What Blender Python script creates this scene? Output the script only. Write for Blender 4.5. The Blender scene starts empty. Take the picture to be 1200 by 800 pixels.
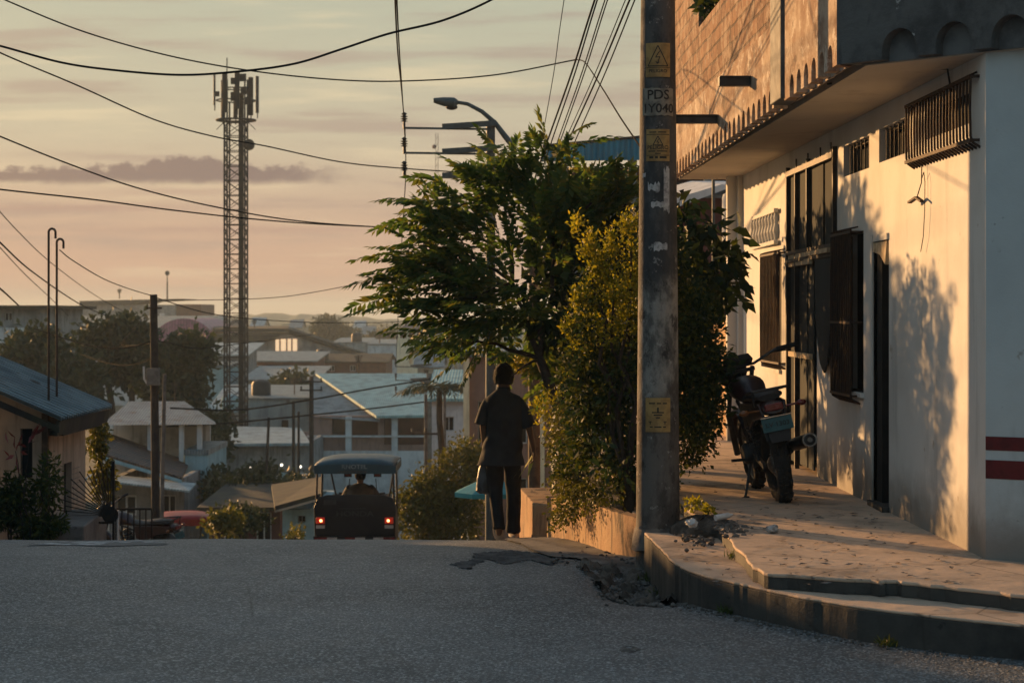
import bpy, bmesh, math, random
import numpy as np
from mathutils import Vector, Matrix, Euler
R = math.radians
random.seed(7)
rng = np.random.default_rng(11)
S = bpy.context.scene
COL = S.collection
F = 2400.0      # focal length in photo pixels (photo is 1200 wide), horizon at row 365

# ------------------------------------------------------------------ camera, light, exposure
cam_d = bpy.data.cameras.new("camera"); cam = bpy.data.objects.new("camera", cam_d); COL.objects.link(cam)
cam.location = (0, 0, 0); cam.rotation_euler = (R(90), 0, 0)
cam_d.sensor_width = 36; cam_d.lens = 72; cam_d.shift_y = -35 / 1200
cam_d.clip_start = 0.1; cam_d.clip_end = 6000
cam_d.dof.use_dof = True; cam_d.dof.focus_distance = 16.0; cam_d.dof.aperture_fstop = 5.0
S.camera = cam
S.view_settings.view_transform = 'Standard'; S.view_settings.look = 'None'
S.view_settings.exposure = 0.55; S.view_settings.gamma = 1; S.view_settings.use_curve_mapping = False
S.render.engine = 'CYCLES'
S.cycles.use_denoising = True; S.cycles.max_bounces = 6; S.cycles.diffuse_bounces = 3
S.cycles.glossy_bounces = 3; S.cycles.transmission_bounces = 4; S.cycles.volume_bounces = 0
S.cycles.transparent_max_bounces = 6; S.cycles.sample_clamp_indirect = 4.0
try: S.cycles.volume_step_rate = 4
except Exception: pass

SUN_AZ = math.atan2(0.62, 0.785)      # left of the view direction
SUN_EL = R(9)
sun_dir = Vector((-math.sin(SUN_AZ) * math.cos(SUN_EL), math.cos(SUN_AZ) * math.cos(SUN_EL), math.sin(SUN_EL)))
sd = bpy.data.lights.new("sun", 'SUN'); sun = bpy.data.objects.new("sun", sd); COL.objects.link(sun)
sd.energy = 5.0; sd.color = (1.0, 0.54, 0.21); sd.angle = R(1.0)
sun.rotation_euler = sun_dir.to_track_quat('Z', 'Y').to_euler()

W = bpy.data.worlds.new("World"); S.world = W; W.use_nodes = True
nt = W.node_tree; nt.nodes.clear(); NN = nt.nodes; LK = nt.links
def wm(op, a, b=None, c=None, clamp=False):
    n = NN.new('ShaderNodeMath'); n.operation = op; n.use_clamp = clamp
    for i, v in enumerate((a, b, c)):
        if v is None: continue
        if isinstance(v, (int, float)): n.inputs[i].default_value = v
        else: LK.new(v, n.inputs[i])
    return n.outputs[0]
def lin(c): return tuple(((x / 255) / 12.92 if x / 255 <= .04045 else ((x / 255 + .055) / 1.055) ** 2.4) for x in c)
def wmix(f, a, b, mode='MIX'):
    n = NN.new('ShaderNodeMix'); n.data_type = 'RGBA'; n.blend_type = mode
    for s, v in ((n.inputs[0], f), (n.inputs[6], a), (n.inputs[7], b)):
        if isinstance(v, (int, float)): s.default_value = v
        elif isinstance(v, tuple): s.default_value = (*v, 1)
        else: LK.new(v, s)
    return n.outputs[2]
def wsmooth(v, a, b):
    n = NN.new('ShaderNodeMapRange'); n.interpolation_type = 'SMOOTHSTEP'
    LK.new(v, n.inputs[0]); n.inputs[1].default_value = a; n.inputs[2].default_value = b
    return n.outputs[0]
tc = NN.new('ShaderNodeTexCoord'); sep = NN.new('ShaderNodeSeparateXYZ'); LK.new(tc.outputs['Generated'], sep.inputs[0])
dx, dy, dz = sep.outputs
ramp = NN.new('ShaderNodeValToRGB'); LK.new(wm('MAXIMUM', dz, 0.0), ramp.inputs[0])
stops = [(0.0, (178, 141, 120)), (0.02, (182, 145, 123)), (0.05, (178, 153, 132)), (0.085, (175, 165, 143)), (0.15, (162, 164, 146)), (0.35, (140, 156, 162)), (1.0, (92, 120, 142))]
els = ramp.color_ramp.elements
els[0].position = 0; els[0].color = (*lin(stops[0][1]), 1); els[1].position = 1; els[1].color = (*lin(stops[-1][1]), 1)
for p, c in stops[1:-1]:
    e = els.new(p); e.color = (*lin(c), 1)
col = ramp.outputs[0]
hy = wm('MAXIMUM', wm('ABSOLUTE', dy), 0.05)
u = wm('DIVIDE', dx, hy); v = wm('DIVIDE', dz, hy)
cb = NN.new('ShaderNodeCombineXYZ'); LK.new(wm('MULTIPLY', u, 3.0), cb.inputs[0]); LK.new(wm('MULTIPLY', v, 34.0), cb.inputs[1])
nz = NN.new('ShaderNodeTexNoise'); nz.inputs['Scale'].default_value = 2.2; nz.inputs['Detail'].default_value = 6; nz.inputs['Roughness'].default_value = .55
LK.new(cb.outputs[0], nz.inputs['Vector'])
streak = wsmooth(nz.outputs[0], 0.48, 0.68)
col = wmix(wm('MULTIPLY', streak, 0.62), col, lin((146, 128, 120)))
light = wsmooth(nz.outputs[0], 0.47, 0.30)
col = wmix(wm('MULTIPLY', light, 0.40), col, lin((212, 194, 158)))
# long mauve cloud bank
cb2 = NN.new('ShaderNodeCombineXYZ'); LK.new(wm('MULTIPLY', u, 60.0), cb2.inputs[0]); LK.new(wm('MULTIPLY', v, 90.0), cb2.inputs[1])
n2 = NN.new('ShaderNodeTexNoise'); n2.inputs['Scale'].default_value = 1.7; n2.inputs['Detail'].default_value = 8; n2.inputs['Roughness'].default_value = .62; LK.new(cb2.outputs[0], n2.inputs['Vector'])
nn = wm('SUBTRACT', n2.outputs[0], 0.5)
def gauss(x, c, w):
    t = wm('DIVIDE', wm('SUBTRACT', x, c), w)
    return wm('EXPONENT', wm('MULTIPLY', wm('MULTIPLY', t, t), -1.0))
top = wm('ADD', wm('ADD', 0.0712, wm('MULTIPLY', gauss(u, -0.160, 0.030), 0.0045)), wm('MULTIPLY', nn, 0.016))
bot = wm('ADD', 0.0622, wm('MULTIPLY', nn, 0.004))
m = wm('MULTIPLY', wsmooth(wm('SUBTRACT', top, v), -0.0004, 0.0026), wsmooth(wm('SUBTRACT', v, bot), -0.0012, 0.0030))
m = wm('MULTIPLY', m, wsmooth(wm('ADD', u, wm('MULTIPLY', nn, .04)), -0.070, -0.115))
m = wm('MULTIPLY', m, wm('GREATER_THAN', dy, 0.0))
col = wmix(wm('MULTIPLY', m, 0.95), col, lin((112, 98, 98)))
# thin low streaks beneath it
for (vc, uw, uc, st) in ((0.0505, .06, -.21, .5), (0.0400, .09, -.13, .45), (0.0585, .035, -.16, .3)):
    mm = wm('MULTIPLY', gauss(v, wm('ADD', vc, wm('MULTIPLY', nn, .003)), 0.0019), gauss(u, uc, uw))
    col = wmix(wm('MULTIPLY', mm, st), col, lin((150, 120, 112)))
# the sky dims and cools away from the sun
dots = wm('ADD', wm('MULTIPLY', dx, sun_dir.x), wm('MULTIPLY', dy, sun_dir.y))
away = wsmooth(dots, 0.5, -0.7)
col = wmix(away, col, wmix(1.0, col, (0.66, 0.92, 1.10), 'MULTIPLY'))
sky = NN.new('ShaderNodeTexSky'); sky.sky_type = 'NISHITA'; sky.sun_disc = False
sky.sun_elevation = SUN_EL; sky.sun_rotation = -SUN_AZ; sky.dust_density = 4.0; sky.air_density = 1.5
bg1 = NN.new('ShaderNodeBackground'); LK.new(sky.outputs[0], bg1.inputs[0]); bg1.inputs[1].default_value = 0.05
bg2 = NN.new('ShaderNodeBackground'); LK.new(col, bg2.inputs[0]); bg2.inputs[1].default_value = 0.98
mx = NN.new('ShaderNodeMixShader'); mx.inputs[0].default_value = 0.88
LK.new(bg1.outputs[0], mx.inputs[1]); LK.new(bg2.outputs[0], mx.inputs[2])
wo = NN.new('ShaderNodeOutputWorld'); LK.new(mx.outputs[0], wo.inputs[0])

# ------------------------------------------------------------------ helpers
def Q(px, py, d): return Vector(((px - 600) / F * d, d, (365 - py) / F * d))
def PX(px, d): return (px - 600) / F * d
def PZ(py, d): return (365 - py) / F * d
def T(d):       # height of the ground at distance d: flat, then over a crest, down a hill, then a plain
    if d < 8: return -1.80
    if d < 22.5: return -1.80 - 0.000246 * (d - 8) ** 3
    z = -1.80 - 0.000246 * 14.5 ** 3
    if d < 58: return z - 0.155 * (d - 22.5)
    z -= 0.155 * 35.5
    t = min(1, (d - 58) / 30)
    return z - 0.155 * 30 * (t - t * t / 2) * 0.45

class Mat:
    def __init__(s, name):
        s.m = bpy.data.materials.new(name); s.m.use_nodes = True; s.t = s.m.node_tree; s.N = s.t.nodes; s.L = s.t.links
        s.b = s.N['Principled BSDF']; s.out = s.N['Material Output']
        s.tc = s.N.new('ShaderNodeTexCoord')
    def link(s, a, b): s.L.new(a, b)
    def val(s, sock, v):
        if isinstance(v, (int, float)): sock.default_value = v
        elif isinstance(v, tuple): sock.default_value = (*v, 1) if len(v) == 3 and len(sock.default_value) == 4 else v
        else: s.L.new(v, sock)
    def coord(s, scale=(1, 1, 1), rot=(0, 0, 0)):
        n = s.N.new('ShaderNodeMapping'); s.link(s.tc.outputs['Object'], n.inputs[0])
        n.inputs['Scale'].default_value = scale; n.inputs['Rotation'].default_value = rot; return n.outputs[0]
    def noise(s, scale, detail=5, rough=.6, co=None, out=0, dist=0):
        n = s.N.new('ShaderNodeTexNoise'); n.inputs['Scale'].default_value = scale; n.inputs['Detail'].default_value = detail
        n.inputs['Roughness'].default_value = rough; n.inputs['Distortion'].default_value = dist
        s.link(co if co is not None else s.tc.outputs['Object'], n.inputs['Vector']); return n.outputs[out]
    def voro(s, scale, co=None, out='Distance', feature='F1'):
        n = s.N.new('ShaderNodeTexVoronoi'); n.inputs['Scale'].default_value = scale; n.feature = feature
        s.link(co if co is not None else s.tc.outputs['Object'], n.inputs['Vector']); return n.outputs[out]
    def rmp(s, v, a, b):
        n = s.N.new('ShaderNodeMapRange'); n.interpolation_type = 'SMOOTHSTEP'; s.link(v, n.inputs[0])
        n.inputs[1].default_value = a; n.inputs[2].default_value = b; return n.outputs[0]
    def math(s, op, a, b=0.0, clamp=False):
        n = s.N.new('ShaderNodeMath'); n.operation = op; n.use_clamp = clamp; s.val(n.inputs[0], a); s.val(n.inputs[1], b); return n.outputs[0]
    def mix(s, f, a, b, mode='MIX'):
        n = s.N.new('ShaderNodeMix'); n.data_type = 'RGBA'; n.blend_type = mode
        s.val(n.inputs[0], f); s.val(n.inputs[6], a); s.val(n.inputs[7], b); return n.outputs[2]
    def bump(s, h, strength=.3, dist=.02, prev=None):
        n = s.N.new('ShaderNodeBump'); n.inputs['Strength'].default_value = strength; n.inputs['Distance'].default_value = dist
        s.link(h, n.inputs['Height'])
        if prev is not None: s.link(prev, n.inputs['Normal'])
        return n.outputs[0]
    def done(s, col=None, rough=None, normal=None, metal=None, spec=None):
        if col is not None: s.val(s.b.inputs['Base Color'], col)
        if rough is not None: s.val(s.b.inputs['Roughness'], rough)
        if metal is not None: s.val(s.b.inputs['Metallic'], metal)
        if spec is not None: s.val(s.b.inputs['Specular IOR Level'], spec)
        if normal is not None: s.link(normal, s.b.inputs['Normal'])
        return s.m

def pm(name, c1, c2=None, scale=4, rough=.85, bump=.2, bscale=30, metal=0, spec=.3, lo=.42, hi=.62, stain=None, stain_amt=.6, bdist=.01):
    m = Mat(name); c2 = c2 or tuple(x * .7 for x in c1)
    c = m.mix(m.rmp(m.noise(scale), lo, hi), c1, c2)
    if stain:
        st = m.rmp(m.noise(3.2, 6, .65, m.coord((1.6, 1.6, .22))), .5, .68)
        c = m.mix(m.math('MULTIPLY', st, stain_amt), c, stain)
    r = m.math('ADD', m.math('MULTIPLY', m.noise(scale * 2.3), .25), rough - .12)
    nrm = m.bump(m.noise(bscale, 5, .65), bump, bdist) if bump else None
    return m.done(c, r, nrm, metal, spec)

def corrug(name, c1, c2, axis='x', freq=12, bump=.6, rust=None, rough=.45, metal=.3, rlo=.5, rhi=.62):
    m = Mat(name); c = m.mix(m.rmp(m.noise(1.5), .4, .65), c1, c2)
    if rust: c = m.mix(m.rmp(m.noise(2.3, 7, .7), rlo, rhi), c, rust)
    n = m.N.new('ShaderNodeTexWave'); n.bands_direction = axis.upper(); n.inputs['Scale'].default_value = freq / 3.14; n.inputs['Distortion'].default_value = 0
    m.link(m.tc.outputs['Object'], n.inputs['Vector'])
    c = m.mix(m.math('MULTIPLY', m.math('SUBTRACT', 1.0, n.outputs[1]), .55), c, m.mix(1.0, c, (.45, .43, .42), 'MULTIPLY'))
    sh = m.noise(.9, 2, .5, m.coord((2.2, 2.2, .3))); c = m.mix(m.rmp(sh, .45, .6), c, m.mix(1.0, c, (.72, .72, .74), 'MULTIPLY'))
    return m.done(c, rough, m.bump(n.outputs[1], bump, .03), metal, .4)

def leafmat(name, cols, trans=.35, rough=.5, spec=.35):
    m = Mat(name); g = m.N.new('ShaderNodeNewGeometry'); r = m.N.new('ShaderNodeValToRGB'); m.link(g.outputs['Random Per Island'], r.inputs[0])
    e = r.color_ramp.elements; e[0].color = (*cols[0], 1); e[1].color = (*cols[-1], 1)
    for i, c in enumerate(cols[1:-1]):
        k = e.new((i + 1) / (len(cols) - 1)); k.color = (*c, 1)
    c = m.mix(m.rmp(m.noise(2.2, 2), .35, .7), r.outputs[0], m.mix(1.0, r.outputs[0], (.55, .62, .5), 'MULTIPLY'))
    m.done(c, rough, None, 0, spec)
    tr = m.N.new('ShaderNodeBsdfTranslucent'); m.link(m.mix(1.0, c, (1.5, 1.35, .6), 'MULTIPLY'), tr.inputs[0])
    mxs = m.N.new('ShaderNodeMixShader'); mxs.inputs[0].default_value = trans
    m.link(m.b.outputs[0], mxs.inputs[1]); m.link(tr.outputs[0], mxs.inputs[2]); m.link(mxs.outputs[0], m.out.inputs[0])
    return m.m

def emis(name, c, s):
    m = Mat(name); m.b.inputs['Base Color'].default_value = (*c, 1)
    m.b.inputs['Emission Color'].default_value = (*c, 1); m.b.inputs['Emission Strength'].default_value = s; return m.m

ORG = {}
def tag(o, label=None, cat=None, group=None, kind=None):
    if label: o['label'] = label
    if cat: o['category'] = cat
    if group: o['group'] = group
    if kind: o['kind'] = kind
    return o
def thing(name, label, cat, loc=(0, 0, 0), group=None):
    o = bpy.data.objects.new(name, None); COL.objects.link(o); o.location = loc; o.empty_display_size = .2
    ORG[o.name] = Vector(loc); return tag(o, label, cat, group)
def ring_frame(dirv):
    d = dirv.normalized(); a = Vector((0, 0, 1)) if abs(d.z) < .9 else Vector((1, 0, 0))
    x = d.cross(a).normalized(); return x, d.cross(x).normalized()
class MB:
    def __init__(s): s.v = []; s.f = []
    def add(s, vs, fs):
        b = len(s.v); s.v += [tuple(p) for p in vs]; s.f += [tuple(i + b for i in f) for f in fs]; return s
    def box(s, x0, x1, y0, y1, z0, z1, mat=None):
        c = [Vector((x, y, z)) for z in (z0, z1) for y in (y0, y1) for x in (x0, x1)]
        if mat is not None: c = [mat @ p for p in c]
        return s.add(c, [(0, 2, 3, 1), (4, 5, 7, 6), (0, 1, 5, 4), (2, 6, 7, 3), (0, 4, 6, 2), (1, 3, 7, 5)])
    def obox(s, c, size, rot=(0, 0, 0)):
        a, b, d = (k / 2 for k in size)
        return s.box(-a, a, -b, b, -d, d, Matrix.Translation(Vector(c)) @ Euler(rot).to_matrix().to_4x4())
    def bar(s, a, b, w, h=None):      # rectangular bar from a to b
        a = Vector(a); b = Vector(b); h = h or w; x, y = ring_frame(b - a)
        c = [p + x * (i * w / 2) + y * (j * h / 2) for p in (a, b) for i, j in ((-1, -1), (1, -1), (1, 1), (-1, 1))]
        return s.add(c, [(3, 2, 1, 0), (4, 5, 6, 7), (0, 1, 5, 4), (1, 2, 6, 5), (2, 3, 7, 6), (3, 0, 4, 7)])
    def tube(s, pts, r, n=8, cap=True):
        pts = [Vector(p) for p in pts]; k = len(pts); rs = r if isinstance(r, (list, tuple)) else [r] * k
        vs = []; fs = []; px = None
        for i, p in enumerate(pts):
            d = (pts[min(i + 1, k - 1)] - pts[max(i - 1, 0)])
            if d.length < 1e-9: d = Vector((0, 0, 1))
            d.normalize()
            if px is None: x, y = ring_frame(d)
            else:
                x = (px - d * px.dot(d)).normalized(); y = d.cross(x)
            px = x
            for j in range(n):
                a = 2 * math.pi * j / n; vs.append(p + (x * math.cos(a) + y * math.sin(a)) * rs[i])
        for i in range(k - 1):
            for j in range(n):
                fs.append((i * n + j, i * n + (j + 1) % n, (i + 1) * n + (j + 1) % n, (i + 1) * n + j))
        if cap: fs.append(tuple(range(n))[::-1]); fs.append(tuple((k - 1) * n + j for j in range(n)))
        return s.add(vs, fs)
    def loft(s, rings, n=20, cap=True):    # ring: (center, rx, ry, dirx, diry) or (center, rx, ry)
        vs = []; fs = []; k = len(rings)
        for rg in rings:
            c = Vector(rg[0]); X = Vector(rg[3]) if len(rg) > 3 else Vector((1, 0, 0)); Y = Vector(rg[4]) if len(rg) > 4 else Vector((0, 1, 0))
            for j in range(n):
                a = 2 * math.pi * j / n; vs.append(c + X * (rg[1] * math.cos(a)) + Y * (rg[2] * math.sin(a)))
        for i in range(k - 1):
            for j in range(n): fs.append((i * n + j, i * n + (j + 1) % n, (i + 1) * n + (j + 1) % n, (i + 1) * n + j))
        if cap: fs.append(tuple(range(n))[::-1]); fs.append(tuple((k - 1) * n + j for j in range(n)))
        return s.add(vs, fs)
    def lathe(s, c, prof, n=24, axis=(0, 0, 1)):    # prof: (radius, height)
        ax = Vector(axis).normalized(); x, y = ring_frame(ax)
        return s.loft([(Vector(c) + ax * h, max(r, 1e-4), max(r, 1e-4), x, -y) for r, h in prof], n)
    def torus(s, c, R_, r, axis=(1, 0, 0), n=40, m=10, sq=1.0):
        ax = Vector(axis).normalized(); x, y = ring_frame(ax); vs = []; fs = []
        for i in range(n):
            a = 2 * math.pi * i / n; d = x * math.cos(a) + y * math.sin(a)
            for j in range(m):
                b = 2 * math.pi * j / m; vs.append(Vector(c) + d * (R_ + r * math.cos(b)) + ax * (r * sq * math.sin(b)))
        for i in range(n):
            for j in range(m): fs.append((i * m + j, ((i + 1) % n) * m + j, ((i + 1) % n) * m + (j + 1) % m, i * m + (j + 1) % m))
        return s.add(vs, fs)
    def ball(s, c, rx, ry=None, rz=None, n=14, m=9):
        ry = ry or rx; rz = rz or rx
        rg = [((c[0], c[1], c[2] - rz * math.cos(math.pi * i / m)), max(rx * math.sin(math.pi * i / m), 1e-4), max(ry * math.sin(math.pi * i / m), 1e-4)) for i in range(m + 1)]
        return s.loft(rg, n)
    def prism(s, pts, off):      # flat polygon (3D points) pushed along off
        pts = [Vector(p) for p in pts]; n = len(pts); off = Vector(off)
        return s.add(pts + [p + off for p in pts], [tuple(range(n))[::-1], tuple(range(n, 2 * n))] + [(i, (i + 1) % n, n + (i + 1) % n, n + i) for i in range(n)])
    def jitter(s, a):
        s.v = [(x + random.uniform(-a, a), y + random.uniform(-a, a), z + random.uniform(-a, a)) for x, y, z in s.v]; return s
    def build(s, name, mat, parent=None, smooth=False, bevel=0, recalc=True, angle=40):
        me = bpy.data.meshes.new(name)
        if parent is not None: org = ORG[parent.name]
        else:
            a = np.array(s.v); org = Vector(((a[:, 0].min() + a[:, 0].max()) / 2, (a[:, 1].min() + a[:, 1].max()) / 2, a[:, 2].min()))
        me.from_pydata([(x - org.x, y - org.y, z - org.z) for x, y, z in s.v], [], s.f)
        if recalc:
            bm = bmesh.new(); bm.from_mesh(me); bmesh.ops.recalc_face_normals(bm, faces=bm.faces); bm.to_mesh(me); bm.free()
        if smooth:
            me.polygons.foreach_set('use_smooth', [True] * len(me.polygons))
            try: me.set_sharp_from_angle(angle=R(angle))
            except Exception: pass
        me.materials.append(mat)
        o = bpy.data.objects.new(name, me); COL.objects.link(o)
        if parent is not None: o.parent = parent
        else: o.location = org
        if bevel:
            b = o.modifiers.new('bevel', 'BEVEL'); b.width = bevel; b.segments = 2; b.limit_method = 'ANGLE'; b.angle_limit = R(40)
        ORG[o.name] = org.copy(); return o
def copy_tree(o, parent=None):
    c = o.copy(); COL.objects.link(c); c.parent = parent
    for ch in list(o.children): copy_tree(ch, c)
    return c
def wall_grid(mb, P, us, vs, holes, th):
    # P(u, v, w): w = 0 outer face, w = th inner face; holes are (u0, u1, v0, v1)
    us = sorted(set(us + [h[0] for h in holes] + [h[1] for h in holes])); vs = sorted(set(vs + [h[2] for h in holes] + [h[3] for h in holes]))
    def solid(i, j):
        if i < 0 or j < 0 or i >= len(us) - 1 or j >= len(vs) - 1: return False
        cu = (us[i] + us[i + 1]) / 2; cv = (vs[j] + vs[j + 1]) / 2
        return not any(h[0] < cu < h[1] and h[2] < cv < h[3] for h in holes)
    for i in range(len(us) - 1):
        for j in range(len(vs) - 1):
            if not solid(i, j): continue
            a, b, c, d = us[i], us[i + 1], vs[j], vs[j + 1]
            for w in (0, th): mb.add([P(a, c, w), P(b, c, w), P(b, d, w), P(a, d, w)], [(0, 1, 2, 3)])
            for (ii, jj, e) in ((i - 1, j, ((a, c), (a, d))), (i + 1, j, ((b, c), (b, d))), (i, j - 1, ((a, c), (b, c))), (i, j + 1, ((a, d), (b, d)))):
                if not solid(ii, jj):
                    (u0, v0), (u1, v1) = e; mb.add([P(u0, v0, 0), P(u1, v1, 0), P(u1, v1, th), P(u0, v0, th)], [(0, 1, 2, 3)])
    return mb
def text_mb(s, size, P, ext=0.002, cw=None):
    cu = bpy.data.curves.new('lettering', 'FONT'); cu.body = s; cu.size = size; cu.align_x = 'CENTER'; cu.align_y = 'CENTER'; cu.resolution_u = 3
    cu.offset = size * .015
    o = bpy.data.objects.new('lettering', cu); COL.objects.link(o)
    bpy.context.view_layer.update(); dg = bpy.context.evaluated_depsgraph_get()
    me = bpy.data.meshes.new_from_object(o.evaluated_get(dg)); mb = MB()
    mb.add([P(v.co.x, v.co.y, 0) for v in me.vertices], [tuple(p.vertices) for p in me.polygons])
    bpy.data.objects.remove(o); bpy.data.curves.remove(cu); bpy.data.meshes.remove(me); return mb
def fast_mesh(name, V, Fq, mat, parent=None, smooth=False):
    me = bpy.data.meshes.new(name); V = np.asarray(V, dtype=np.float32); Fq = np.asarray(Fq, dtype=np.int32)
    org = ORG[parent.name] if parent is not None else Vector(((V[:, 0].min() + V[:, 0].max()) / 2, (V[:, 1].min() + V[:, 1].max()) / 2, V[:, 2].min()))
    V = V - np.array(org, dtype=np.float32)
    me.vertices.add(len(V)); me.vertices.foreach_set('co', V.ravel()); k = Fq.shape[1]
    me.loops.add(Fq.size); me.loops.foreach_set('vertex_index', Fq.ravel())
    me.polygons.add(len(Fq)); me.polygons.foreach_set('loop_start', np.arange(0, Fq.size, k, dtype=np.int32))
    me.update(calc_edges=True); me.validate()
    if smooth: me.polygons.foreach_set('use_smooth', [True] * len(me.polygons))
    me.materials.append(mat); o = bpy.data.objects.new(name, me); COL.objects.link(o)
    if parent is not None: o.parent = parent
    else: o.location = org
    ORG[o.name] = Vector(org); return o
def nrmz(a): return a / np.maximum(np.linalg.norm(a, axis=1, keepdims=True), 1e-9)
def leaf_quads(C, D, L, Wd, up=None, fold=.25):
    # rhombic leaves: C base points, D directions, L lengths, Wd widths
    n = len(C); D = nrmz(D); A = rng.normal(size=(n, 3)) if up is None else up + rng.normal(size=(n, 3)) * .35
    Sd = nrmz(np.cross(D, A)); Nn = np.cross(Sd, D); L = np.asarray(L).reshape(-1, 1); Wd = np.asarray(Wd).reshape(-1, 1)
    V = np.empty((n, 4, 3)); V[:, 0] = C; V[:, 1] = C + D * L * .45 + Sd * Wd * .5 + Nn * Wd * fold; V[:, 2] = C + D * L; V[:, 3] = C + D * L * .45 - Sd * Wd * .5 + Nn * Wd * fold
    return V.reshape(-1, 3), np.arange(n * 4).reshape(-1, 4)
def blob_points(blobs, n, shell=.55):
    # points inside ellipsoids given as (x, y, z, rx, ry, rz, weight), denser near the surface, in small clumps
    w = np.array([b[6] if len(b) > 6 else b[3] * b[4] * b[5] for b in blobs]); w = w / w.sum(); idx = rng.choice(len(blobs), n, p=w)
    B = np.array([b[:6] for b in blobs])[idx]; d = nrmz(rng.normal(size=(n, 3))); r = (shell + (1 - shell) * rng.random((n, 1))) ** (.7)
    r = r * (1 + .22 * np.sin(d[:, :1] * 9 + B[:, :1] * 7) * np.sin(d[:, 2:3] * 8 + B[:, 2:3] * 5))
    return B[:, :3] + d * B[:, 3:] * r, d
def bakes(o):
    bpy.context.view_layer.update(); dg = bpy.context.evaluated_depsgraph_get(); me = bpy.data.meshes.new_from_object(o.evaluated_get(dg)); o.modifiers.clear(); o.data = me; return o
def skin(name, J, E, mat, parent=None, root=0, sub=2):
    # J: [(pos, radius)] ; E: edges -> one continuous body surface
    me = bpy.data.meshes.new(name); org = ORG[parent.name] if parent is not None else Vector((0, 0, 0))
    me.from_pydata([Vector(p) - org for p, r in J], E, []); me.materials.append(mat)
    o = bpy.data.objects.new(name, me); COL.objects.link(o)
    sk = o.modifiers.new('skin', 'SKIN'); sk.use_smooth_shade = True
    for i, (p, r) in enumerate(J):
        s = me.skin_vertices[0].data[i]; s.radius = (r, r) if not isinstance(r, tuple) else r; s.use_root = (i == root)
    ss = o.modifiers.new('sub', 'SUBSURF'); ss.levels = sub; ss.render_levels = sub
    bakes(o)
    if not o.data.materials: o.data.materials.append(mat)
    if parent is not None: o.parent = parent
    ORG[o.name] = org.copy(); return o
# ------------------------------------------------------------------ materials
K = {}
def asphalt():
    m = Mat('asphalt')
    big = m.rmp(m.noise(.55, 4), .38, .66); c = m.mix(big, (.074, .080, .084), (.130, .136, .140))
    sp = m.voro(85, out='Color'); sr = m.N.new('ShaderNodeSeparateColor'); m.link(sp, sr.inputs[0])
    stone = m.rmp(sr.outputs[0], .66, .97); c = m.mix(m.math('MULTIPLY', stone, .8), c, (.48, .49, .485))
    dark = m.rmp(sr.outputs[1], .72, .95); c = m.mix(m.math('MULTIPLY', dark, .55), c, (.022, .022, .024))
    worn = m.rmp(m.noise(1.1, 6, .65, m.coord((1, .35, 1))), .52, .66); c = m.mix(m.math('MULTIPLY', worn, .35), c, (.19, .19, .185))
    cr = m.voro(.42, m.noise(1.2, 3, .6, out=1) if False else None, feature='DISTANCE_TO_EDGE')
    crack = m.math('MULTIPLY', m.math('SUBTRACT', 1.0, m.rmp(cr, .0, .006)), m.rmp(m.noise(.8), .5, .6)); c = m.mix(m.math('MULTIPLY', crack, .6), c, (.02, .02, .02))
    h = m.math('ADD', m.math('MULTIPLY', m.voro(60), .8), m.math('MULTIPLY', m.noise(28, 6), 1.2))
    n = m.bump(h, .9, .014); n = m.bump(m.noise(3.5, 4), .35, .05, n)
    return m.done(c, m.math('ADD', .42, m.math('MULTIPLY', m.noise(5), .25)), n, 0, .5)
K['asphalt'] = asphalt()
def concrete(name, a, b, dirt, dark_amt=.6):
    m = Mat(name); c = m.mix(m.rmp(m.noise(2.2, 7, .65), .35, .68), a, b)
    c = m.mix(m.math('MULTIPLY', m.rmp(m.noise(1.1, 8, .7, m.coord((1.2, 1, 1))), .50, .66), dark_amt), c, dirt)
    sp = m.rmp(m.noise(14, 3, .5, m.coord((.7, 1.3, 1))), .66, .72); c = m.mix(m.math('MULTIPLY', sp, .75), c, dirt)
    cr = m.voro(.55, feature='DISTANCE_TO_EDGE'); crack = m.math('SUBTRACT', 1.0, m.rmp(cr, .0, .007)); c = m.mix(m.math('MULTIPLY', crack, .6), c, (.04, .035, .03))
    n = m.bump(m.noise(55, 6, .7), .35, .008); n = m.bump(m.noise(6, 4), .3, .03, n)
    return m.done(c, .78, n, 0, .3)
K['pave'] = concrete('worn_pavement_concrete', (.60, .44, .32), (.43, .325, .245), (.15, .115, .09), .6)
K['kerb'] = concrete('shade_dark_kerb_concrete', (.075, .07, .062), (.045, .043, .040), (.02, .02, .02), .85)  # shade on the kerb and slab faces is put into this dark colour
K['apron'] = concrete('cracked_apron', (.17, .16, .15), (.10, .097, .092), (.05, .048, .045), .7)
K['apron2'] = pm('broken_asphalt', (.065, .067, .068), (.13, .132, .132), 7, .95, 1.0, 30, bdist=.03)
K['faded'] = pm('worn_white_paint', (.55, .56, .56), (.12, .124, .126), 5, .7, .5, 40, lo=.40, hi=.52)
K['dirt'] = pm('dark_soil', (.055, .045, .036), (.13, .11, .09), 6, .95, .9, 22, bdist=.03)
K['ground'] = pm('hill_ground', (.07, .075, .045), (.13, .11, .085), .25, .95, .3, 3)
K['rubble'] = pm('rubble_stone', (.16, .14, .125), (.07, .062, .056), 9, .9, .6, 40)
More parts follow.
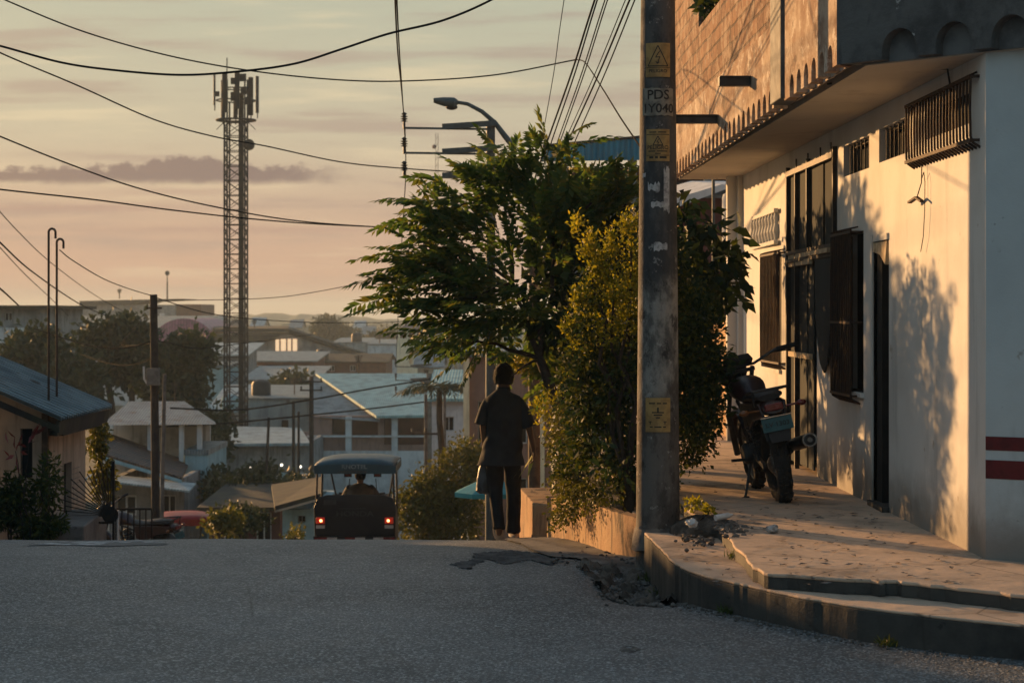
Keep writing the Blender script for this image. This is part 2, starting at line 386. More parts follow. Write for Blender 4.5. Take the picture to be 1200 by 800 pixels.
def plaster(name, a, b, low=None, lowz=.35, peel=None, peel_lo=.60):
    m = Mat(name); c = m.mix(m.rmp(m.noise(1.3, 6), .35, .7), a, b)
    st = m.rmp(m.noise(3.0, 6, .65, m.coord((1, 1.2, .16))), .54, .72); c = m.mix(m.math('MULTIPLY', st, .5), c, tuple(x * .55 for x in a))
    if peel: c = m.mix(m.rmp(m.noise(4.5, 8, .7), peel_lo, peel_lo + .03), c, peel)
    sp = m.rmp(m.voro(9), .04, .025) if False else m.rmp(m.noise(23, 3), .715, .74); c = m.mix(m.math('MULTIPLY', sp, .5), c, tuple(x * .3 for x in a))
    if low:
        sep = m.N.new('ShaderNodeSeparateXYZ'); m.link(m.tc.outputs['Object'], sep.inputs[0])
        h = m.math('ADD', sep.outputs[2], m.math('MULTIPLY', m.noise(5, 5), -.35)); f = m.math('SUBTRACT', 1.0, m.rmp(h, -.14, lowz)); c = m.mix(m.math('MULTIPLY', f, .85), c, low)
    n = m.bump(m.noise(70, 5, .65), .22, .006); n = m.bump(m.noise(5, 4), .18, .03, n)
    return m.done(c, .75, n, 0, .35)
K['wall'] = plaster('white_painted_plaster', (.66, .655, .63), (.57, .56, .53), (.20, .17, .14), .30, (.42, .38, .33), .655)
K['wallgrey'] = plaster('shade_blue_grey_plaster', (.44, .50, .52), (.38, .43, .45), (.17, .15, .13), .30, (.30, .31, .30), .66)  # blue-grey shade on the white front wall, put into the base colour
K['soffit'] = plaster('soffit_paint', (.52, .47, .40), (.44, .40, .34))
K['stripe'] = pm('dark_red_paint', (.11, .012, .014), (.07, .01, .012), 7, .6, .15)
def old_plaster():
    m = Mat('peeling_balcony_plaster'); c = m.mix(m.rmp(m.noise(2.5, 8, .75, m.coord((1, .6, .8))), .38, .6), (.46, .36, .27), (.26, .155, .10))
    c = m.mix(m.math('MULTIPLY', m.rmp(m.noise(6, 8, .78, m.coord((1, .6, .7))), .52, .60), .8), c, (.66, .58, .48))
    c = m.mix(m.math('MULTIPLY', m.rmp(m.noise(3.6, 8, .78, m.coord((1, .5, .8))), .54, .64), .8), c, (.10, .07, .052))
    n = m.bump(m.noise(24, 7, .75), .6, .02); return m.done(c, .85, n, 0, .25)
K['oldplaster'] = old_plaster()
def bricks():
    m = Mat('rough_hollow_brick'); sep = m.N.new('ShaderNodeSeparateXYZ'); m.link(m.tc.outputs['Object'], sep.inputs[0])
    cb = m.N.new('ShaderNodeCombineXYZ'); m.link(m.math('ADD', sep.outputs[1], m.math('MULTIPLY', m.noise(3), .04)), cb.inputs[0]); m.link(m.math('ADD', sep.outputs[2], m.math('MULTIPLY', m.noise(2.2), .06)), cb.inputs[1])
    b = m.N.new('ShaderNodeTexBrick'); m.link(cb.outputs[0], b.inputs['Vector']); b.inputs['Scale'].default_value = 1
    b.inputs['Brick Width'].default_value = .34; b.inputs['Row Height'].default_value = .15; b.inputs['Mortar Size'].default_value = .014; b.inputs['Mortar Smooth'].default_value = .3
    b.inputs['Color1'].default_value = (.34, .19, .115, 1); b.inputs['Color2'].default_value = (.20, .11, .07, 1); b.inputs['Mortar'].default_value = (.10, .065, .045, 1)
    c = m.mix(m.math('MULTIPLY', m.rmp(m.noise(7, 8, .78, m.coord((1, .6, .7))), .46, .60), .8), b.outputs[0], (.46, .35, .26))
    c = m.mix(m.math('MULTIPLY', m.rmp(m.noise(3.0, 8, .78, m.coord((1, .5, .9))), .52, .63), .8), c, (.09, .06, .045))
    h = m.math('ADD', m.math('MULTIPLY', b.outputs[1], -1.0), m.math('MULTIPLY', m.noise(20, 7, .7), .8)); return m.done(c, .88, m.bump(h, .9, .03), 0, .2)
K['brick'] = bricks()
def grey_conc():
    m = Mat('weathered_dark_concrete'); c = m.mix(m.rmp(m.noise(2.2, 8, .7), .38, .64), (.105, .108, .108), (.048, .05, .052))
    c = m.mix(m.rmp(m.noise(5.2, 7, .7), .635, .66), c, (.34, .35, .35)); c = m.mix(m.math('MULTIPLY', m.rmp(m.noise(7, 6, .7, m.coord((1, 1, .3))), .55, .7), .6), c, (.03, .031, .032))
    return m.done(c, .85, m.bump(m.noise(18, 7, .7), .5, .02), 0, .25)
K['greyconc'] = grey_conc()
K['pilaster'] = pm('grey_pilaster_paint', (.12, .13, .135), (.07, .075, .08), 5, .7, .4, 30)
K['slabedge'] = pm('slab_edge', (.36, .30, .25), (.24, .19, .15), 6, .85, .3, 30)
K['iron'] = pm('black_iron', (.020, .018, .017), (.045, .028, .018), 14, .55, .2, 90, metal=.4, spec=.4)
K['rustiron'] = pm('rusty_iron', (.055, .028, .016), (.03, .02, .016), 14, .7, .3, 90, metal=.2)
K['gate'] = corrug('dark_green_sheet', (.024, .034, .034), (.017, .024, .024), 'y', 26, .25, None, .9, 0)
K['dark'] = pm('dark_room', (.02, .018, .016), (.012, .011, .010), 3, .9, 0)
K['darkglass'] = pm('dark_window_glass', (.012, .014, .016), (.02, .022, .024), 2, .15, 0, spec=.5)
K['wood'] = pm('weathered_wood', (.12, .085, .055), (.06, .042, .03), 6, .8, .4, 30)
K['steel'] = pm('grey_steel', (.06, .065, .07), (.04, .042, .045), 8, .55, .1, metal=.5)
K['cream'] = pm('cream_frame', (.50, .40, .26), (.35, .25, .15), 12, .75, .3, 40)

# ------------------------------------------------------------------ ground, road, pavement, kerb
ds = [-6, 0, 3, 6, 8] + [8 + .5 * i for i in range(1, 40)] + [28 + 1.5 * i for i in range(1, 42)] + [95, 110, 140, 200, 300, 450, 700, 1100, 1800, 3000]
xs = [-3000, -1200, -500, -200, -100, -60, -40, -25, -16, -11, -8, -6, -4, -2, 0, 1, 2.5, 4, 6, 9, 14, 22, 40, 70, 130, 300, 700, 1500, 3000]
def grid(xs, ds, zf):
    mb = MB(); n = len(xs)
    mb.add([(x, d, zf(x, d)) for d in ds for x in xs], [(j * n + i, j * n + i + 1, (j + 1) * n + i + 1, (j + 1) * n + i) for j in range(len(ds) - 1) for i in range(n - 1)]); return mb
tag(grid(xs, [d for d in ds], lambda x, d: T(d) - (.30 if d < 24 else .06)).build('ground', K['ground'], smooth=True), kind='structure')
def sm(a, b, x): t = max(0, min(1, (x - a) / (b - a))); return t * t * (3 - 2 * t)
def pit(x, d):   # broken hollow beside the kerb
    px = 600 + x / d * F; q = math.exp(-(((x - .86) / .30) ** 2 + ((d - 14.0) / .95) ** 2) ** 1.6)
    return -.13 * q
def roadz(x, d):
    z = T(d) + pit(x, d)
    z += .006 * math.sin(x * 1.7 + d * .6) + .004 * math.sin(x * 3.1 - d * 1.3)
    return z
rx = [-18 + .9 * i for i in range(15)] + [-4.5 + .12 * i for i in range(1, 96)]; rx = [x for x in rx if x < 6.9]
rd = [-6, -2, 2, 5, 7] + [8 + .14 * i for i in range(0, 110)] + [23.6 + .8 * i for i in range(46)] + [64, 72, 80, 90, 110]
def roadw(x, d): return roadz(x, d)
road = grid(rx, rd, roadw)
road.f = [f for f in road.f if not (sum(road.v[i][1] for i in f) / 4 > 26 and sum(road.v[i][0] for i in f) / 4 < -5.2) and not (sum(road.v[i][1] for i in f) / 4 > 24 and sum(road.v[i][0] for i in f) / 4 > .35)]
tag(road.build('road', K['asphalt'], smooth=True, angle=80), kind='structure')
# cracked concrete apron by the planter
def smoothpoly(pts, k=4):
    out = []; n = len(pts)
    for i in range(n):
        a, b = Vector(pts[i]), Vector(pts[(i + 1) % n])
        for j in range(k):
            p = a.lerp(b, j / k); out.append((p.x + random.uniform(-.02, .02), p.y + random.uniform(-.05, .05)))
    return out
def drape(poly, dz, mat, name, step=.12, thick=0, bumpf=None):
    x0 = min(p[0] for p in poly); x1 = max(p[0] for p in poly); y0 = min(p[1] for p in poly); y1 = max(p[1] for p in poly)
    def inside(x, y):
        c = False; j = len(poly) - 1
        for i in range(len(poly)):
            if (poly[i][1] > y) != (poly[j][1] > y) and x < (poly[j][0] - poly[i][0]) * (y - poly[i][1]) / (poly[j][1] - poly[i][1]) + poly[i][0]: c = not c
            j = i
        return c
    gx = [x0 + step * .5 * i for i in range(int((x1 - x0) / step * 2) + 2)]; gy = [y0 + step * i for i in range(int((y1 - y0) / step) + 2)]
    g = grid(gx, gy, lambda x, y: roadz(x, y) + dz + (bumpf(x, y) if bumpf else 0))
    g.f = [f for f in g.f if inside(sum(g.v[i][0] for i in f) / 4, sum(g.v[i][1] for i in f) / 4)]
    o = g.build(name, mat, smooth=True, angle=80); o.location.z += 0
    return tag(o, kind='structure')
apron = smoothpoly([(.15, 17.2), (-.05, 19.2), (.1, 21), (.6, 20.5), (1.0, 17), (1.1, 15.2), (.95, 14.6), (.62, 15.3), (.5, 15.9), (.25, 16.2)])
drape(apron, .02, K['apron'], 'path', .05, bumpf=lambda x, y: .006 * math.sin(x * 17 + y * 3) + random.uniform(-.003, .003))
brk = smoothpoly([(-.48, 15.3), (-.30, 15.8), (-.30, 16.4), (.0, 17.0), (.2, 16.6), (.42, 16.0), (.30, 15.2), (.12, 15.9), (-.05, 15.4), (-.2, 15.9), (-.32, 15.0)], 7)
drape(brk, .006, K['apron2'], 'broken_asphalt', .04, bumpf=lambda x, y: random.uniform(-.007, .007))
mk = smoothpoly([(-4.2, 17.6), (-4.1, 18.8), (-3.9, 19.3), (-3.3, 19.0), (-3.05, 18.2), (-3.5, 17.7), (-3.9, 17.9)], 5)
drape(mk, .006, K['faded'], 'road_marking', .06)
pitp = smoothpoly([(.48, 15.2), (.56, 14.3), (.72, 13.6), (.93, 13.0), (1.04, 12.75), (1.06, 14.0), (1.0, 14.9), (.8, 15.25)])
drape(pitp, .012, K['dirt'], 'dirt_patch', .04, bumpf=lambda x, y: .045 * math.sin(x * 23 + y * 4) * math.sin(y * 9 - x * 11) + .02 * math.sin(x * 51) * math.sin(y * 27) + random.uniform(-.022, .022))

# upper pavement slab and lower kerb step as closed solids
def rough(pts, k=5, amp=.010):
    out = []
    for i in range(len(pts) - 1):
        for j in range(k):
            t = j / k; out.append((pts[i][0] + (pts[i + 1][0] - pts[i][0]) * t + random.uniform(-amp, amp), pts[i][1] + (pts[i + 1][1] - pts[i][1]) * t + random.uniform(-amp, amp) * 1.5))
    return out + [pts[-1]]
up_edge = rough([(1.62, 26), (1.55, 24), (1.42, 20), (1.33, 17), (1.36, 15.6), (1.47, 14.69), (1.465, 13.7), (1.46, 12.9), (1.455, 12.3), (1.475, 12.02), (1.60, 11.93), (1.86, 11.80), (2.10, 11.66), (2.16, 11.70), (2.29, 11.58), (2.55, 11.30), (2.765, 11.06), (3.6, 10.55), (5.2, 9.6)], 4, .014)
slab = [(x, y, -1.53) for x, y in up_edge] + [(5.6, 9.8, -1.53), (5.6, 26, -1.53)]
tag(MB().prism(slab, (0, 0, -.022)).build('pavement', K['pave'], bevel=.008), kind='structure')
tag(MB().prism([(x + .003, y + .003, -1.5525) for x, y, z in slab], (0, 0, -.066)).build('pavement_edge', K['kerb']), kind='structure')  # slab edge coloured dark to stand for its shaded side
def chaikin(p):
    o = [p[0]]
    for a_, b_ in zip(p, p[1:]): o += [(a_[0] * .75 + b_[0] * .25, a_[1] * .75 + b_[1] * .25), (a_[0] * .25 + b_[0] * .75, a_[1] * .25 + b_[1] * .75)]
    return o + [p[-1]]
lo0 = [(1.0, 24), (.98, 18), (.97, 16), (.97, 15.3), (.975, 14.9), (1.0, 14.5), (1.02, 13.9), (1.045, 13.3), (1.09, 12.95), (1.17, 12.65), (1.337, 12.30), (1.5, 11.95), (1.72, 11.55), (2.1, 11.07), (2.65, 10.62), (3.5, 9.95), (5.0, 8.8)]
lo_edge = rough(chaikin(chaikin(lo0)), 2, .006)
inner = [(5.4, 9.3), (3.0, 11.6), (2.4, 12.4), (2.0, 24)]
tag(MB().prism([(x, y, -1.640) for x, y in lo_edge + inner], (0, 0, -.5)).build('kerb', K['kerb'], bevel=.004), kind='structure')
tag(MB().prism([(x + .002, y + .002, -1.622) for x, y in lo_edge] + [(x, y, -1.622) for x, y in inner], (0, 0, -.0175)).build('kerb_top', K['pave'], bevel=.008), kind='structure')  # pale skin for the sunlit top; the body below is coloured as shaded

# ------------------------------------------------------------------ corner building on the right
B = thing('corner_building', 'white corner building with overhanging brick balcony and scalloped edge along the pavement', 'building', (2.93, 12.66, -1.53))
def wx(y): return 2.928 - (y - 12.66) * .01802
Pw = lambda u, v, w: Vector((wx(u) + w, u, v))
holes = [(21.1, 22.6, -.60, .62), (17.86, 20.57, -1.56, 1.40), (16.64, 17.6, -.66, .66), (15.62, 16.22, -1.56, .55), (16.4, 17.54, 1.15, 1.41), (14.94, 16.0, 1.16, 1.42), (13.05, 14.35, 1.20, 1.45)]
mb = wall_grid(MB(), Pw, [12.66, 24.25], [-1.56, 1.64], holes, .16)
mb.build('wall', K['wall'], B, recalc=True)
fd = Vector((.838, -.545, 0)); C0 = Vector((2.928, 12.66, 0)); fn = Vector((.545, .838, 0))
Pf = lambda u, v, w: C0 + fd * u + fn * w + Vector((0, 0, v))
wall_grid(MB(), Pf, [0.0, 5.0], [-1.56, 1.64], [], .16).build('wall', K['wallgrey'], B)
for z0, z1 in ((-.855, -.77), (-1.03, -.915)):
    mb = MB(); mb.box(0, 5, -.003, .01, z0, z1, Matrix.Translation(C0) @ Matrix.Rotation(math.atan2(fd.y, fd.x), 4, 'Z')); mb.build('painted_stripe', K['stripe'], B)
MB().box(2.55, 7.2, 24.25, 24.4, -1.56, 4.6).build('wall', K['wall'], B)
MB().box(7.2, 7.35, 9.5, 24.4, -1.56, 4.6).build('wall', K['wall'], B)
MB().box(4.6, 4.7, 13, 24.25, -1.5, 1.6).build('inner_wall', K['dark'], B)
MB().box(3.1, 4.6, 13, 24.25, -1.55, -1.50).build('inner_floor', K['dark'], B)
# end column
MB().box(2.66, 2.745, 24.12, 24.40, -1.56, 1.62).build('column', K['wall'], B, bevel=.01)
# upper storey : side panel with arches
bx = lambda y: 2.12 - (y - 13.37) * .01718
def arched(P, L, z0, z1, start, pitch, w, straight, th):
    pts = [(0, z0)]; u = start
    while u + w < L - .02:
        pts.append((u, z0)); pts.append((u, z0 + straight))
        for k in range(1, 10):
            a = math.pi * (1 - k / 10); pts.append((u + w / 2 + w / 2 * math.cos(a), z0 + straight + w / 2 * math.sin(a)))
        pts.append((u + w, z0 + straight)); pts.append((u + w, z0)); u += pitch
    pts += [(L, z0), (L, z1), (0, z1)]
    n = len(pts); mb = MB(); mb.add([P(a, b, 0) for a, b in pts] + [P(a, b, th) for a, b in pts], [tuple(range(n)), tuple(range(n, 2 * n))[::-1]] + [(i, (i + 1) % n, n + (i + 1) % n, n + i) for i in range(n)])
    return mb
Pb = lambda u, v, w: Vector((bx(13.37 + u) + w, 13.37 + u, v))
mb = arched(Pb, 2.28, 1.61, 4.6, .16, .33, .20, .06, .11); mb.build('balcony_panel', K['oldplaster'], B)
Pb2 = lambda u, v, w: Vector((bx(16.2 + u) + w, 16.2 + u, v))
arched(Pb2, 8.6, 1.61, 2.28, .10, .33, .20, .06, .11).build('balcony_panel', K['oldplaster'], B)
Pb3 = lambda u, v, w: Vector((bx(u) + .012 + w, u, v))
wall_grid(MB(), Pb3, [16.2, 24.8], [2.28, 4.6], [(19.9, 21.8, 3.02, 4.1)], .11).build('brick_panel', K['brick'], B)
mb = MB(); mb.prism([Pb(2.28, 1.63, -.03), Pb(2.83, 1.63, -.03), Pb(2.83, 1.63, .14), Pb(2.28, 1.63, .14)], (0, 0, 2.97)); mb.build('pilaster', K['pilaster'], B, bevel=.008)
bd = Vector((.685, -.728, 0)); D0 = Vector((2.12, 13.37, 0)); bn = Vector((.728, .685, 0))
Pg = lambda u, v, w: D0 + bd * u + bn * w + Vector((0, 0, v))
arched(Pg, 6, 1.61, 4.6, .36, .41, .27, .055, .115).build('balcony_panel', K['greyconc'], B)
Bf = lambda a_, b_: MB().prism([a_ + Vector((0, 0, 1.604)), b_ + Vector((0, 0, 1.604)), b_ + Vector((0, 0, 1.9)), a_ + Vector((0, 0, 1.9))], bn * .012)
Bf(Pg(.14, 0, .082), Pg(6, 0, .082)).build('arch_backing', K['pilaster'], B)
for ya, yb in ((13.5, 15.6), (16.25, 24.75)):
    MB().prism([Vector((bx(ya) + .082, ya, 1.604)), Vector((bx(yb) + .082, yb, 1.604)), Vector((bx(yb) + .082, yb, 1.86)), Vector((bx(ya) + .082, ya, 1.86))], (.012, 0, 0)).build('arch_backing', K['slabedge'], B)
# slab / soffit
sl = [Pg(.16, 0, .10), Pg(6, 0, .10), Vector((7.2, 12, 0)), Vector((7.2, 24.8, 0)), Vector((bx(24.8) + .10, 24.8, 0))]
MB().prism([Vector((p.x, p.y, 1.598)) for p in sl], (0, 0, .247)).build('soffit', K['soffit'], B)
MB().box(1.98, 7.2, 24.7, 24.8, 1.86, 4.6).build('upper_wall', K['brick'], B)
MB().prism([Vector((p.x, p.y, 4.5)) for p in [Pg(.1, 0, .12), Pg(6, 0, .12), Vector((7.2, 12, 0)), Vector((7.2, 24.7, 0)), Vector((bx(24.8) + .12, 24.7, 0))]], (0, 0, .12)).build('roof', K['greyconc'], B)
# stub beams
def stub(y, z, L):
    x = bx(y); mb = MB(); mb.box(x - L, x - .004, y - .05, y + .05, z - .035, z + .035); mb.box(x - L, x - .004, y - .09, y + .09, z + .035, z + .045); mb.build('steel_beam', K['steel'], B)
stub(17.6, 1.97, .27); stub(20.0, 1.87, .60)
# window leaves, grilles and the gate
def inset(y0, y1, z0, z1, mat, name='window_pane', dep=.13):
    MB().add([Pw(y0, z0, dep), Pw(y1, z0, dep), Pw(y1, z1, dep), Pw(y0, z1, dep), Pw(y0, z0, dep + .02), Pw(y1, z0, dep + .02), Pw(y1, z1, dep + .02), Pw(y0, z1, dep + .02)], [(0, 1, 2, 3), (4, 5, 6, 7), (0, 1, 5, 4), (1, 2, 6, 5), (2, 3, 7, 6), (3, 0, 4, 7)]).build(name, mat, B)
def small_vent(y0, y1, z0, z1):
    w = MB(); e = .025
    for a, b, c, d in ((y0, y1, z0, z0 + e), (y0, y1, z1 - e, z1), (y0, y0 + e, z0 + e, z1 - e), (y1 - e, y1, z0 + e, z1 - e)): w.box(wx(y0) + .05, wx(y0) + .09, a, b, c, d)
    fr = w.build('window', K['wood'], B); p = MB(); p.box(wx(y0) + .11, wx(y0) + .12, y0, y1, z0, z1); p.build('pane', K['darkglass'], fr)
    bars = MB()
    for k in range(1, 7): y = y0 + (y1 - y0) * k / 7; bars.tube([(wx(y) + .03, y, z0), (wx(y) + .03, y, z1)], .006, 6)
    bars.build('window_bars', K['iron'], B)
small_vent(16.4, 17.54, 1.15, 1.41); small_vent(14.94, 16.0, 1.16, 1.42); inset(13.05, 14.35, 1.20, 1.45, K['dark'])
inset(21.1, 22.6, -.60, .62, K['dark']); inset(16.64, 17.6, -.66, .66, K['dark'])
# white lining of the two lower windows (reveal strip and sill)
for y0, y1, z0 in ((16.62, 17.62, -.66), (21.08, 22.62, -.60)):
    MB().box(wx(y0) - .03, wx(y0) + .12, y0, y1, z0 - .04, z0).build('window_sill', K['wall'], B)
def cage(y0, y1, z0, z1, off, nb, name='window_grille', curl=.05, hoops=(.12, .5, .9)):
    # burglar grille standing off the wall, bar feet bent
    root = MB()
    for i in range(nb):
        y = y0 + (y1 - y0) * i / (nb - 1); x = wx(y) - off
        root.tube([(x + off * .8, y, z1 + .015), (x, y, z1), (x - .004, y, (z0 + z1) / 2), (x, y, z0 + .04), (x + .01, y - .01, z0), (x + off * .7 + curl * .3, y - curl, z0 - .035)], .0085, 6)
    fr = root
    for h in hoops:
        z = z0 + (z1 - z0) * h; fr.bar((wx(y0) - off, y0 - .02, z), (wx(y1) - off, y1 + .02, z), .022)
        fr.bar((wx(y0) - off, y0 - .01, z), (wx(y0) + .02, y0 - .03, z), .018); fr.bar((wx(y1) - off, y1, z), (wx(y1) + .02, y1, z), .018)
    g = root.build(name, K['rustiron'], B)
cage(12.84, 14.75, 1.06, 1.485, .05, 22, hoops=(.03, .97))
cage(16.80, 17.72, -.72, .68, .075, 12, hoops=(.02, .45, .98)); cage(20.75, 22.1, -.55, .62, .075, 14, hoops=(.02, .98))
# corrugated leaves behind the low cages
for y0, y1, z0, z1 in ((16.95, 17.7, -.66, .62), (21.3, 22.1, -.5, .58)):
    MB().box(wx(y0) - .045, wx(y0) - .03, y0, y1, z0, z1).build('window_shutter', K['rustiron'], B)
# gate: frame, tall upper leaves, lower left leaf
gf = MB(); gx = wx(19) - .02
for y in (17.88, 19.30, 20.0, 20.55): gf.bar((wx(y) - .015, y, -1.53 if y > 19.9 else (.50 if y > 18 else .50)), (wx(y) - .015, y, 1.44 if y in (17.88, 19.30, 20.55) else 1.38), .045)
for z in (.50, .58): gf.bar((wx(17.88) - .025, 17.88, z), (wx(20.55) - .025, 20.55, z), .035)
gf.bar((wx(17.88) - .02, 17.88, 1.37), (wx(20.55) - .02, 20.55, 1.37), .05)
G = gf.build('gate', K['iron'], B)
for y in (18.05, 18.6, 19.30, 20.0):
    MB().bar((wx(y) - .02, y, 1.38), (wx(y) - .02, y, 1.49), .014).build('gate_finial', K['iron'], G)
for a, b in ((17.92, 18.50), (18.54, 19.26), (19.34, 19.97), (20.03, 20.52)):
    m_ = MB(); m_.box(wx(a) - .005, wx(a) + .01, a, b, .60, 1.34); m_.build('gate_panel', K['gate'], G)
for a, b in ((19.06, 19.40), (19.44, 19.97), (20.03, 20.52)):
    m_ = MB(); m_.box(wx(a) - .004, wx(a) + .012, a, b, -1.48, .47); m_.build('gate_panel', K['gate'], G)
for z in (-.42, .47): MB().box(wx(19) - .05, wx(19) - .02, 19.04, 20.5, z - .025, z + .025).build('gate_rail', K['cream'], G)
MB().box(wx(19) - .052, wx(19) - .022, 17.95, 20.5, .52, .56).build('gate_rail', K['cream'], G)
# the blocked-up half of the gateway and the pointed dark tarpaulin hung on it
MB().add([Pw(17.86, -1.53, .02), Pw(19.03, -1.53, .02), Pw(19.03, .49, .02), Pw(17.86, .49, .02)] + [Pw(17.86, -1.53, .12), Pw(19.03, -1.53, .12), Pw(19.03, .49, .12), Pw(17.86, .49, .12)], [(0, 1, 2, 3), (4, 5, 6, 7), (0, 1, 5, 4), (1, 2, 6, 5), (2, 3, 7, 6), (3, 0, 4, 7)]).build('infill_wall', K['wall'], B)
pts = []
for k in range(13):
    t = k / 12; w = math.sqrt(max(0, 1 - (t * 1.0) ** 2.2)); pts.append((18.40 - .02 * t + .46 * w, .48 - 1.03 * t))
for k in range(12, -1, -1):
    t = k / 12; w = math.sqrt(max(0, 1 - (t * 1.0) ** 2.2)); pts.append((18.38 - .40 * w, .48 - 1.03 * t))
tp = MB().prism([Pw(a, b, -.03) for a, b in pts], (.022, 0, 0)).build('hanging_tarpaulin', K['gate']); tag(tp, 'pointed dark green tarpaulin hanging under the gate transom on white wall', 'tarpaulin')
# door
MB().box(wx(16) + .02, wx(16) + .09, 15.98, 16.2, -1.50, .53).build('door', K['dark'], B)
fr = MB()
fr.box(wx(16) - .02, wx(16) + .1, 16.22, 16.29, -1.53, .60); fr.box(wx(16) - .012, wx(16) + .1, 15.62, 16.22, .55, .60); fr.build('door_frame', K['wall'], B)
MB().add(*(lambda p: ([Pw(a, b, w) for w in (-.01, .03) for a, b in p], [(0, 1, 2, 3, 4), (5, 6, 7, 8, 9)] + [(i, (i + 1) % 5, 5 + (i + 1) % 5, 5 + i) for i in range(5)]))([(15.66, .54), (16.20, .54), (16.18, .47), (15.92, .44), (15.72, .36)])).build('broken_lintel', K['cream'], B)
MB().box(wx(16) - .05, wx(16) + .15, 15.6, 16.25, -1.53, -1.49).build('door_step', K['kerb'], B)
# baluster vent
bv = MB(); y0, y1, z0, z1 = 21.2, 23.2, .72, 1.05
for z in (z0, z1): bv.box(wx(22) - .05, wx(22) - .004, y0, y1, z - .02, z + .02)
for i in range(9):
    y = y0 + .1 + (y1 - y0 - .2) * i / 8; bv.lathe((wx(y) - .025, y, z0), [(.018, .02), (.03, .08), (.04, .12), (.02, .2), (.03, .26), (.018, .31)], 8)
bv.build('baluster_vent', K['wall'], B)
# conduit under the soffit
MB().tube([(2.25, 14.6, 1.62), (2.72, 13.75, 1.62), (2.87, 13.5, 1.60), (2.885, 13.45, 1.44)], .008, 6).build('conduit', K['iron'], B)
# hanging wire with broken bracket
wy = 14.35; hx = wx(wy)
hb = thing('broken_wall_bracket', 'rusty broken bracket dangling on a wire below the barred vent of the white wall', 'bracket', (hx - .05, wy, .75))
m_ = MB(); m_.bar((hx - .07, wy + .22, .775), (hx - .06, wy + .02, .80), .03, .015); m_.bar((hx - .06, wy + .02, .80), (hx - .05, wy - .12, .765), .028, .015); m_.build('bracket_plate', K['rustiron'], hb)
wr = MB(); wr.tube([(hx - .03, wy - .02, 1.03), (hx - .035, wy - .03, .90), (hx - .06, wy + .0, .80)], .004, 5); wr.tube([(hx - .03, wy - .02, .93), (hx - .03, wy - .09, .97), (hx - .03, wy - .13, .9), (hx - .03, wy - .12, .7), (hx - .03, wy - .07, .52), (hx - .03, wy + .02, .42)], .003, 5); wr.build('wire', K['iron'], hb)

# retaining planter wall beside the road, lit by the sun
def orange_wall():
    m = Mat('stained_ochre_plaster'); c = m.mix(m.rmp(m.noise(2.4, 6), .4, .65), (.46, .30, .17), (.38, .22, .12))
    st = m.rmp(m.noise(3.6, 8, .72, m.coord((1.6, 1.2, .42)), dist=.6), .50, .64); c = m.mix(m.math('MULTIPLY', st, .85), c, (.045, .035, .03))
    sp = m.rmp(m.noise(9, 6, .7), .60, .66); c = m.mix(m.math('MULTIPLY', sp, .5), c, (.14, .09, .06))
    return m.done(c, .85, m.bump(m.noise(22, 7, .7), .5, .02), 0, .2)
K['planter'] = orange_wall()
def strip_wall(pts, th, zb):   # pts (x, y, ztop); thickness to the right
    mb = MB(); L = []
    for i, p in enumerate(pts):
        a = Vector(pts[max(i - 1, 0)][:2]); b = Vector(pts[min(i + 1, len(pts) - 1)][:2]); t = (b - a).normalized(); n = Vector((-t.y, t.x))
        if n.x < 0 and abs(n.x) > .2: n = -n
        q = Vector(p[:2]) + n * th
        L.append(((p[0], p[1], p[2]), (q.x, q.y, p[2]), (q.x, q.y, zb), (p[0], p[1], zb)))
    vs = [v for r in L for v in r]; fs = [(0, 1, 2, 3), tuple(len(vs) - 4 + k for k in (3, 2, 1, 0))]
    for i in range(len(L) - 1):
        for k in range(4): fs.append((i * 4 + k, i * 4 + (k + 1) % 4, (i + 1) * 4 + (k + 1) % 4, (i + 1) * 4 + k))
    return mb.add(vs, fs)
def chaikin3(p):
    for _ in range(3):
        o = [p[0]]
        for a_, b_ in zip(p, p[1:]): o += [tuple(a_[k] * .75 + b_[k] * .25 for k in range(3)), tuple(a_[k] * .25 + b_[k] * .75 for k in range(3))]
        p = o + [p[-1]]
    return [(x, y, z + random.uniform(-.006, .006)) for x, y, z in p]
PL = thing('planter', 'stained ochre plaster planter wall below the hedge beside the concrete pole', 'planter', (.8, 17, -2.0))
w1 = strip_wall(chaikin3([(1.12, 15.7, -1.60), (1.02, 15.95, -1.595), (.93, 16.25, -1.59), (.865, 16.6, -1.60), (.82, 17.0, -1.61), (.74, 17.7, -1.64), (.62, 18.6, -1.70), (.52, 19.3, -1.76), (.44, 19.95, -1.80)])[::-1], -.10, -2.35)
w1.build('planter_wall', K['planter'], PL, smooth=True, angle=75)
w2 = MB(); w2.prism([(.25, 20.2, -2.5), (.42, 20.15, -2.5), (.38, 22.6, -2.6), (.08, 22.4, -2.6)], (0, 0, 0)); w2.v = []; w2.f = []
w2.prism([(.22, 20.3, -2.9), (.45, 20.15, -2.9), (.50, 22.3, -2.9), (.08, 22.2, -2.9)], (0, 0, .99)); 
tag(w2.build('stair_block', K['planter'], bevel=.012), 'ochre concrete block at the road edge right beside the walking man', 'block')
soil = [(1.25, 15.8), (1.04, 16.0), (.90, 17.0), (.70, 18.7), (.52, 20.0), (.50, 24), (1.5, 24), (1.35, 17.2)]
MB().prism([(x, y, -1.66 - .012 * max(0, y - 17)) for x, y in soil], (0, 0, -.9)).build('soil', K['dirt'], PL)
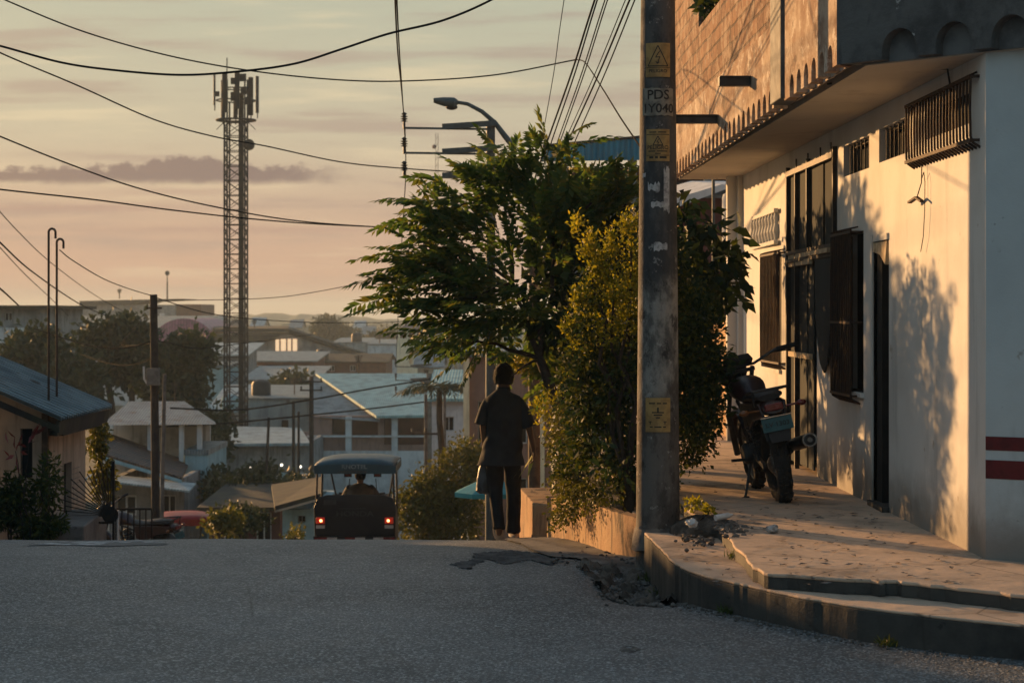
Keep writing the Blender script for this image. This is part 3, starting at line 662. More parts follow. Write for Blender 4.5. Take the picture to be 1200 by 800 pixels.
# ------------------------------------------------------------------ concrete utility pole with notices
def pole_mat():
    m = Mat('sooty_pole_concrete'); sep = m.N.new('ShaderNodeSeparateXYZ'); m.link(m.tc.outputs['Object'], sep.inputs[0])
    n = m.noise(5, 7, .7, m.coord((1, 1, .5))); c = m.mix(m.rmp(n, .42, .58), (.24, .23, .21), (.085, .083, .078))
    b1 = m.math('MULTIPLY', m.rmp(sep.outputs[2], 1.95, 2.12), m.math('SUBTRACT', 1.0, m.rmp(sep.outputs[2], 4.0, 4.6)))
    wob = m.math('ADD', sep.outputs[2], m.math('MULTIPLY', m.noise(6, 4), .5))
    b1 = m.rmp(wob, 2.05, 2.2); b2 = m.math('MULTIPLY', m.rmp(wob, .0, .1), m.math('SUBTRACT', 1.0, m.rmp(wob, 1.22, 1.42)))
    c = m.mix(m.math('MULTIPLY', b1, .74), c, (.028, .031, .036)); c = m.mix(m.math('MULTIPLY', b2, .6), c, (.045, .032, .027))
    sp = m.rmp(m.noise(9, 7, .75), .60, .63); c = m.mix(m.math('MULTIPLY', sp, .6), c, (.34, .33, .31))
    dk = m.rmp(m.noise(6, 7, .78, m.coord((1, 1, .6))), .56, .63); c = m.mix(m.math('MULTIPLY', dk, .8), c, (.02, .018, .018))
    return m.done(c, .8, m.bump(m.noise(30, 7, .7), .5, .012), 0, .25)
K['pole'] = pole_mat()
K['notice'] = pm('faded_yellow_notice', (.34, .22, .08), (.24, .15, .055), 12, .6, .1, 60, stain=(.08, .05, .03), stain_amt=.3)
K['numberplate'] = pm('dirty_number_board', (.23, .21, .17), (.13, .12, .10), 14, .7, .2, 60)
K['ink'] = pm('black_ink', (.018, .015, .013), (.03, .025, .02), 20, .6, 0)
K['paper'] = pm('torn_white_paper', (.42, .42, .42), (.20, .20, .20), 22, .8, .2, 60)
px0, py0 = 1.083, 15.2; PB = -1.66
def prad(z): return .167 - (z - PB) * .0092
UP = thing('utility_pole', 'thick sooty concrete utility pole with yellow warning notices standing at the kerb', 'utility pole', (px0, py0, PB))
m_ = MB(); m_.lathe((px0, py0, PB - .4), [(prad(PB + h), h) for h in [0, .4, 1, 2, 3, 4, 5, 6, 7, 8, 8.6]], 48); m_.build('shaft', K['pole'], UP, smooth=True)
fb = MB(); fb.lathe((px0, py0, PB - .1), [(.20, 0), (.185, .10), (.170, .15), (.162, .17)], 24); fb.jitter(.008).build('base_mortar', K['rubble'], UP, smooth=True)
view = math.atan2(-py0, -px0)     # direction from the pole to the street
def Pp(z0, off):     # wraps (u, v) onto the pole, u to the right in the picture
    def f(u, v, w=0):
        z = z0 + v; r = prad(z) + off + w; a = view + (u / prad(z)); return Vector((px0 + r * math.cos(a), py0 + r * math.sin(a), z))
    return f
def curved_sheet(P, w, h, th=.003, n=10, ragged=0, uc=0):
    mb = MB(); vs = []; 
    top = [h / 2 - random.uniform(0, ragged) for _ in range(n + 1)]; bt = [-h / 2 + random.uniform(0, ragged) for _ in range(n + 1)]
    for k in (0, 1):
        for i in range(n + 1): u = uc - w / 2 + w * i / n; vs += [P(u, bt[i], k * th), P(u, top[i], k * th)]
    m2 = 2 * (n + 1); fs = []
    for i in range(n):
        a = 2 * i; fs += [(a, a + 2, a + 3, a + 1), (m2 + a, m2 + a + 1, m2 + a + 3, m2 + a + 2), (a, m2 + a, m2 + a + 2, a + 2), (a + 1, a + 3, m2 + a + 3, m2 + a + 1)]
    fs += [(0, 1, m2 + 1, m2), (m2 - 2, 2 * m2 - 2, 2 * m2 - 1, m2 - 1)]; return mb.add(vs, fs)
def zc(py): return (365 - py) / F * 15.05
def line_mb(mb, P, u0, v0, u1, v1, w=.004):
    n = 6; d = Vector((u1 - u0, v1 - v0)); q = Vector((-d.y, d.x)).normalized() * w / 2
    for i in range(n):
        a = (u0 + d.x * i / n, v0 + d.y * i / n); b = (u0 + d.x * (i + 1) / n, v0 + d.y * (i + 1) / n)
        mb.add([P(a[0] - q.x, a[1] - q.y), P(b[0] - q.x, b[1] - q.y), P(b[0] + q.x, b[1] + q.y), P(a[0] + q.x, a[1] + q.y)], [(0, 1, 2, 3)])
def dashes(mb, P, v, words_, h=.008, u0=None):
    tot = sum(words_) + .012 * (len(words_) - 1); u = -tot / 2 if u0 is None else u0
    for w in words_: line_mb(mb, P, u, v, u + w, v, h); u += w + .012
def notice(pyc, w, h, kind, label):
    t = thing('warning_notice', label, 'notice', Pp(zc(pyc), 0)(0, 0)); P = Pp(zc(pyc), .003)
    curved_sheet(P, w, h).build('sheet', K['notice'], t)
    I = Pp(zc(pyc), .0075); mb = MB()
    if kind == 1:
        a = (-.072, -.045); b = (.072, -.045); c = (0, .105)
        for p, q in ((a, b), (b, c), (c, a)): line_mb(mb, I, p[0], p[1], q[0], q[1], .007)
        for p, q in (((.012, .065), (-.016, .018)), ((-.016, .018), (.014, .022)), ((.014, .022), (-.004, -.028)), ((-.004, -.028), (-.014, -.012)), ((-.004, -.028), (.009, -.016))): line_mb(mb, I, *p, *q, .006)
        line_mb(mb, I, -w / 2 + .004, -.056, w / 2 - .004, -.056, .004)
        mb.add(*(lambda k: (k.v, k.f))(text_mb('PELIGRO', .034, lambda x, y, z: I(x, y - .082))))
    elif kind == 2:
        line_mb(mb, I, -w / 2 + .004, .078, w / 2 - .004, .078, .005); dashes(mb, I, .095, [.05, .06], .008)
        a = (-.035, .0); b = (.035, .0); c = (0, .066)
        for p, q in ((a, b), (b, c), (c, a)): line_mb(mb, I, *p, *q, .006)
        for p, q in (((.006, .045), (-.008, .02)), ((-.008, .02), (.007, .022)), ((.007, .022), (-.002, .006))): line_mb(mb, I, *p, *q, .005)
        mb.add(*(lambda k: (k.v, k.f))(text_mb('PELIGRO', .04, lambda x, y, z: I(x, y - .018))))
        dashes(mb, I, -.045, [.05, .075], .008); dashes(mb, I, -.062, [.04], .007); line_mb(mb, I, -w / 2 + .004, -.075, w / 2 - .004, -.075, .004); dashes(mb, I, -.09, [.03, .02, .05], .016)
    else:
        dashes(mb, I, .085, [.045, .03, .03], .009); line_mb(mb, I, 0, .055, 0, .022, .012); dashes(mb, I, .018, [.085], .009); dashes(mb, I, .0, [.06], .009); dashes(mb, I, -.02, [.028], .009)
        for u in (-.055, .05):
            line_mb(mb, I, u - .013, -.05, u + .013, -.05, .005); line_mb(mb, I, u, -.045, u, -.068, .007)
        dashes(mb, I, -.088, [.02, .05, .02], .009)
    mb.build('lettering', K['ink'], t, recalc=False)
notice(70, .185, .25, 1, 'upper yellow warning notice with triangle and lightning bolt near top of the concrete pole')
notice(170, .175, .235, 2, 'yellow notice reading PELIGRO just below the number board on the concrete pole')
notice(486, .185, .25, 3, 'lowest yellow notice with small printed lines on the concrete pole beside the hedge')
nb = thing('number_board', 'dirty pale board with black stencilled pole number PDS 1Y040', 'number board', Pp(zc(119), 0)(0, 0))
curved_sheet(Pp(zc(119), .003), .245, .215, ragged=.012).build('board', K['numberplate'], nb)
I = Pp(zc(119), .0075); mb = MB()
for s, v, sz in (('PDS', .048, .098), ('1Y040', -.052, .094)):
    k = text_mb(s, sz, lambda x, y, z: I(x * .98 + .002, y + v)); mb.add(k.v, k.f)
mb.build('lettering', K['ink'], nb, recalc=False)
for (pyc, u, w, h, rg, lab) in ((222, .065, .045, .36, .05, 'long torn strip of white paper on the pole below the notice'), (219, -.03, .09, .085, .03, 'torn square scrap of white paper on the black part of the pole'), (240, .005, .11, .06, .02, 'wide white paper scrap below the torn square on the pole'), (289, .02, .10, .075, .02, 'faded grey paper scrap halfway up the concrete pole'), (205, -.11, .03, .04, .01, 'tiny white paper corner at left edge of the pole')):
    o = curved_sheet(Pp(zc(pyc), .002), w, h, .002, 8, rg, u).build('paper_scrap', K['paper']); tag(o, lab, 'paper', 'torn papers on the pole')
# rubble, litter and weeds at the foot of the pole
def stone_mb(c, r, seed=0):
    mb = MB(); mb.ball(c, r * random.uniform(.8, 1.4), r * random.uniform(.8, 1.3), r * random.uniform(.5, .8), 7, 5); return mb.jitter(r * .16)
rub = MB()
for k in range(170):
    a = random.random(); x = 1.2 + a * .42 + random.gauss(0, .05); y = 14.75 + random.gauss(0, .32) - a * .25; r = random.choice([.008, .012, .012, .016, .024]) * random.uniform(.7, 1.2)
    s_ = stone_mb((x, y, -1.61 + r * .3 + (.08 if x > 1.42 else 0)), r); rub.add(s_.v, s_.f)
for k in range(420):
    x = .83 + random.gauss(0, .11); y = 13.9 + random.gauss(0, .55); r = random.uniform(.006, .024)
    s_ = stone_mb((x, y, roadz(x, y) + .015), r); rub.add(s_.v, s_.f)
for k in range(60):
    x = random.uniform(.3, .95); y = 15.6 + random.gauss(0, .6); r = random.uniform(.006, .018)
    s_ = stone_mb((x, y, roadz(x, y) + .02), r); rub.add(s_.v, s_.f)
tag(rub.build('rubble', K['rubble'], smooth=False), 'small broken stones at the pole foot and in the hollow by the kerb', 'rubble', kind='stuff')
mound = MB(); mound.ball((1.42, 15.0, -1.61), .26, .34, .11, 20, 10); mound.jitter(.02); tag(mound.build('soil_mound', K['dirt'], smooth=True), kind='structure')
def crumple(c, r, name, mat, label, cat):
    mb = MB(); mb.ball(c, r, r * .9, r * .6, 12, 8); mb.jitter(r * .2); tag(mb.build(name, mat), label, cat)
K['whiteplastic'] = pm('white_plastic', (.55, .56, .56), (.42, .43, .44), 12, .45, .3, 40)
crumple((1.275, 14.55, -1.50), .045, 'plastic_bag', K['whiteplastic'], 'crumpled white plastic bag on rubble right beside the pole foot', 'plastic bag')
crumple((1.80, 14.15, -1.50), .045, 'paper_ball', K['paper'], 'crumpled white paper lying on the pavement behind the kerb', 'paper')
mb = MB(); mb.lathe((1.45, 14.6, -1.47), [(.022, 0), (.022, .11), (.009, .13), (.009, .145)], 12, (1, .5, .15)); tag(mb.build('plastic_bottle', K['whiteplastic'], smooth=True), 'pale plastic bottle lying among the weeds near the pole', 'bottle')
mb = MB(); mb.ball((.62, 10.9, T(10.9) + .004), .06, .13, .008, 10, 6); tag(mb.jitter(.008).build('dead_leaf', K['rubble']), 'flat brown leaf lying alone on the asphalt before the kerb', 'leaf')

lt = MB()
for k in range(420):
    x = random.uniform(1.05, 2.7); y = random.uniform(11.4, 15.5) if k % 3 else random.uniform(15, 21)
    if y < 12.1 and x < 1.6: continue
    top_ = -1.529 if x > 1.5 + .0 * y else -1.621
    if 1.38 < x < 1.56: continue
    if x < 1.5 and (x < 1.12 or y > 14.6): continue
    if x > 2.86: continue
    r = random.uniform(.008, .024); a = random.uniform(0, 6.28); z = top_ + .004
    lt.add([(x + r * math.cos(a + q) * (1.6 if q in (0, math.pi) else .7), y + r * math.sin(a + q) * (1.6 if q in (0, math.pi) else .7), z + random.uniform(0, .010)) for q in (0, 1.57, math.pi, 4.71)], [(0, 1, 2, 3)])
tag(lt.build('leaf_litter', K['rubble'], recalc=False), 'scattered dry leaves and bits of litter on the pavement', 'litter', kind='stuff')
gr = MB()
for k in range(900):
    t = random.random(); i = int(t * (len(lo_edge) - 2)); ex_, ey_ = lo_edge[i]
    if ey_ > 15.2 or ey_ < 10.2: continue
    x = ex_ - abs(random.gauss(0, .06)); y = ey_ - abs(random.gauss(0, .10)); r = random.uniform(.003, .010); q_ = stone_mb((x, y, roadz(x, y) + r * .6), r); gr.add(q_.v, q_.f)
tag(gr.build('grit', K['rubble']), 'loose grit gathered along the foot of the kerb', 'grit', kind='stuff')
K['weed'] = leafmat('weed_leaves', [(.05, .08, .02), (.09, .11, .025)], .3, .6)
for i, (wx_, wy_) in enumerate(((1.03, 14.2), (1.0, 14.75), (1.30, 12.36), (1.47, 13.4), (2.05, 11.12))):
    n_ = 70; P_ = np.array([[wx_, wy_, (roadz(wx_, wy_) if i != 3 else -1.62)]] * n_) + rng.normal(size=(n_, 3)) * [.03, .04, .002]; D_ = rng.normal(size=(n_, 3)) * [.6, .6, .2] + [0, 0, .9]
    V_, F_ = leaf_quads(P_, D_, rng.uniform(.03, .085, n_), rng.uniform(.006, .012, n_)); tag(fast_mesh('weed', V_, F_, K['weed']), ('tiny weed tuft at kerb foot left of the stones', 'tiny weed tuft between the pole foot and the road', 'small weed tuft at the bend of the kerb', 'small weed tuft in the step between kerb and slab', 'small weed tuft at kerb foot in the lower right')[i], 'weed', 'weeds along the kerb')
# ------------------------------------------------------------------ foliage
K['leafpin'] = leafmat('tree_leaflets', [(.050, .105, .040), (.072, .135, .046), (.10, .165, .048), (.16, .16, .038)], .52, .55, .25)
K['leafbig'] = leafmat('broad_dark_leaves', [(.014, .036, .022), (.022, .048, .024), (.034, .062, .024), (.09, .11, .022)], .24, .6, .2)
K['leafyel'] = leafmat('yellow_green_leaves', [(.26, .27, .028), (.36, .32, .032), (.18, .21, .026), (.44, .36, .04)], .52, .5)
K['leafhedge'] = leafmat('hedge_leaves', [(.020, .044, .018), (.034, .060, .020), (.06, .08, .022), (.13, .13, .025)], .36, .68, .15)
K['leafbush'] = leafmat('olive_bush_leaves', [(.07, .085, .018), (.10, .11, .022), (.14, .13, .025), (.05, .065, .016)], .4, .55)
K['leaffar'] = leafmat('far_crown_leaves', [(.022, .036, .016), (.035, .05, .02), (.05, .062, .024)], .25, .6)
K['bark'] = pm('brown_bark', (.05, .038, .028), (.028, .021, .016), 9, .9, .7, 30, bdist=.02)
def pb(px, py, d, rx, ry, rd, w=None):      # a crown blob given by where it stands
    c = Q(px, py, d); b = (c.x, c.y, c.z, rx / F * d, rd, ry / F * d)
    return b + ((w,) if w else (b[3] * b[4] * b[5],))
def fronds(P0, D0, L, npair=9, leafl=.13, leafw=.042, droop=.5, ang=60):
    n = len(P0); D = nrmz(D0); up = np.array([0, 0, 1.0]); Sd = nrmz(np.cross(D, up) + rng.normal(size=(n, 3)) * .25); C = []; DD = []; LL = []; WW = []; UPv = []
    RV = []; RF = []; prev = P0.copy(); L = L.reshape(-1, 1); base = 0
    for k in range(1, npair + 1):
        t = k / npair; pos = P0 + D * L * t - up * L * droop * t * t; tan = nrmz(D - up * 2 * droop * t); nrm = nrmz(np.cross(Sd, tan))
        for s in (-1, 1):
            a = R(ang - 22 * t); d = tan * math.cos(a) + Sd * s * math.sin(a) - up * .28 + rng.normal(size=(n, 3)) * .10
            C.append(pos); DD.append(d); ll = leafl * (.65 + .6 * math.sin(math.pi * min(1, t * .85 + .1))) * rng.uniform(.85, 1.1, n); LL.append(ll); WW.append(ll * leafw / leafl); UPv.append(nrm)
        w = .003; RV.append(np.stack([prev - Sd * w, prev + Sd * w, pos + Sd * w, pos - Sd * w], 1)); prev = pos
    C.append(prev); DD.append(tan); LL.append(np.full(n, leafl)); WW.append(np.full(n, leafw)); UPv.append(nrm)
    V, Fq = leaf_quads(np.concatenate(C), np.concatenate(DD), np.concatenate(LL), np.concatenate(WW), np.concatenate(UPv), .12)
    RV = np.concatenate(RV).reshape(-1, 3); RF = np.arange(len(RV)).reshape(-1, 4) + len(V)
    return np.concatenate([V, RV]), np.concatenate([Fq, RF])
def limb(mb, a, b, r0, r1, wob=.06, n=7):
    a = Vector(a); b = Vector(b); L = (b - a).length; pts = []
    for i in range(n + 1):
        t = i / n; p = a.lerp(b, t); f = math.sin(math.pi * t) * L * wob
        pts.append(p + Vector((random.uniform(-f, f), random.uniform(-f, f), random.uniform(-f, f) * .5 + f * .6)))
    mb.tube(pts, [r0 + (r1 - r0) * i / n for i in range(n + 1)], 7); return pts
# main feathery tree
TR = thing('feathery_tree', 'tall green tree with feathery leaflets spreading left over the walking man', 'tree', (.62, 19.8, -1.75))
tk = MB(); base = Vector((.70, 19.7, -1.8)); fork = Q(655, 480, 20.0); f2 = Q(632, 420, 20.2)
tk.tube([base, Vector((.66, 19.8, -1.4)), fork, Q(644, 450, 20.1), f2], [.075, .068, .058, .052, .045], 10)
limb(tk, fork, Q(680, 370, 20.1), .045, .03); limb(tk, Q(668, 470, 20.0), Q(668, 395, 19.9), .03, .022)
tips = []
for (a, b, r0) in ((f2, Q(600, 330, 20.4), .035), (f2, Q(560, 400, 20.3), .026), (f2, Q(650, 300, 20.3), .036), (Q(600, 330, 20.4), Q(590, 235, 20.5), .024), (Q(650, 300, 20.3), Q(645, 190, 20.4), .026), (Q(600, 330, 20.4), Q(520, 290, 20.2), .02), (Q(560, 400, 20.3), Q(490, 350, 20.4), .018), (Q(650, 300, 20.3), Q(700, 230, 20.3), .022), (Q(590, 235, 20.5), Q(505, 250, 20.4), .013), (Q(560, 400, 20.3), Q(500, 410, 20.2), .013), (Q(680, 370, 20.1), Q(720, 290, 20.0), .024), (Q(645, 190, 20.4), Q(620, 170, 20.4), .012), (Q(600, 330, 20.4), Q(555, 350, 19.8), .016), (f2, Q(600, 440, 19.9), .016)):
    limb(tk, a, b, r0, r0 * .45)
tk.build('trunk', K['bark'], TR, smooth=True)
blobs = [pb(525, 262, 20.2, 34, 24, .35), pb(575, 215, 20.2, 26, 26, .3), pb(490, 318, 20.2, 26, 26, .3), pb(640, 195, 20.3, 34, 28, .35), pb(600, 225, 20.4, 40, 35, .4), pb(650, 270, 20.3, 62, 62, .6), pb(560, 268, 20.4, 50, 38, .4), pb(520, 300, 20.3, 48, 40, .4), pb(500, 345, 20.3, 42, 34, .4), pb(560, 335, 20.2, 62, 48, .6), pb(605, 365, 20.2, 56, 34, .6), pb(545, 385, 20.2, 60, 36, .5), pb(640, 405, 21.8, 40, 20, .5), pb(700, 240, 20.3, 46, 40, .5), pb(560, 400, 21.8, 36, 12, .3), pb(648, 440, 21.8, 26, 24, .4), pb(600, 412, 21.8, 34, 12, .3), pb(655, 380, 20.8, 30, 40, .4)]
P0, d0 = blob_points(blobs, 720, .1); cen = np.array(Q(640, 360, 20.3))
D = nrmz(P0 - cen) * 1.0 + rng.normal(size=P0.shape) * .42 + np.array([-.15, 0, .40])
V1, F1 = fronds(P0, D, rng.uniform(.26, .44, len(P0)), 8, .108, .044, .26)
# long sprays that reach out of the crown to the left and up
SP = [(560, 262, -1, .35), (545, 250, -1, .2), (530, 275, -1, .12), (520, 300, -1, .0), (505, 330, -1, .05), (510, 290, -1, .3), (500, 238, -1, .35), (515, 250, -.9, .5), (535, 225, -.8, .5), (560, 215, -.6, .7), (590, 190, -.4, .8), (478, 300, -1, .2), (470, 325, -1, .1), (620, 185, -.7, .5), (640, 175, -.1, .8), (655, 170, .5, .6), (610, 200, -.8, .3), (585, 215, -.7, .5), (540, 235, -1, .1), (470, 350, -1, .1), (490, 315, -1, .2), (530, 240, -.9, .35), (665, 175, .7, .4), (690, 200, .8, .3), (470, 360, -1, .15), (500, 262, -1, .15)]
P1 = np.array([Q(a, b, 20.3 + random.uniform(-.3, .3)) for a, b, _, _ in SP]); D1 = np.array([(c, random.uniform(-.4, .4), e) for _, _, c, e in SP])
V2, F2 = fronds(P1, D1, np.full(len(P1), .52), 11, .13, .050, .26)
fast_mesh('crown', np.concatenate([V1, V2]), np.concatenate([F1, F2 + len(V1)]), K['leafpin'], TR)
# broad-leaved plant behind and right of it
def leafy(name, label, cat, base, blobs, n, ll, lw, mat, hang=.3, tops=(), r0=.05, shell=.35, group=None, out=.6, clump=1):
    t = thing(name, label, cat, base, group); P_, d = blob_points(blobs, n // clump, shell)
    if clump > 1:
        P_ = np.repeat(P_, clump, 0) + rng.normal(size=(n // clump * clump, 3)) * ll * .8; d = np.repeat(d, clump, 0)
    D = d * out + rng.normal(size=P_.shape) * .6 + np.array([0, 0, -hang]); s = rng.uniform(.65, 1.25, len(P_))
    V, Fq = leaf_quads(P_, D, s * ll, s * lw); fast_mesh('foliage', V, Fq, mat, t); tk = MB()
    for q in tops: limb(tk, Vector(base) + Vector((random.uniform(-.05, .05), 0, 0)), q, r0, r0 * .35, .05)
    if tops: tk.build('stem', K['bark'], t, smooth=True)
    return t
leafy('broadleaf_tree', 'dark broad-leaved tree between the feathery tree and the concrete pole', 'tree', (1.0, 20.4, -1.8),
      [pb(690, 300, 20.6, 62, 62, .5), pb(735, 250, 20.8, 48, 44, .5), pb(650, 350, 20.4, 50, 60, .5), pb(740, 330, 20.6, 50, 60, .5), pb(800, 260, 21, 34, 34, .5), pb(700, 400, 20.4, 60, 40, .5), pb(835, 300, 21.2, 42, 44, .5), pb(800, 340, 20.8, 44, 60, .6), pb(850, 330, 21.0, 26, 44, .4)],
      2600, .17, .085, K['leafbig'], .7, [Q(690, 330, 20.5), Q(740, 280, 20.7), Q(810, 300, 20.9), Q(700, 250, 20.6)], .07, .2)
leafy('golden_shrub', 'tall yellow-green shrub with upright shoots glowing left of the concrete pole', 'shrub', (.98, 16.7, -1.7),
      [pb(722, 340, 16.6, 24, 30, .3), pb(735, 372, 16.7, 26, 26, .3), pb(705, 385, 16.6, 22, 22, .25), pb(740, 300, 16.6, 12, 26, .2), pb(690, 290, 16.6, 6, 18, .10, .006), pb(703, 318, 16.6, 9, 24, .12, .012), pb(735, 265, 16.6, 5, 14, .1, .004), pb(686, 400, 16.9, 16, 24, .2), pb(676, 264, 16.6, 4, 10, .08, .0015), pb(716, 285, 16.6, 5, 24, .1, .005), pb(664, 455, 17.6, 12, 22, .15), pb(680, 350, 16.6, 9, 14, .1, .006), pb(672, 385, 16.8, 10, 14, .1, .006), pb(748, 330, 16.6, 10, 20, .15, .01)],
      5200, .040, .021, K['leafyel'], -.5, [Q(720, 330, 16.6), Q(700, 390, 16.7), Q(740, 290, 16.6), Q(735, 380, 16.7), Q(690, 300, 16.6)], .025, .1, clump=3)
hb_ = [pb(686, 365, 16.7, 16, 46, .3), pb(668, 430, 16.9, 13, 40, .25), pb(700, 330, 16.8, 12, 40, .25), pb(725, 450, 17.0, 46, 50, .5), pb(702, 515, 17.3, 42, 38, .45), pb(775, 400, 16.9, 46, 62, .5), pb(775, 330, 17.0, 32, 56, .4), pb(800, 460, 17.1, 40, 56, .5), pb(812, 420, 17.5, 34, 46, .5), pb(765, 300, 16.8, 24, 40, .35, .02), pb(690, 470, 17.3, 30, 34, .4), pb(742, 550, 16.9, 38, 34, .35), pb(668, 540, 18.0, 20, 22, .3), pb(798, 520, 17.8, 34, 30, .4), pb(828, 470, 18.6, 20, 40, .4), pb(770, 562, 16.6, 22, 18, .2), pb(800, 370, 17.6, 42, 40, .5), pb(700, 420, 17.2, 34, 34, .35), pb(840, 430, 19, 12, 30, .3), pb(822, 500, 18.2, 20, 24, .3)]
leafy('garden_hedge', 'dense dark small-leaved hedge growing out of the ochre planter', 'hedge', (.98, 17.2, -1.7), hb_, 30000, .046, .028, K['leafhedge'], .1,
      [Q(720, 460, 17.1), Q(760, 420, 17.1), Q(800, 450, 17.2), Q(705, 500, 17.3), Q(740, 500, 17.0), Q(815, 400, 17.7)], .03, .3, clump=3)
leafy('climbing_shoots', 'loose longer leaved shoots poking out of the dark hedge on both sides of the pole', 'shrub', (1.02, 17.0, -1.7),
      [pb(700, 470, 16.9, 44, 60, .4), pb(735, 540, 16.6, 44, 36, .3), pb(815, 440, 17.2, 50, 80, .5), pb(680, 430, 17.2, 24, 40, .3), pb(770, 300, 16.8, 40, 50, .4)], 1300, .085, .034, K['leafbig'], .1, [Q(700, 470, 17.0), Q(735, 520, 16.8), Q(810, 440, 17.2)], .012, .5)
leafy('trailing_creeper', 'thin trailing creeper with small golden leaves hanging over the planter wall', 'creeper', (.56, 18.3, -1.75),
      [pb(692, 592, 16.95, 20, 12, .12), pb(712, 580, 16.6, 18, 14, .12), pb(672, 578, 17.9, 22, 18, .3), pb(660, 560, 18.4, 16, 22, .3), pb(664, 600, 17.7, 18, 16, .2), pb(652, 606, 18.4, 10, 14, .2), pb(694, 572, 17.2, 24, 16, .2), pb(650, 520, 18.6, 12, 26, .25), pb(662, 500, 18.4, 16, 26, .3)],
      3600, .04, .022, K['leafbush'], .5, [Q(662, 600, 17.75), Q(655, 555, 18.4), Q(650, 500, 18.7), Q(692, 590, 17.3), Q(662, 500, 18.5)], .01, .1, clump=2)
leafy('golden_hedge', 'sunlit yellow-green leaf tufts between the pole and the dark hedge top', 'shrub', (1.0, 17.6, -1.7),
      [pb(728, 500, 17.6, 12, 36, .2), pb(812, 590, 15.6, 14, 8, .15, .003), pb(640, 480, 19.4, 20, 30, .2), pb(612, 425, 22.2, 34, 14, .2, .02), pb(830, 598, 15.2, 8, 5, .1, .002)], 1700, .04, .022, K['leafyel'], 0, [Q(728, 500, 17.6)], .01, .1)
leafy('window_plant', 'green plant growing in the dark brick window opening above', 'plant', (2.2, 20.7, 3.03),
      [(2.15, 20.5, 3.35, .12, .5, .28, 1), (2.05, 21.3, 3.2, .1, .3, .16, .5)], 500, .12, .05, K['leafbig'], 0, [(2.15, 20.5, 3.4)], .015, .1)
leafy('roadside_bush', 'spreading olive-green bush at the road edge between the motor taxi and the man', 'bush', (PX(515, 40), 40, T(40)),
      [pb(512, 590, 40, 40, 40, .6), pb(540, 550, 40.3, 22, 36, .5), pb(488, 605, 39.8, 26, 34, .5), pb(530, 610, 40, 40, 34, .6), pb(498, 566, 40, 16, 18, .4), pb(548, 528, 40.5, 12, 20, .3), pb(470, 590, 40, 10, 16, .3, .02), pb(520, 545, 40, 10, 16, .3, .02), pb(560, 560, 40, 16, 40, .5)], 9000, .11, .05, K['leafbush'], .1, [Q(515, 560, 40), Q(545, 535, 40.2), Q(490, 590, 40), Q(500, 560, 40)], .04, .3, clump=4)

# ------------------------------------------------------------------ people
K['skin'] = pm('brown_skin', (.16, .085, .05), (.13, .07, .04), 8, .55, .05, 60)
K['hair'] = pm('black_hair', (.007, .006, .006), (.011, .009, .008), 30, .8, .8, 120, spec=.15, bdist=.02)
K['shirt'] = pm('dark_shirt', (.030, .033, .036), (.022, .024, .027), 6, .85, .5, 22, bdist=.012)
K['trousers'] = pm('black_trousers', (.014, .014, .016), (.02, .02, .022), 6, .9, .5, 20, bdist=.012)
K['sole'] = pm('tan_sandal', (.62, .52, .42), (.48, .40, .32), 10, .8, .2, 40)
def V3(*a): return Vector(a)
def hand_chain(J, E, wrist_i, wpos, palm_dir, side, curl, s=1.0):
    """palm and five bent fingers grown from the wrist joint"""
    pd = Vector(palm_dir).normalized(); sd = Vector(side).normalized(); cd = Vector(curl).normalized()
    J.append((wpos + pd * .045 * s, .022 * s)); pi = len(J) - 1; E.append((wrist_i, pi)); J.append((wpos + pd * .085 * s, .024 * s)); qi = len(J) - 1; E.append((pi, qi))
    for k, (o, L) in enumerate(((-.030, .070), (-.010, .080), (.010, .075), (.028, .058))):
        a = wpos + pd * .095 * s + sd * o * s; b = a + (pd * .8 + cd * .3).normalized() * L * .5 * s; c = b + (pd * .5 + cd * .8).normalized() * L * .5 * s
        i0 = len(J); J += [(a, .0095 * s), (b, .0085 * s), (c, .007 * s)]; E += [(qi, i0), (i0, i0 + 1), (i0 + 1, i0 + 2)]
    a = wpos + pd * .04 * s - sd * .035 * s; b = a + (pd * .7 - sd * .5).normalized() * .035 * s; c = b + (pd * .9 + cd * .4).normalized() * .03 * s
    i0 = len(J); J += [(a, .012 * s), (b, .010 * s), (c, .008 * s)]; E += [(pi, i0), (i0, i0 + 1), (i0 + 1, i0 + 2)]
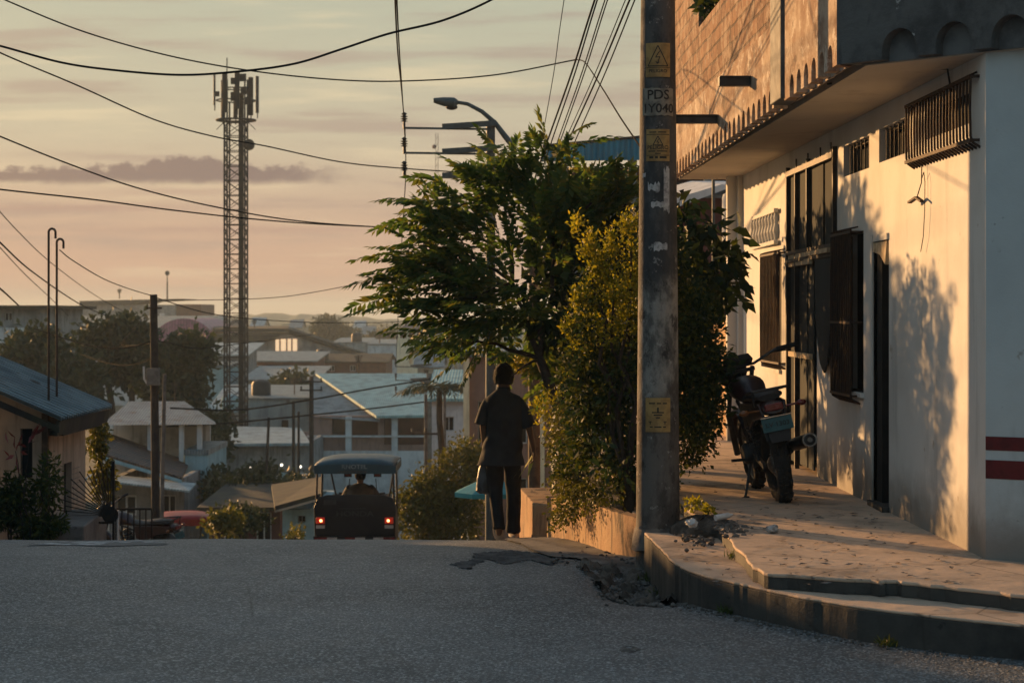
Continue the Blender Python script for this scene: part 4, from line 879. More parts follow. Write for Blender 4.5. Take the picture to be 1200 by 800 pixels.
def head_parts(c, parent, tilt=0, s=1.0, yaw=0):
    """hair cap, ears, nose, eyes and mouth set on a head centred at c, facing +y"""
    M = Matrix.Translation(Vector(c)) @ Matrix.Rotation(yaw, 4, 'Z') @ Matrix.Rotation(tilt, 4, 'X')
    h = MB(); h.ball((0, 0, 0), .083 * s, .100 * s, .108 * s, 26, 18)
    keep = []
    vv = [Vector(p) for p in h.v]
    h2 = MB(); h2.v = [tuple(M @ (Vector((p.x * 1.07, p.y * 1.08 - .012 * s, p.z * 1.08 + .016 * s)) * (1 + .06 * math.sin(p.x * 90 / s) * math.sin(p.z * 80 / s + p.y * 60 / s)))) for p in vv]
    h2.f = [f for f in h.f if not (sum(vv[i].z for i in f) / len(f) < -.062 * s + (1.3 * sum(vv[i].y for i in f) / len(f) if sum(vv[i].y for i in f) > 0 else 0) or (sum(vv[i].y for i in f) / len(f) > .05 * s and sum(vv[i].z for i in f) / len(f) < .05 * s))]
    hr = h2.build('hair', K['hair'], parent, smooth=True, recalc=False); so = hr.modifiers.new('t', 'SOLIDIFY'); so.thickness = .008; so.offset = 0
    f = MB()
    for sx in (-1, 1): f.ball(M @ Vector((sx * .078 * s, -.005 * s, -.012 * s)), .010 * s, .018 * s, .030 * s, 8, 6)
    f.build('ear', K['skin'], parent, smooth=True)
    n = MB(); n.ball(M @ Vector((0, .098 * s, -.022 * s)), .013 * s, .018 * s, .024 * s, 8, 6); n.build('nose', K['skin'], parent, smooth=True)
    e = MB()
    for sx in (-1, 1): e.ball(M @ Vector((sx * .032 * s, .083 * s, .002 * s)), .012 * s, .008 * s, .006 * s, 8, 6)
    e.build('eyes', K['hair'], parent, smooth=True)
    mo = MB(); mo.ball(M @ Vector((0, .086 * s, -.055 * s)), .022 * s, .008 * s, .005 * s, 8, 6); mo.build('mouth', K['stripe'], parent, smooth=True)
MAN = thing('person', 'man in dark short-sleeved shirt and black trousers walking away down the road', 'person', (0, 0, 0))
J = [(V3(0, 0, .93), .125), (V3(.005, .0, 1.12), .12), (V3(.0, .01, 1.27), .12), (V3(0, .015, 1.38), .06), (V3(0, .03, 1.47), .056), (V3(.002, .045, 1.585), .085), (V3(.002, .05, 1.66), .062),
     (V3(-.155, .01, 1.365), .045), (V3(-.205, -.01, 1.16), .040), (V3(-.19, .06, .93), .027),
     (V3(.16, .01, 1.365), .045), (V3(.25, .0, 1.14), .040), (V3(.30, .05, .90), .026),
     (V3(-.085, 0, .86), .095), (V3(-.065, .03, .50), .060), (V3(-.045, -.16, .13), .038), (V3(-.045, -.08, .045), .034),
     (V3(.085, .02, .86), .095), (V3(.10, .14, .48), .060), (V3(.10, .16, .10), .038), (V3(.105, .28, .035), .032)]
E = [(0, 1), (1, 2), (2, 3), (3, 4), (4, 5), (5, 6), (3, 7), (7, 8), (8, 9), (3, 10), (10, 11), (11, 12), (0, 13), (13, 14), (14, 15), (15, 16), (0, 17), (17, 18), (18, 19), (19, 20)]
hand_chain(J, E, 9, V3(-.19, .06, .93), (-.05, .2, -1), (0, 1, .1), (1, .1, 0)); hand_chain(J, E, 12, V3(.30, .05, .90), (.1, .15, -1), (0, 1, .1), (-1, .1, 0))
skin('body', J, E, K['skin'], MAN, 0, 2)
head_parts((.002, .045, 1.60), MAN, -.12, 1.14)
def cloth(rings, name, mat, parent, n=28, wr=.008, freq=9, cap=False, th=.006):
    full = []
    for a_, b_ in zip(rings, rings[1:]):       # three extra rings between each pair carry the folds
        for q in range(3):
            t = q / 3; full.append((Vector(a_[0]).lerp(Vector(b_[0]), t), a_[1] + (b_[1] - a_[1]) * t, a_[2] + (b_[2] - a_[2]) * t) + tuple(a_[3:]))
    rings = full + [rings[-1]]; n = n * 2
    mb = MB(); mb.loft(rings, n, cap); k = len(rings)
    def fold(x, y, z):
        return math.sin(z * 14 + x * 26 + 1.3 * math.sin(z * 9 + y * 12)) * .6 + math.sin(x * 47 - z * 21 + 2 * math.sin(z * 17)) * .45 + math.sin(z * 46 + x * 15 - y * 22) * .35
    cx_ = [sum(v[0] for v in mb.v[r * n:(r + 1) * n]) / n for r in range(k)]; cy_ = [sum(v[1] for v in mb.v[r * n:(r + 1) * n]) / n for r in range(k)]; nv = []
    for i, (x, y, z) in enumerate(mb.v):
        r = min(i // n, k - 1); dx_, dy_ = x - cx_[r], y - cy_[r]; L_ = math.hypot(dx_, dy_) or 1; f_ = wr * 1.25 * fold(x, y, z); nv.append((x + dx_ / L_ * f_, y + dy_ / L_ * f_, z))
    mb.v = nv
    o = mb.build(name, mat, parent, smooth=True, angle=80); s_ = o.modifiers.new('t', 'SOLIDIFY'); s_.thickness = th
    ss = o.modifiers.new('s', 'SUBSURF'); ss.levels = 1; ss.render_levels = 1; return o
sh = cloth([((-.03, .0, .735), .245, .165), ((-.022, 0, .80), .225, .155), ((-.005, 0, .92), .195, .145), ((0, 0, 1.05), .186, .138), ((0, .0, 1.18), .190, .138), ((0, .005, 1.30), .202, .136), ((0, .01, 1.375), .205, .122), ((0, .015, 1.425), .165, .10), ((0, .02, 1.465), .09, .075), ((0, .028, 1.50), .064, .062)], 'shirt', K['shirt'], MAN, 32, .012)
for s_, el in ((-1, (-.218, -.012, 1.13)), (1, (.256, .0, 1.11))):
    a = Vector((s_ * .150, .01, 1.385)); b = Vector(el); r = []
    for t, rr in ((-.05, .040), (.22, .070), (.5, .076), (.8, .078), (1.0, .083)):
        d = (b - a).normalized(); x, y = ring_frame(d); r.append((a.lerp(b, t), rr, rr * .95, x, y))
    mb = MB(); mb.loft(r, 20, False); mb.jitter(.003); o = mb.build('sleeve', K['shirt'], sh, smooth=True, angle=80); q = o.modifiers.new('t', 'SOLIDIFY'); q.thickness = .005; q = o.modifiers.new('s', 'SUBSURF'); q.render_levels = 1
MB().loft([((0, .028, 1.475), .075, .070), ((0, .03, 1.515), .066, .064)], 20, False).build('collar', K['shirt'], sh, smooth=True)
cloth([((0, 0, .72), .165, .125), ((0, 0, .85), .168, .128), ((0, 0, .95), .150, .115)], 'trousers', K['trousers'], MAN, 24, .003, cap=True)
def leg_cloth(pts, rs, name='trouser_leg'):
    r = []
    for i, (p, rr) in enumerate(zip(pts, rs)):
        d = (Vector(pts[min(i + 1, len(pts) - 1)]) - Vector(pts[max(i - 1, 0)])).normalized(); x = Vector((1, 0, 0)); y = d.cross(x).normalized(); r.append((p, rr, rr, x, y))
    cloth(r, name, K['trousers'], MAN, 20, .006, 7, cap=True)
leg_cloth([(-.085, 0, .86), (-.085, .015, .68), (-.080, .03, .50), (-.065, -.05, .34), (-.050, -.12, .20), (-.045, -.15, .10)], [.100, .090, .076, .066, .060, .062])
leg_cloth([(.08, .0, .86), (.09, .07, .68), (.10, .14, .50), (.10, .15, .32), (.10, .155, .16), (.10, .155, .03)], [.098, .088, .078, .072, .068, .072])
# sandals: left heel lifted with the sole showing, right foot flat
def sandal(c, tilt, name='shoe'):
    M = Matrix.Translation(Vector(c)) @ Matrix.Rotation(tilt, 4, 'X'); pts = []
    for k in range(20):
        a = 2 * math.pi * k / 20; pts.append(M @ Vector((.055 * math.cos(a) * (1 + .12 * math.sin(a)), .145 * math.sin(a), 0)))
    o = MB().prism(pts, M.to_3x3() @ Vector((0, 0, .024))).build(name, K['sole'], MAN, bevel=.005); mb = MB()
    up = [M @ Vector((.045 * math.cos(a), .05, .024 + .045 * math.sin(a))) for a in [math.pi * k / 8 for k in range(9)]]
    mb.tube(up, .010, 6); mb.build('shoe_strap', K['trousers'], o, smooth=True)
    h = MB(); h.loft([(M @ Vector((0, y, z)), w, hh, M.to_3x3() @ Vector((1, 0, 0)), M.to_3x3() @ Vector((0, 0, 1))) for y, z, w, hh in ((-.115, .05, .026, .02), (-.06, .06, .036, .036), (.02, .055, .038, .03), (.09, .045, .04, .02), (.12, .04, .03, .012))], 14); h.build('shoe_upper', K['trousers'], o, smooth=True)
sandal((-.050, -.10, .105), -R(60)); sandal((.105, .22, .0), 0)
MANP = Vector((PX(590, 20.5), 20.5, T(20.5) + .012)); MAN.location = MANP
K['bagplastic'] = pm('grey_carrier_bag', (.10, .11, .12), (.05, .055, .06), 8, .4, .6, 18, bdist=.02)
bg = thing('carrier_bag', 'dark plastic carrier bag hanging from the walking man\'s left hand', 'bag', MANP + V3(-.20, .1, .50))
mb = MB(); o_ = MANP + V3(-.20, .09, 0); mb.loft([(o_ + V3(0, 0, .44), .04, .035), (o_ + V3(0, 0, .47), .075, .06), (o_ + V3(.01, 0, .58), .085, .065), (o_ + V3(.01, 0, .70), .06, .05), (o_ + V3(.01, 0, .78), .02, .02), (o_ + V3(.01, 0, .84), .014, .014)], 16); mb.jitter(.006); mb.build('bag', K['bagplastic'], bg, smooth=True)
K['yellowleaf'] = pm('yellow_green_paper', (.55, .50, .10), (.42, .40, .08), 9, .7, .3, 40)
lf = thing('yellow_leaf', 'folded yellow-green banana leaf held in the walking man\'s right hand', 'leaf', MANP + V3(.23, .05, .66))
mb = MB()
for k, (o2, ang) in enumerate(((0, .0), (.02, .09), (-.015, -.06))):
    a = MANP + V3(.31, .09 + o2, .86); b = MANP + V3(.15 + ang, .0 + o2, .60); q = (b - a).normalized(); sd_ = V3(.6, 0, .75)
    mb.prism([a - sd_ * .02, a.lerp(b, .35) - sd_ * .055, b, a.lerp(b, .45) + sd_ * .055, a + sd_ * .02], (0, .004, 0))
mb.build('leaf_blade', K['yellowleaf'], lf)
# ------------------------------------------------------------------ motorcycle
K['tyre'] = pm('tyre_rubber', (.018, .018, .019), (.028, .027, .026), 14, .85, .4, 60)
K['blackplastic'] = pm('black_plastic', (.016, .016, .017), (.024, .023, .023), 9, .42, .15, 60)
K['maroon'] = pm('maroon_fairing', (.026, .008, .010), (.018, .007, .008), 6, .35, .05, 60, spec=.5)
K['alloy'] = pm('dull_alloy', (.22, .21, .20), (.12, .115, .11), 12, .4, .15, 60, metal=.8)
K['chrome'] = pm('worn_chrome', (.45, .43, .40), (.3, .28, .26), 10, .22, .05, 60, metal=1)
K['seat'] = pm('black_seat_vinyl', (.020, .019, .019), (.03, .028, .027), 9, .5, .3, 90)
K['platecol'] = pm('teal_plate', (.028, .095, .105), (.02, .075, .085), 9, .4, .05)
K['platetext'] = pm('dark_plate_letters', (.012, .022, .026), (.02, .03, .035), 9, .5, 0)
K['redlens'] = pm('red_lens', (.16, .012, .010), (.10, .01, .008), 9, .25, 0, spec=.6)
K['amber'] = pm('amber_lens', (.14, .05, .01), (.11, .04, .01), 9, .25, 0, spec=.6)
def wheel(parent, name, c, R_, wt, rimR, knobs, nsp=18):
    w = MB(); w.torus(c, R_ - wt, wt, n=48, m=12, sq=1.05)
    for i in range(knobs):
        a = 2 * math.pi * i / knobs
        for sx in (-1, 0, 1):
            off = (i % 2) * .5 * (2 * math.pi / knobs); aa = a + (off if sx else 0); M = Matrix.Translation(Vector(c)) @ Matrix.Rotation(aa, 4, 'X') @ Matrix.Translation(Vector((sx * wt * .62, 0, R_ - wt + wt * (1.0 if sx == 0 else .80)))) @ Matrix.Rotation(sx * .7, 4, 'Y')
            w.box(-wt * .24, wt * .24, -.014, .014, -.008, .012, M)
    tw = w.build(name, K['tyre'], parent, smooth=False)
    r = MB(); r.torus(c, rimR, .017, n=40, m=8, sq=1.4); r.build('rim', K['alloy'], tw, smooth=True)
    s = MB()
    for i in range(nsp):
        a = 2 * math.pi * i / nsp; b = a + .35 * (1 if i % 2 else -1); sx = .03 * (1 if (i // 2) % 2 else -1)
        s.tube([Vector(c) + V3(sx, .045 * math.cos(b), .045 * math.sin(b)), Vector(c) + V3(0, rimR * math.cos(a), rimR * math.sin(a))], .003, 4)
    sp = s.build('spokes', K['chrome'], tw); sp['kind'] = 'stuff'
    h = MB(); h.lathe(Vector(c) + V3(-.06, 0, 0), [(.03, 0), (.065, .02), (.065, .10), (.03, .12)], 16, (1, 0, 0)); h.build('hub', K['alloy'], tw, smooth=True)
    return tw
def make_motorcycle():
    M = thing('motorcycle', None, None, (0, 0, 0))
    rw = wheel(M, 'rear_wheel', (0, 0, .30), .31, .052, .225, 30); fw = wheel(M, 'front_wheel', (.02, 1.26, .31), .31, .042, .235, 30)
    a = MB(); a.bar((-.085, 0, .30), (-.075, .46, .36), .025, .045); a.bar((.085, 0, .30), (.075, .46, .36), .025, .045); a.bar((-.09, .46, .36), (.09, .46, .36), .04); a.build('swingarm', K['steel'], M)
    for s_ in (-1, 1):
        sh = MB(); p0 = V3(s_ * .11, .06, .34); p1 = V3(s_ * .11, .20, .66); sh.tube([p0, p1], .012, 8); k = []
        for i in range(61): t = i / 60; p = p0.lerp(p1, .15 + .7 * t); k.append(p + V3(.026 * math.cos(i * .95), .020 * math.sin(i * .95), 0))
        sh.tube(k, .0055, 5); sh.build('shock_absorber', K['blackplastic'], M, smooth=True)
    f = MB(); f.tube([(0, 1.02, .98), (0, .90, .80), (0, .72, .48), (0, .60, .30)], .022, 8)
    for s_ in (-1, 1): f.tube([(0, .98, .93), (s_ * .09, .70, .78), (s_ * .10, .40, .70), (s_ * .09, .0, .72), (s_ * .07, -.16, .74)], .014, 8); f.tube([(s_ * .10, .44, .70), (s_ * .10, .46, .34), (s_ * .08, .62, .26), (0, .72, .30)], .014, 8)
    f.build('frame', K['blackplastic'], M, smooth=True)
    e = MB(); e.box(-.10, .10, .42, .76, .26, .46); e.lathe((0, .60, .44), [(.07, 0)] + [(r_, .02 * i) for i in range(1, 11) for r_ in ((.085 if i % 2 else .062),)] + [(.07, .24), (.05, .27)], 14, (0, .25, 1))
    e.lathe((-.15, .50, .37), [(.07, 0), (.085, .02), (.085, .06)], 18, (1, 0, 0)); e.lathe((.09, .50, .37), [(.085, 0), (.085, .05), (.06, .07)], 18, (1, 0, 0)); e.build('engine', K['steel'], M, bevel=.006)
    ex = MB(); ex.tube([(.04, .72, .58), (.08, .86, .48), (.10, .80, .28), (.13, .55, .25), (.14, .30, .32), (.145, .15, .36)], .017, 8); exo = ex.build('exhaust', K['steel'], M, smooth=True)
    mf = MB(); mf.lathe((.17, .18, .40), [(.02, 0), (.045, .03), (.052, .06), (.052, .40), (.045, .43), (.022, .44), (.020, .44), (.018, .38)], 18, (.12, -1, .13)); mf.build('muffler', K['blackplastic'], exo, smooth=True)
    mr = MB(); mr.lathe((.218, -.22, .452), [(.054, 0), (.054, .025)], 18, (.12, -1, .13)); mr.build('muffler_band', K['chrome'], exo, smooth=True)
    t = MB(); t.loft([((0, .50, .80), .07, .05, (1, 0, 0), (0, 0, 1)), ((0, .58, .84), .115, .085, (1, 0, 0), (0, 0, 1)), ((0, .72, .87), .135, .105, (1, 0, 0), (0, 0, 1)), ((0, .86, .87), .125, .095, (1, 0, 0), (0, 0, 1)), ((0, .97, .86), .07, .05, (1, 0, 0), (0, 0, 1))], 20); t.build('fuel_tank', K['maroon'], M, smooth=True)
    st = MB(); st.loft([((0, -.24, .835), .075, .025, (1, 0, 0), (0, 0, 1)), ((0, -.18, .845), .105, .042, (1, 0, 0), (0, 0, 1)), ((0, .05, .835), .125, .048, (1, 0, 0), (0, 0, 1)), ((0, .28, .80), .115, .05, (1, 0, 0), (0, 0, 1)), ((0, .48, .80), .085, .05, (1, 0, 0), (0, 0, 1)), ((0, .58, .82), .05, .03, (1, 0, 0), (0, 0, 1))], 20); st.build('saddle', K['seat'], M, smooth=True)
    for s_ in (-1, 1):
        p = MB(); p.prism([(s_ * .12, .42, .78), (s_ * .125, .10, .80), (s_ * .10, -.30, .80), (s_ * .085, -.33, .70), (s_ * .115, -.05, .66), (s_ * .12, .25, .54), (s_ * .115, .40, .58)], (-s_ * .02, 0, 0)); p.build('side_panel', K['maroon'], M, bevel=.008)
    tl = MB(); tl.loft([((0, -.10, .745), .10, .055, (1, 0, 0), (0, .2, 1)), ((0, -.26, .755), .095, .06, (1, 0, 0), (0, .2, 1)), ((0, -.36, .76), .075, .045, (1, 0, 0), (0, .2, 1))], 16); tc_ = tl.build('tail_cowl', K['maroon'], M, smooth=True)
    ln = MB(); ln.obox((0, -.372, .765), (.13, .03, .055)); ln.build('tail_light', K['redlens'], M, bevel=.01)
    rf = MB(); arc = [(.355 * math.cos(a) * 1.0, .355 * math.sin(a)) for a in [R(60 + i * 12) for i in range(8)]]
    vs = []; fs = []
    for i, (cy, cz) in enumerate(arc):
        for x, dzv in ((-.075, -.02), (-.06, .0), (.06, .0), (.075, -.02)): vs.append((x, cy, .31 + cz + dzv))
    for i in range(len(arc) - 1):
        for k in range(3): fs.append((i * 4 + k, i * 4 + k + 1, i * 4 + 5 + k, i * 4 + 4 + k))
    rf.add(vs, fs); o = rf.build('rear_mudguard', K['blackplastic'], M, recalc=False); q = o.modifiers.new('t', 'SOLIDIFY'); q.thickness = .006
    mg = MB(); mg.prism([(-.085, -.335, .70), (.085, -.335, .70), (.07, -.425, .50), (-.07, -.425, .50)], (0, .012, .004)); mg.build('mud_flap', K['blackplastic'], M, bevel=.005)
    pl = MB(); pl.prism([(-.105, -.372, .685), (.105, -.372, .685), (.105, -.405, .585), (-.105, -.405, .585)], (0, .005, .001)); po = pl.build('number_plate', K['platecol'], M)
    tx = text_mb('LV 1303', .050, lambda x, y, z: V3(x, -.390 + (y) * .33 - .004, .635 + y * .95)); tx.build('plate_lettering', K['platetext'], po, recalc=False)
    pe = MB(); pe.bar((-.11, -.374, .694), (.11, -.374, .694), .012, .008); pe.build('plate_rim', K['chrome'], po)
    rk = MB(); rk.tube([(-.10, .10, .86), (-.13, -.10, .88), (-.12, -.34, .90), (.12, -.34, .90), (.13, -.10, .88), (.10, .10, .86)], .011, 8); rk.tube([(.12, -.33, .90), (.125, -.30, .78)], .008, 6); rk.tube([(-.12, -.33, .90), (-.125, -.30, .78)], .008, 6); rk.build('grab_rail', K['blackplastic'], M, smooth=True)
    for s_ in (-1, 1):
        b = MB(); b.tube([(s_ * .08, -.30, .75), (s_ * .17, -.31, .755)], .009, 6); b.ball((s_ * .20, -.315, .755), .036, .026, .024, 10, 7); b.build('indicator', K['amber'] if s_ < 0 else K['redlens'], M, smooth=True)
    # steering assembly turned to the left
    SM = Matrix.Translation(V3(0, 1.0, .95)) @ Matrix.Rotation(R(22), 4, 'Z') @ Matrix.Translation(V3(0, -1.0, -.95)); g = lambda *p: SM @ Vector(p)
    fk = MB()
    for s_ in (-1, 1): fk.tube([g(s_ * .09, .94, 1.02), g(s_ * .09, 1.10, .66)], .017, 8); fk.tube([g(s_ * .09, 1.10, .66), V3(s_ * .085, 1.26, .31)], .024, 8)
    fk.bar(g(-.11, 1.0, .90), g(.11, 1.0, .90), .04, .03); fk.bar(g(-.11, .96, 1.0), g(.11, .96, 1.0), .04, .03); fk.build('front_fork', K['steel'], M, smooth=True)
    hbm = MB(); hbm.tube([g(-.39, .80, 1.13), g(-.26, .86, 1.12), g(-.12, .96, 1.04), g(.12, .96, 1.04), g(.26, .86, 1.12), g(.39, .80, 1.13)], .012, 8); ho = hbm.build('handlebar', K['steel'], M, smooth=True)
    for s_ in (-1, 1):
        q = MB(); q.tube([g(s_ * .27, .855, 1.12), g(s_ * .40, .795, 1.13)], .019, 8); q.tube([g(s_ * .27, .90, 1.10), g(s_ * .39, .87, 1.095)], .006, 5); q.build('hand_grip', K['tyre'], ho, smooth=True)
    hl = MB(); hl.loft([(g(0, 1.02, 1.0), .09, .08, SM.to_3x3() @ V3(1, 0, 0), V3(0, 0, 1)), (g(0, 1.08, .99), .115, .10, SM.to_3x3() @ V3(1, 0, 0), V3(0, 0, 1)), (g(0, 1.15, .97), .10, .09, SM.to_3x3() @ V3(1, 0, 0), V3(0, 0, 1)), (g(0, 1.19, .96), .06, .06, SM.to_3x3() @ V3(1, 0, 0), V3(0, 0, 1))], 18); hl.build('headlight', K['blackplastic'], M, smooth=True)
    ck = MB(); ck.obox(g(-.055, .97, 1.09), (.10, .05, .08), (R(-50), 0, R(22))); ck.obox(g(.055, .97, 1.09), (.10, .05, .08), (R(-50), 0, R(22))); ck.build('instrument_panel', K['blackplastic'], M, bevel=.01)
    fm = MB(); vs = []; fs = []
    for i in range(9):
        a = R(15 + i * 17); cy = 1.26 + .37 * math.cos(a); cz = .31 + .37 * math.sin(a)
        for x, dzv in ((-.055, -.012), (0, .006), (.055, -.012)): vs.append((x, cy, cz + dzv))
    for i in range(8):
        for k in range(2): fs.append((i * 3 + k, i * 3 + k + 1, i * 3 + 4 + k, i * 3 + 3 + k))
    fm.add(vs, fs); o = fm.build('front_mudguard', K['maroon'], M, recalc=False); q = o.modifiers.new('t', 'SOLIDIFY'); q.thickness = .006
    for s_ in (-1, 1):
        p = MB(); p.bar((s_ * .10, .42, .33), (s_ * .25, .40, .35), .03, .022); p.build('foot_peg', K['tyre'], M)
    ss_ = MB(); ss_.tube([(-.11, .46, .30), (-.20, .40, .06), (-.215, .38, .045)], .011, 6); ss_.obox((-.215, .38, .045), (.07, .05, .012)); ss_.build('side_stand', K['steel'], M)
    ch = MB(); ch.box(.075, .095, .02, .44, .345, .385); ch.box(.075, .095, .02, .44, .26, .285); ch.build('chain_guard', K['blackplastic'], M)
    return M
MC = make_motorcycle()
tag(MC, 'dark maroon motorcycle with teal plate leaning on its stand on the pavement', 'motorcycle')
MC.location = (2.19, 16.50, -1.53); MC.rotation_euler = (0, R(-11), R(3.5)); MC.scale = (1.16, 1.0, 1.04)
def dup_at(o, loc, rot, label, group=None):
    c = copy_tree(o); c.location = loc; c.rotation_euler = rot; c['label'] = label
    if group: c['group'] = group
    return c
dup_at(MC, (PX(192, 34), 34, T(34)), (0, R(-9), R(65)), 'dark motorcycle parked sideways below the wooden pole, half hidden by the road crest')

# ------------------------------------------------------------------ three-wheeled motor taxi
K['canopy'] = pm('dark_blue_canopy', (.009, .055, .080), (.006, .038, .058), 3, .5, .15, 25, spec=.5)
K['canopyred'] = pm('red_canopy', (.26, .012, .012), (.18, .01, .01), 3, .45, .15, 25)
K['taxiblack'] = pm('black_vinyl_panel', (.010, .010, .011), (.016, .016, .016), 5, .5, .2, 30)
K['letter'] = pm('pale_lettering', (.20, .27, .30), (.12, .18, .21), 8, .6, 0)
K['greyletter'] = pm('grey_lettering', (.050, .052, .05), (.035, .036, .035), 8, .6, 0)
K['reflwhite'] = pm('white_reflector', (.40, .38, .36), (.3, .28, .27), 8, .4, 0)
K['taillamp'] = emis('lit_tail_lamp', (.5, .03, .01), .14)
K['lampcore'] = emis('lit_bulb', (1.0, .36, .12), 5)
K['glass'] = pm('windscreen_edge', (.10, .11, .11), (.08, .09, .09), 3, .2, 0)
K['drivershirt'] = pm('pale_shirt', (.10, .10, .095), (.07, .07, .068), 6, .85, .4, 22)
def make_taxi(can, lettering=True):
    M = thing('three_wheeled_taxi', None, None, (0, 0, 0)); W2 = .62
    # canopy : arched sheet with a hanging back valance
    n = 12; vs = []; fs = []; rows = [(-.10, .0), (-.06, .08), (.2, .12), (.9, .13), (1.5, .10), (1.62, .02)]
    for (y, dz_) in rows:
        for i in range(n + 1):
            x = -W2 - .03 + (2 * W2 + .06) * i / n; e = 1 - abs(2 * i / n - 1) ** 3.2; vs.append((x, y, 1.66 + dz_ * (.35 + .65 * e)))
    for r_ in range(len(rows) - 1):
        for i in range(n): a = r_ * (n + 1) + i; fs.append((a, a + 1, a + n + 2, a + n + 1))
    c = MB(); c.add(vs, fs); o = c.build('canopy', can, M, smooth=True, recalc=False, angle=80); q = o.modifiers.new('t', 'SOLIDIFY'); q.thickness = .012; CAN = o
    v = MB(); pts = [(-W2 - .03, -.11, 1.545)] + [(-W2 - .03 + (2 * W2 + .06) * i / n, -.11, 1.665 + .03 * (1 - abs(2 * i / n - 1) ** 3)) for i in range(n + 1)] + [(W2 + .03, -.11, 1.545)]
    v.prism(pts, (0, .012, 0)); v.build('back_valance', can, CAN)
    for s_ in (-1, 1): MB().box(s_ * (W2 + .03) - .006, s_ * (W2 + .03) + .006, -.09, 1.55, 1.55, 1.66).build('side_valance', can, CAN)
    if lettering:
        k = text_mb('RNOTIIL', .095, lambda x, y, z: V3(x * 1.15 - .01, -.117, 1.655 + y)); k.build('canopy_lettering', K['letter'], CAN, recalc=False)
        k = MB(); [k.box(-.24 + i * .055, -.20 + i * .055, -.118, -.113, 1.572, 1.588) for i in range(8)]; k.build('small_lettering', K['greyletter'], CAN)
    for x in (-W2, W2):
        for y in (-.06, .85): MB().tube([(x, y, .50), (x, y, 1.2), (x * .98, y, 1.66)], .018, 8).build('canopy_post', K['steel'], M, smooth=True)
    for x in (-W2, W2): MB().tube([(x, .85, 1.66), (x * .9, 1.45, 1.62), (x * .75, 1.62, 1.1), (x * .55, 1.72, .7)], .016, 8).build('front_post', K['steel'], M, smooth=True)
    # body tub
    b = MB(); b.prism([(-.64, -.12, .42), (.64, -.12, .42), (.66, -.13, 1.0), (.60, -.11, 1.16), (.45, -.10, 1.205), (-.45, -.10, 1.205), (-.60, -.11, 1.16), (-.66, -.13, 1.0)], (0, .03, 0)); bp = b.build('back_panel', K['taxiblack'], M, bevel=.01)
    if lettering:
        k = text_mb('HONDA', .12, lambda x, y, z: V3(x * 1.35, -.137, .905 + y)); k.build('panel_lettering', K['greyletter'], bp, recalc=False)
        k = MB(); k.box(-.25, .18, -.138, -.134, .985, .995); k.build('panel_line', K['greyletter'], bp)
        k = MB(); k.box(-.50, -.30, -.138, -.132, 1.05, 1.13); k.build('panel_sticker', K['greyletter'], bp)
    for s_ in (-1, 1):
        p = MB(); p.prism([(s_ * .64, -.10, .42), (s_ * .64, -.10, 1.10), (s_ * .64, .35, .95), (s_ * .64, .95, .60), (s_ * .64, .95, .42)], (-s_ * .025, 0, 0)); p.build('side_panel', K['taxiblack'], M)
    MB().box(-.60, .60, .0, .95, .40, .43).build('floor_plate', K['steel'], M)
    s1 = MB(); s1.box(-.58, .58, .0, .42, .62, .74); s1.box(-.58, .58, -.08, .0, .74, 1.12); s1.build('bench', K['seat'], M, bevel=.02)
    bm_ = MB(); bm_.bar((-.66, -.17, .50), (.66, -.17, .50), .05, .10); bo = bm_.build('bumper', K['taxiblack'], M)
    for x0, x1, mt in ((-.64, -.44, 'redlens'), (-.44, -.28, 'reflwhite'), (-.15, .01, 'redlens'), (.01, .17, 'reflwhite'), (.30, .46, 'reflwhite'), (.46, .64, 'redlens')):
        MB().box(x0, x1, -.203, -.196, .485, .535).build('reflector', K[mt], bo)
    for s_ in (-1, 1):
        h = MB(); h.obox((s_ * .55, -.15, .80), (.14, .05, .10)); ho = h.build('tail_light', K['taillamp'] if lettering else K['redlens'], M, bevel=.01)
        if lettering: k = MB(); k.ball((s_ * .54, -.18, .80), .022, .014, .022, 10, 7); k.build('bulb', K['lampcore'], ho, smooth=True)
        h = MB(); h.obox((s_ * .55, -.15, .70), (.14, .04, .05)); h.build('reversing_lens', K['reflwhite'], M)
        wh = MB(); wh.torus((s_ * .56, .22, .27), .205, .065, n=32, m=10); w = wh.build('rear_wheel', K['tyre'], M, smooth=True); k = MB(); k.lathe((s_ * .56 - .04, .22, .27), [(.15, 0), (.16, .02), (.16, .06), (.15, .08)], 20, (1, 0, 0)); k.build('rim', K['alloy'], w, smooth=True)
    # motorcycle front half
    wheel(M, 'front_wheel', (0, 2.05, .30), .30, .045, .225, 24)
    f = MB(); f.tube([(0, 1.0, .45), (0, 1.4, .50), (0, 1.75, .95)], .03, 8)
    for s_ in (-1, 1): f.tube([(s_ * .08, 1.78, 1.0), (s_ * .08, 2.05, .30)], .022, 8)
    f.build('front_frame', K['steel'], M, smooth=True)
    MB().loft([((0, 1.15, .80), .08, .06, (1, 0, 0), (0, 0, 1)), ((0, 1.35, .86), .13, .10, (1, 0, 0), (0, 0, 1)), ((0, 1.6, .88), .11, .09, (1, 0, 0), (0, 0, 1)), ((0, 1.7, .86), .05, .05, (1, 0, 0), (0, 0, 1))], 16).build('fuel_tank', can, M, smooth=True)
    MB().loft([((0, .75, .80), .10, .04, (1, 0, 0), (0, 0, 1)), ((0, .95, .80), .13, .05, (1, 0, 0), (0, 0, 1)), ((0, 1.2, .80), .09, .04, (1, 0, 0), (0, 0, 1))], 14).build('saddle', K['seat'], M, smooth=True)
    h = MB(); h.tube([(-.38, 1.45, 1.10), (-.15, 1.66, 1.05), (.15, 1.66, 1.05), (.38, 1.45, 1.10)], .014, 8); ho = h.build('handlebar', K['steel'], M, smooth=True)
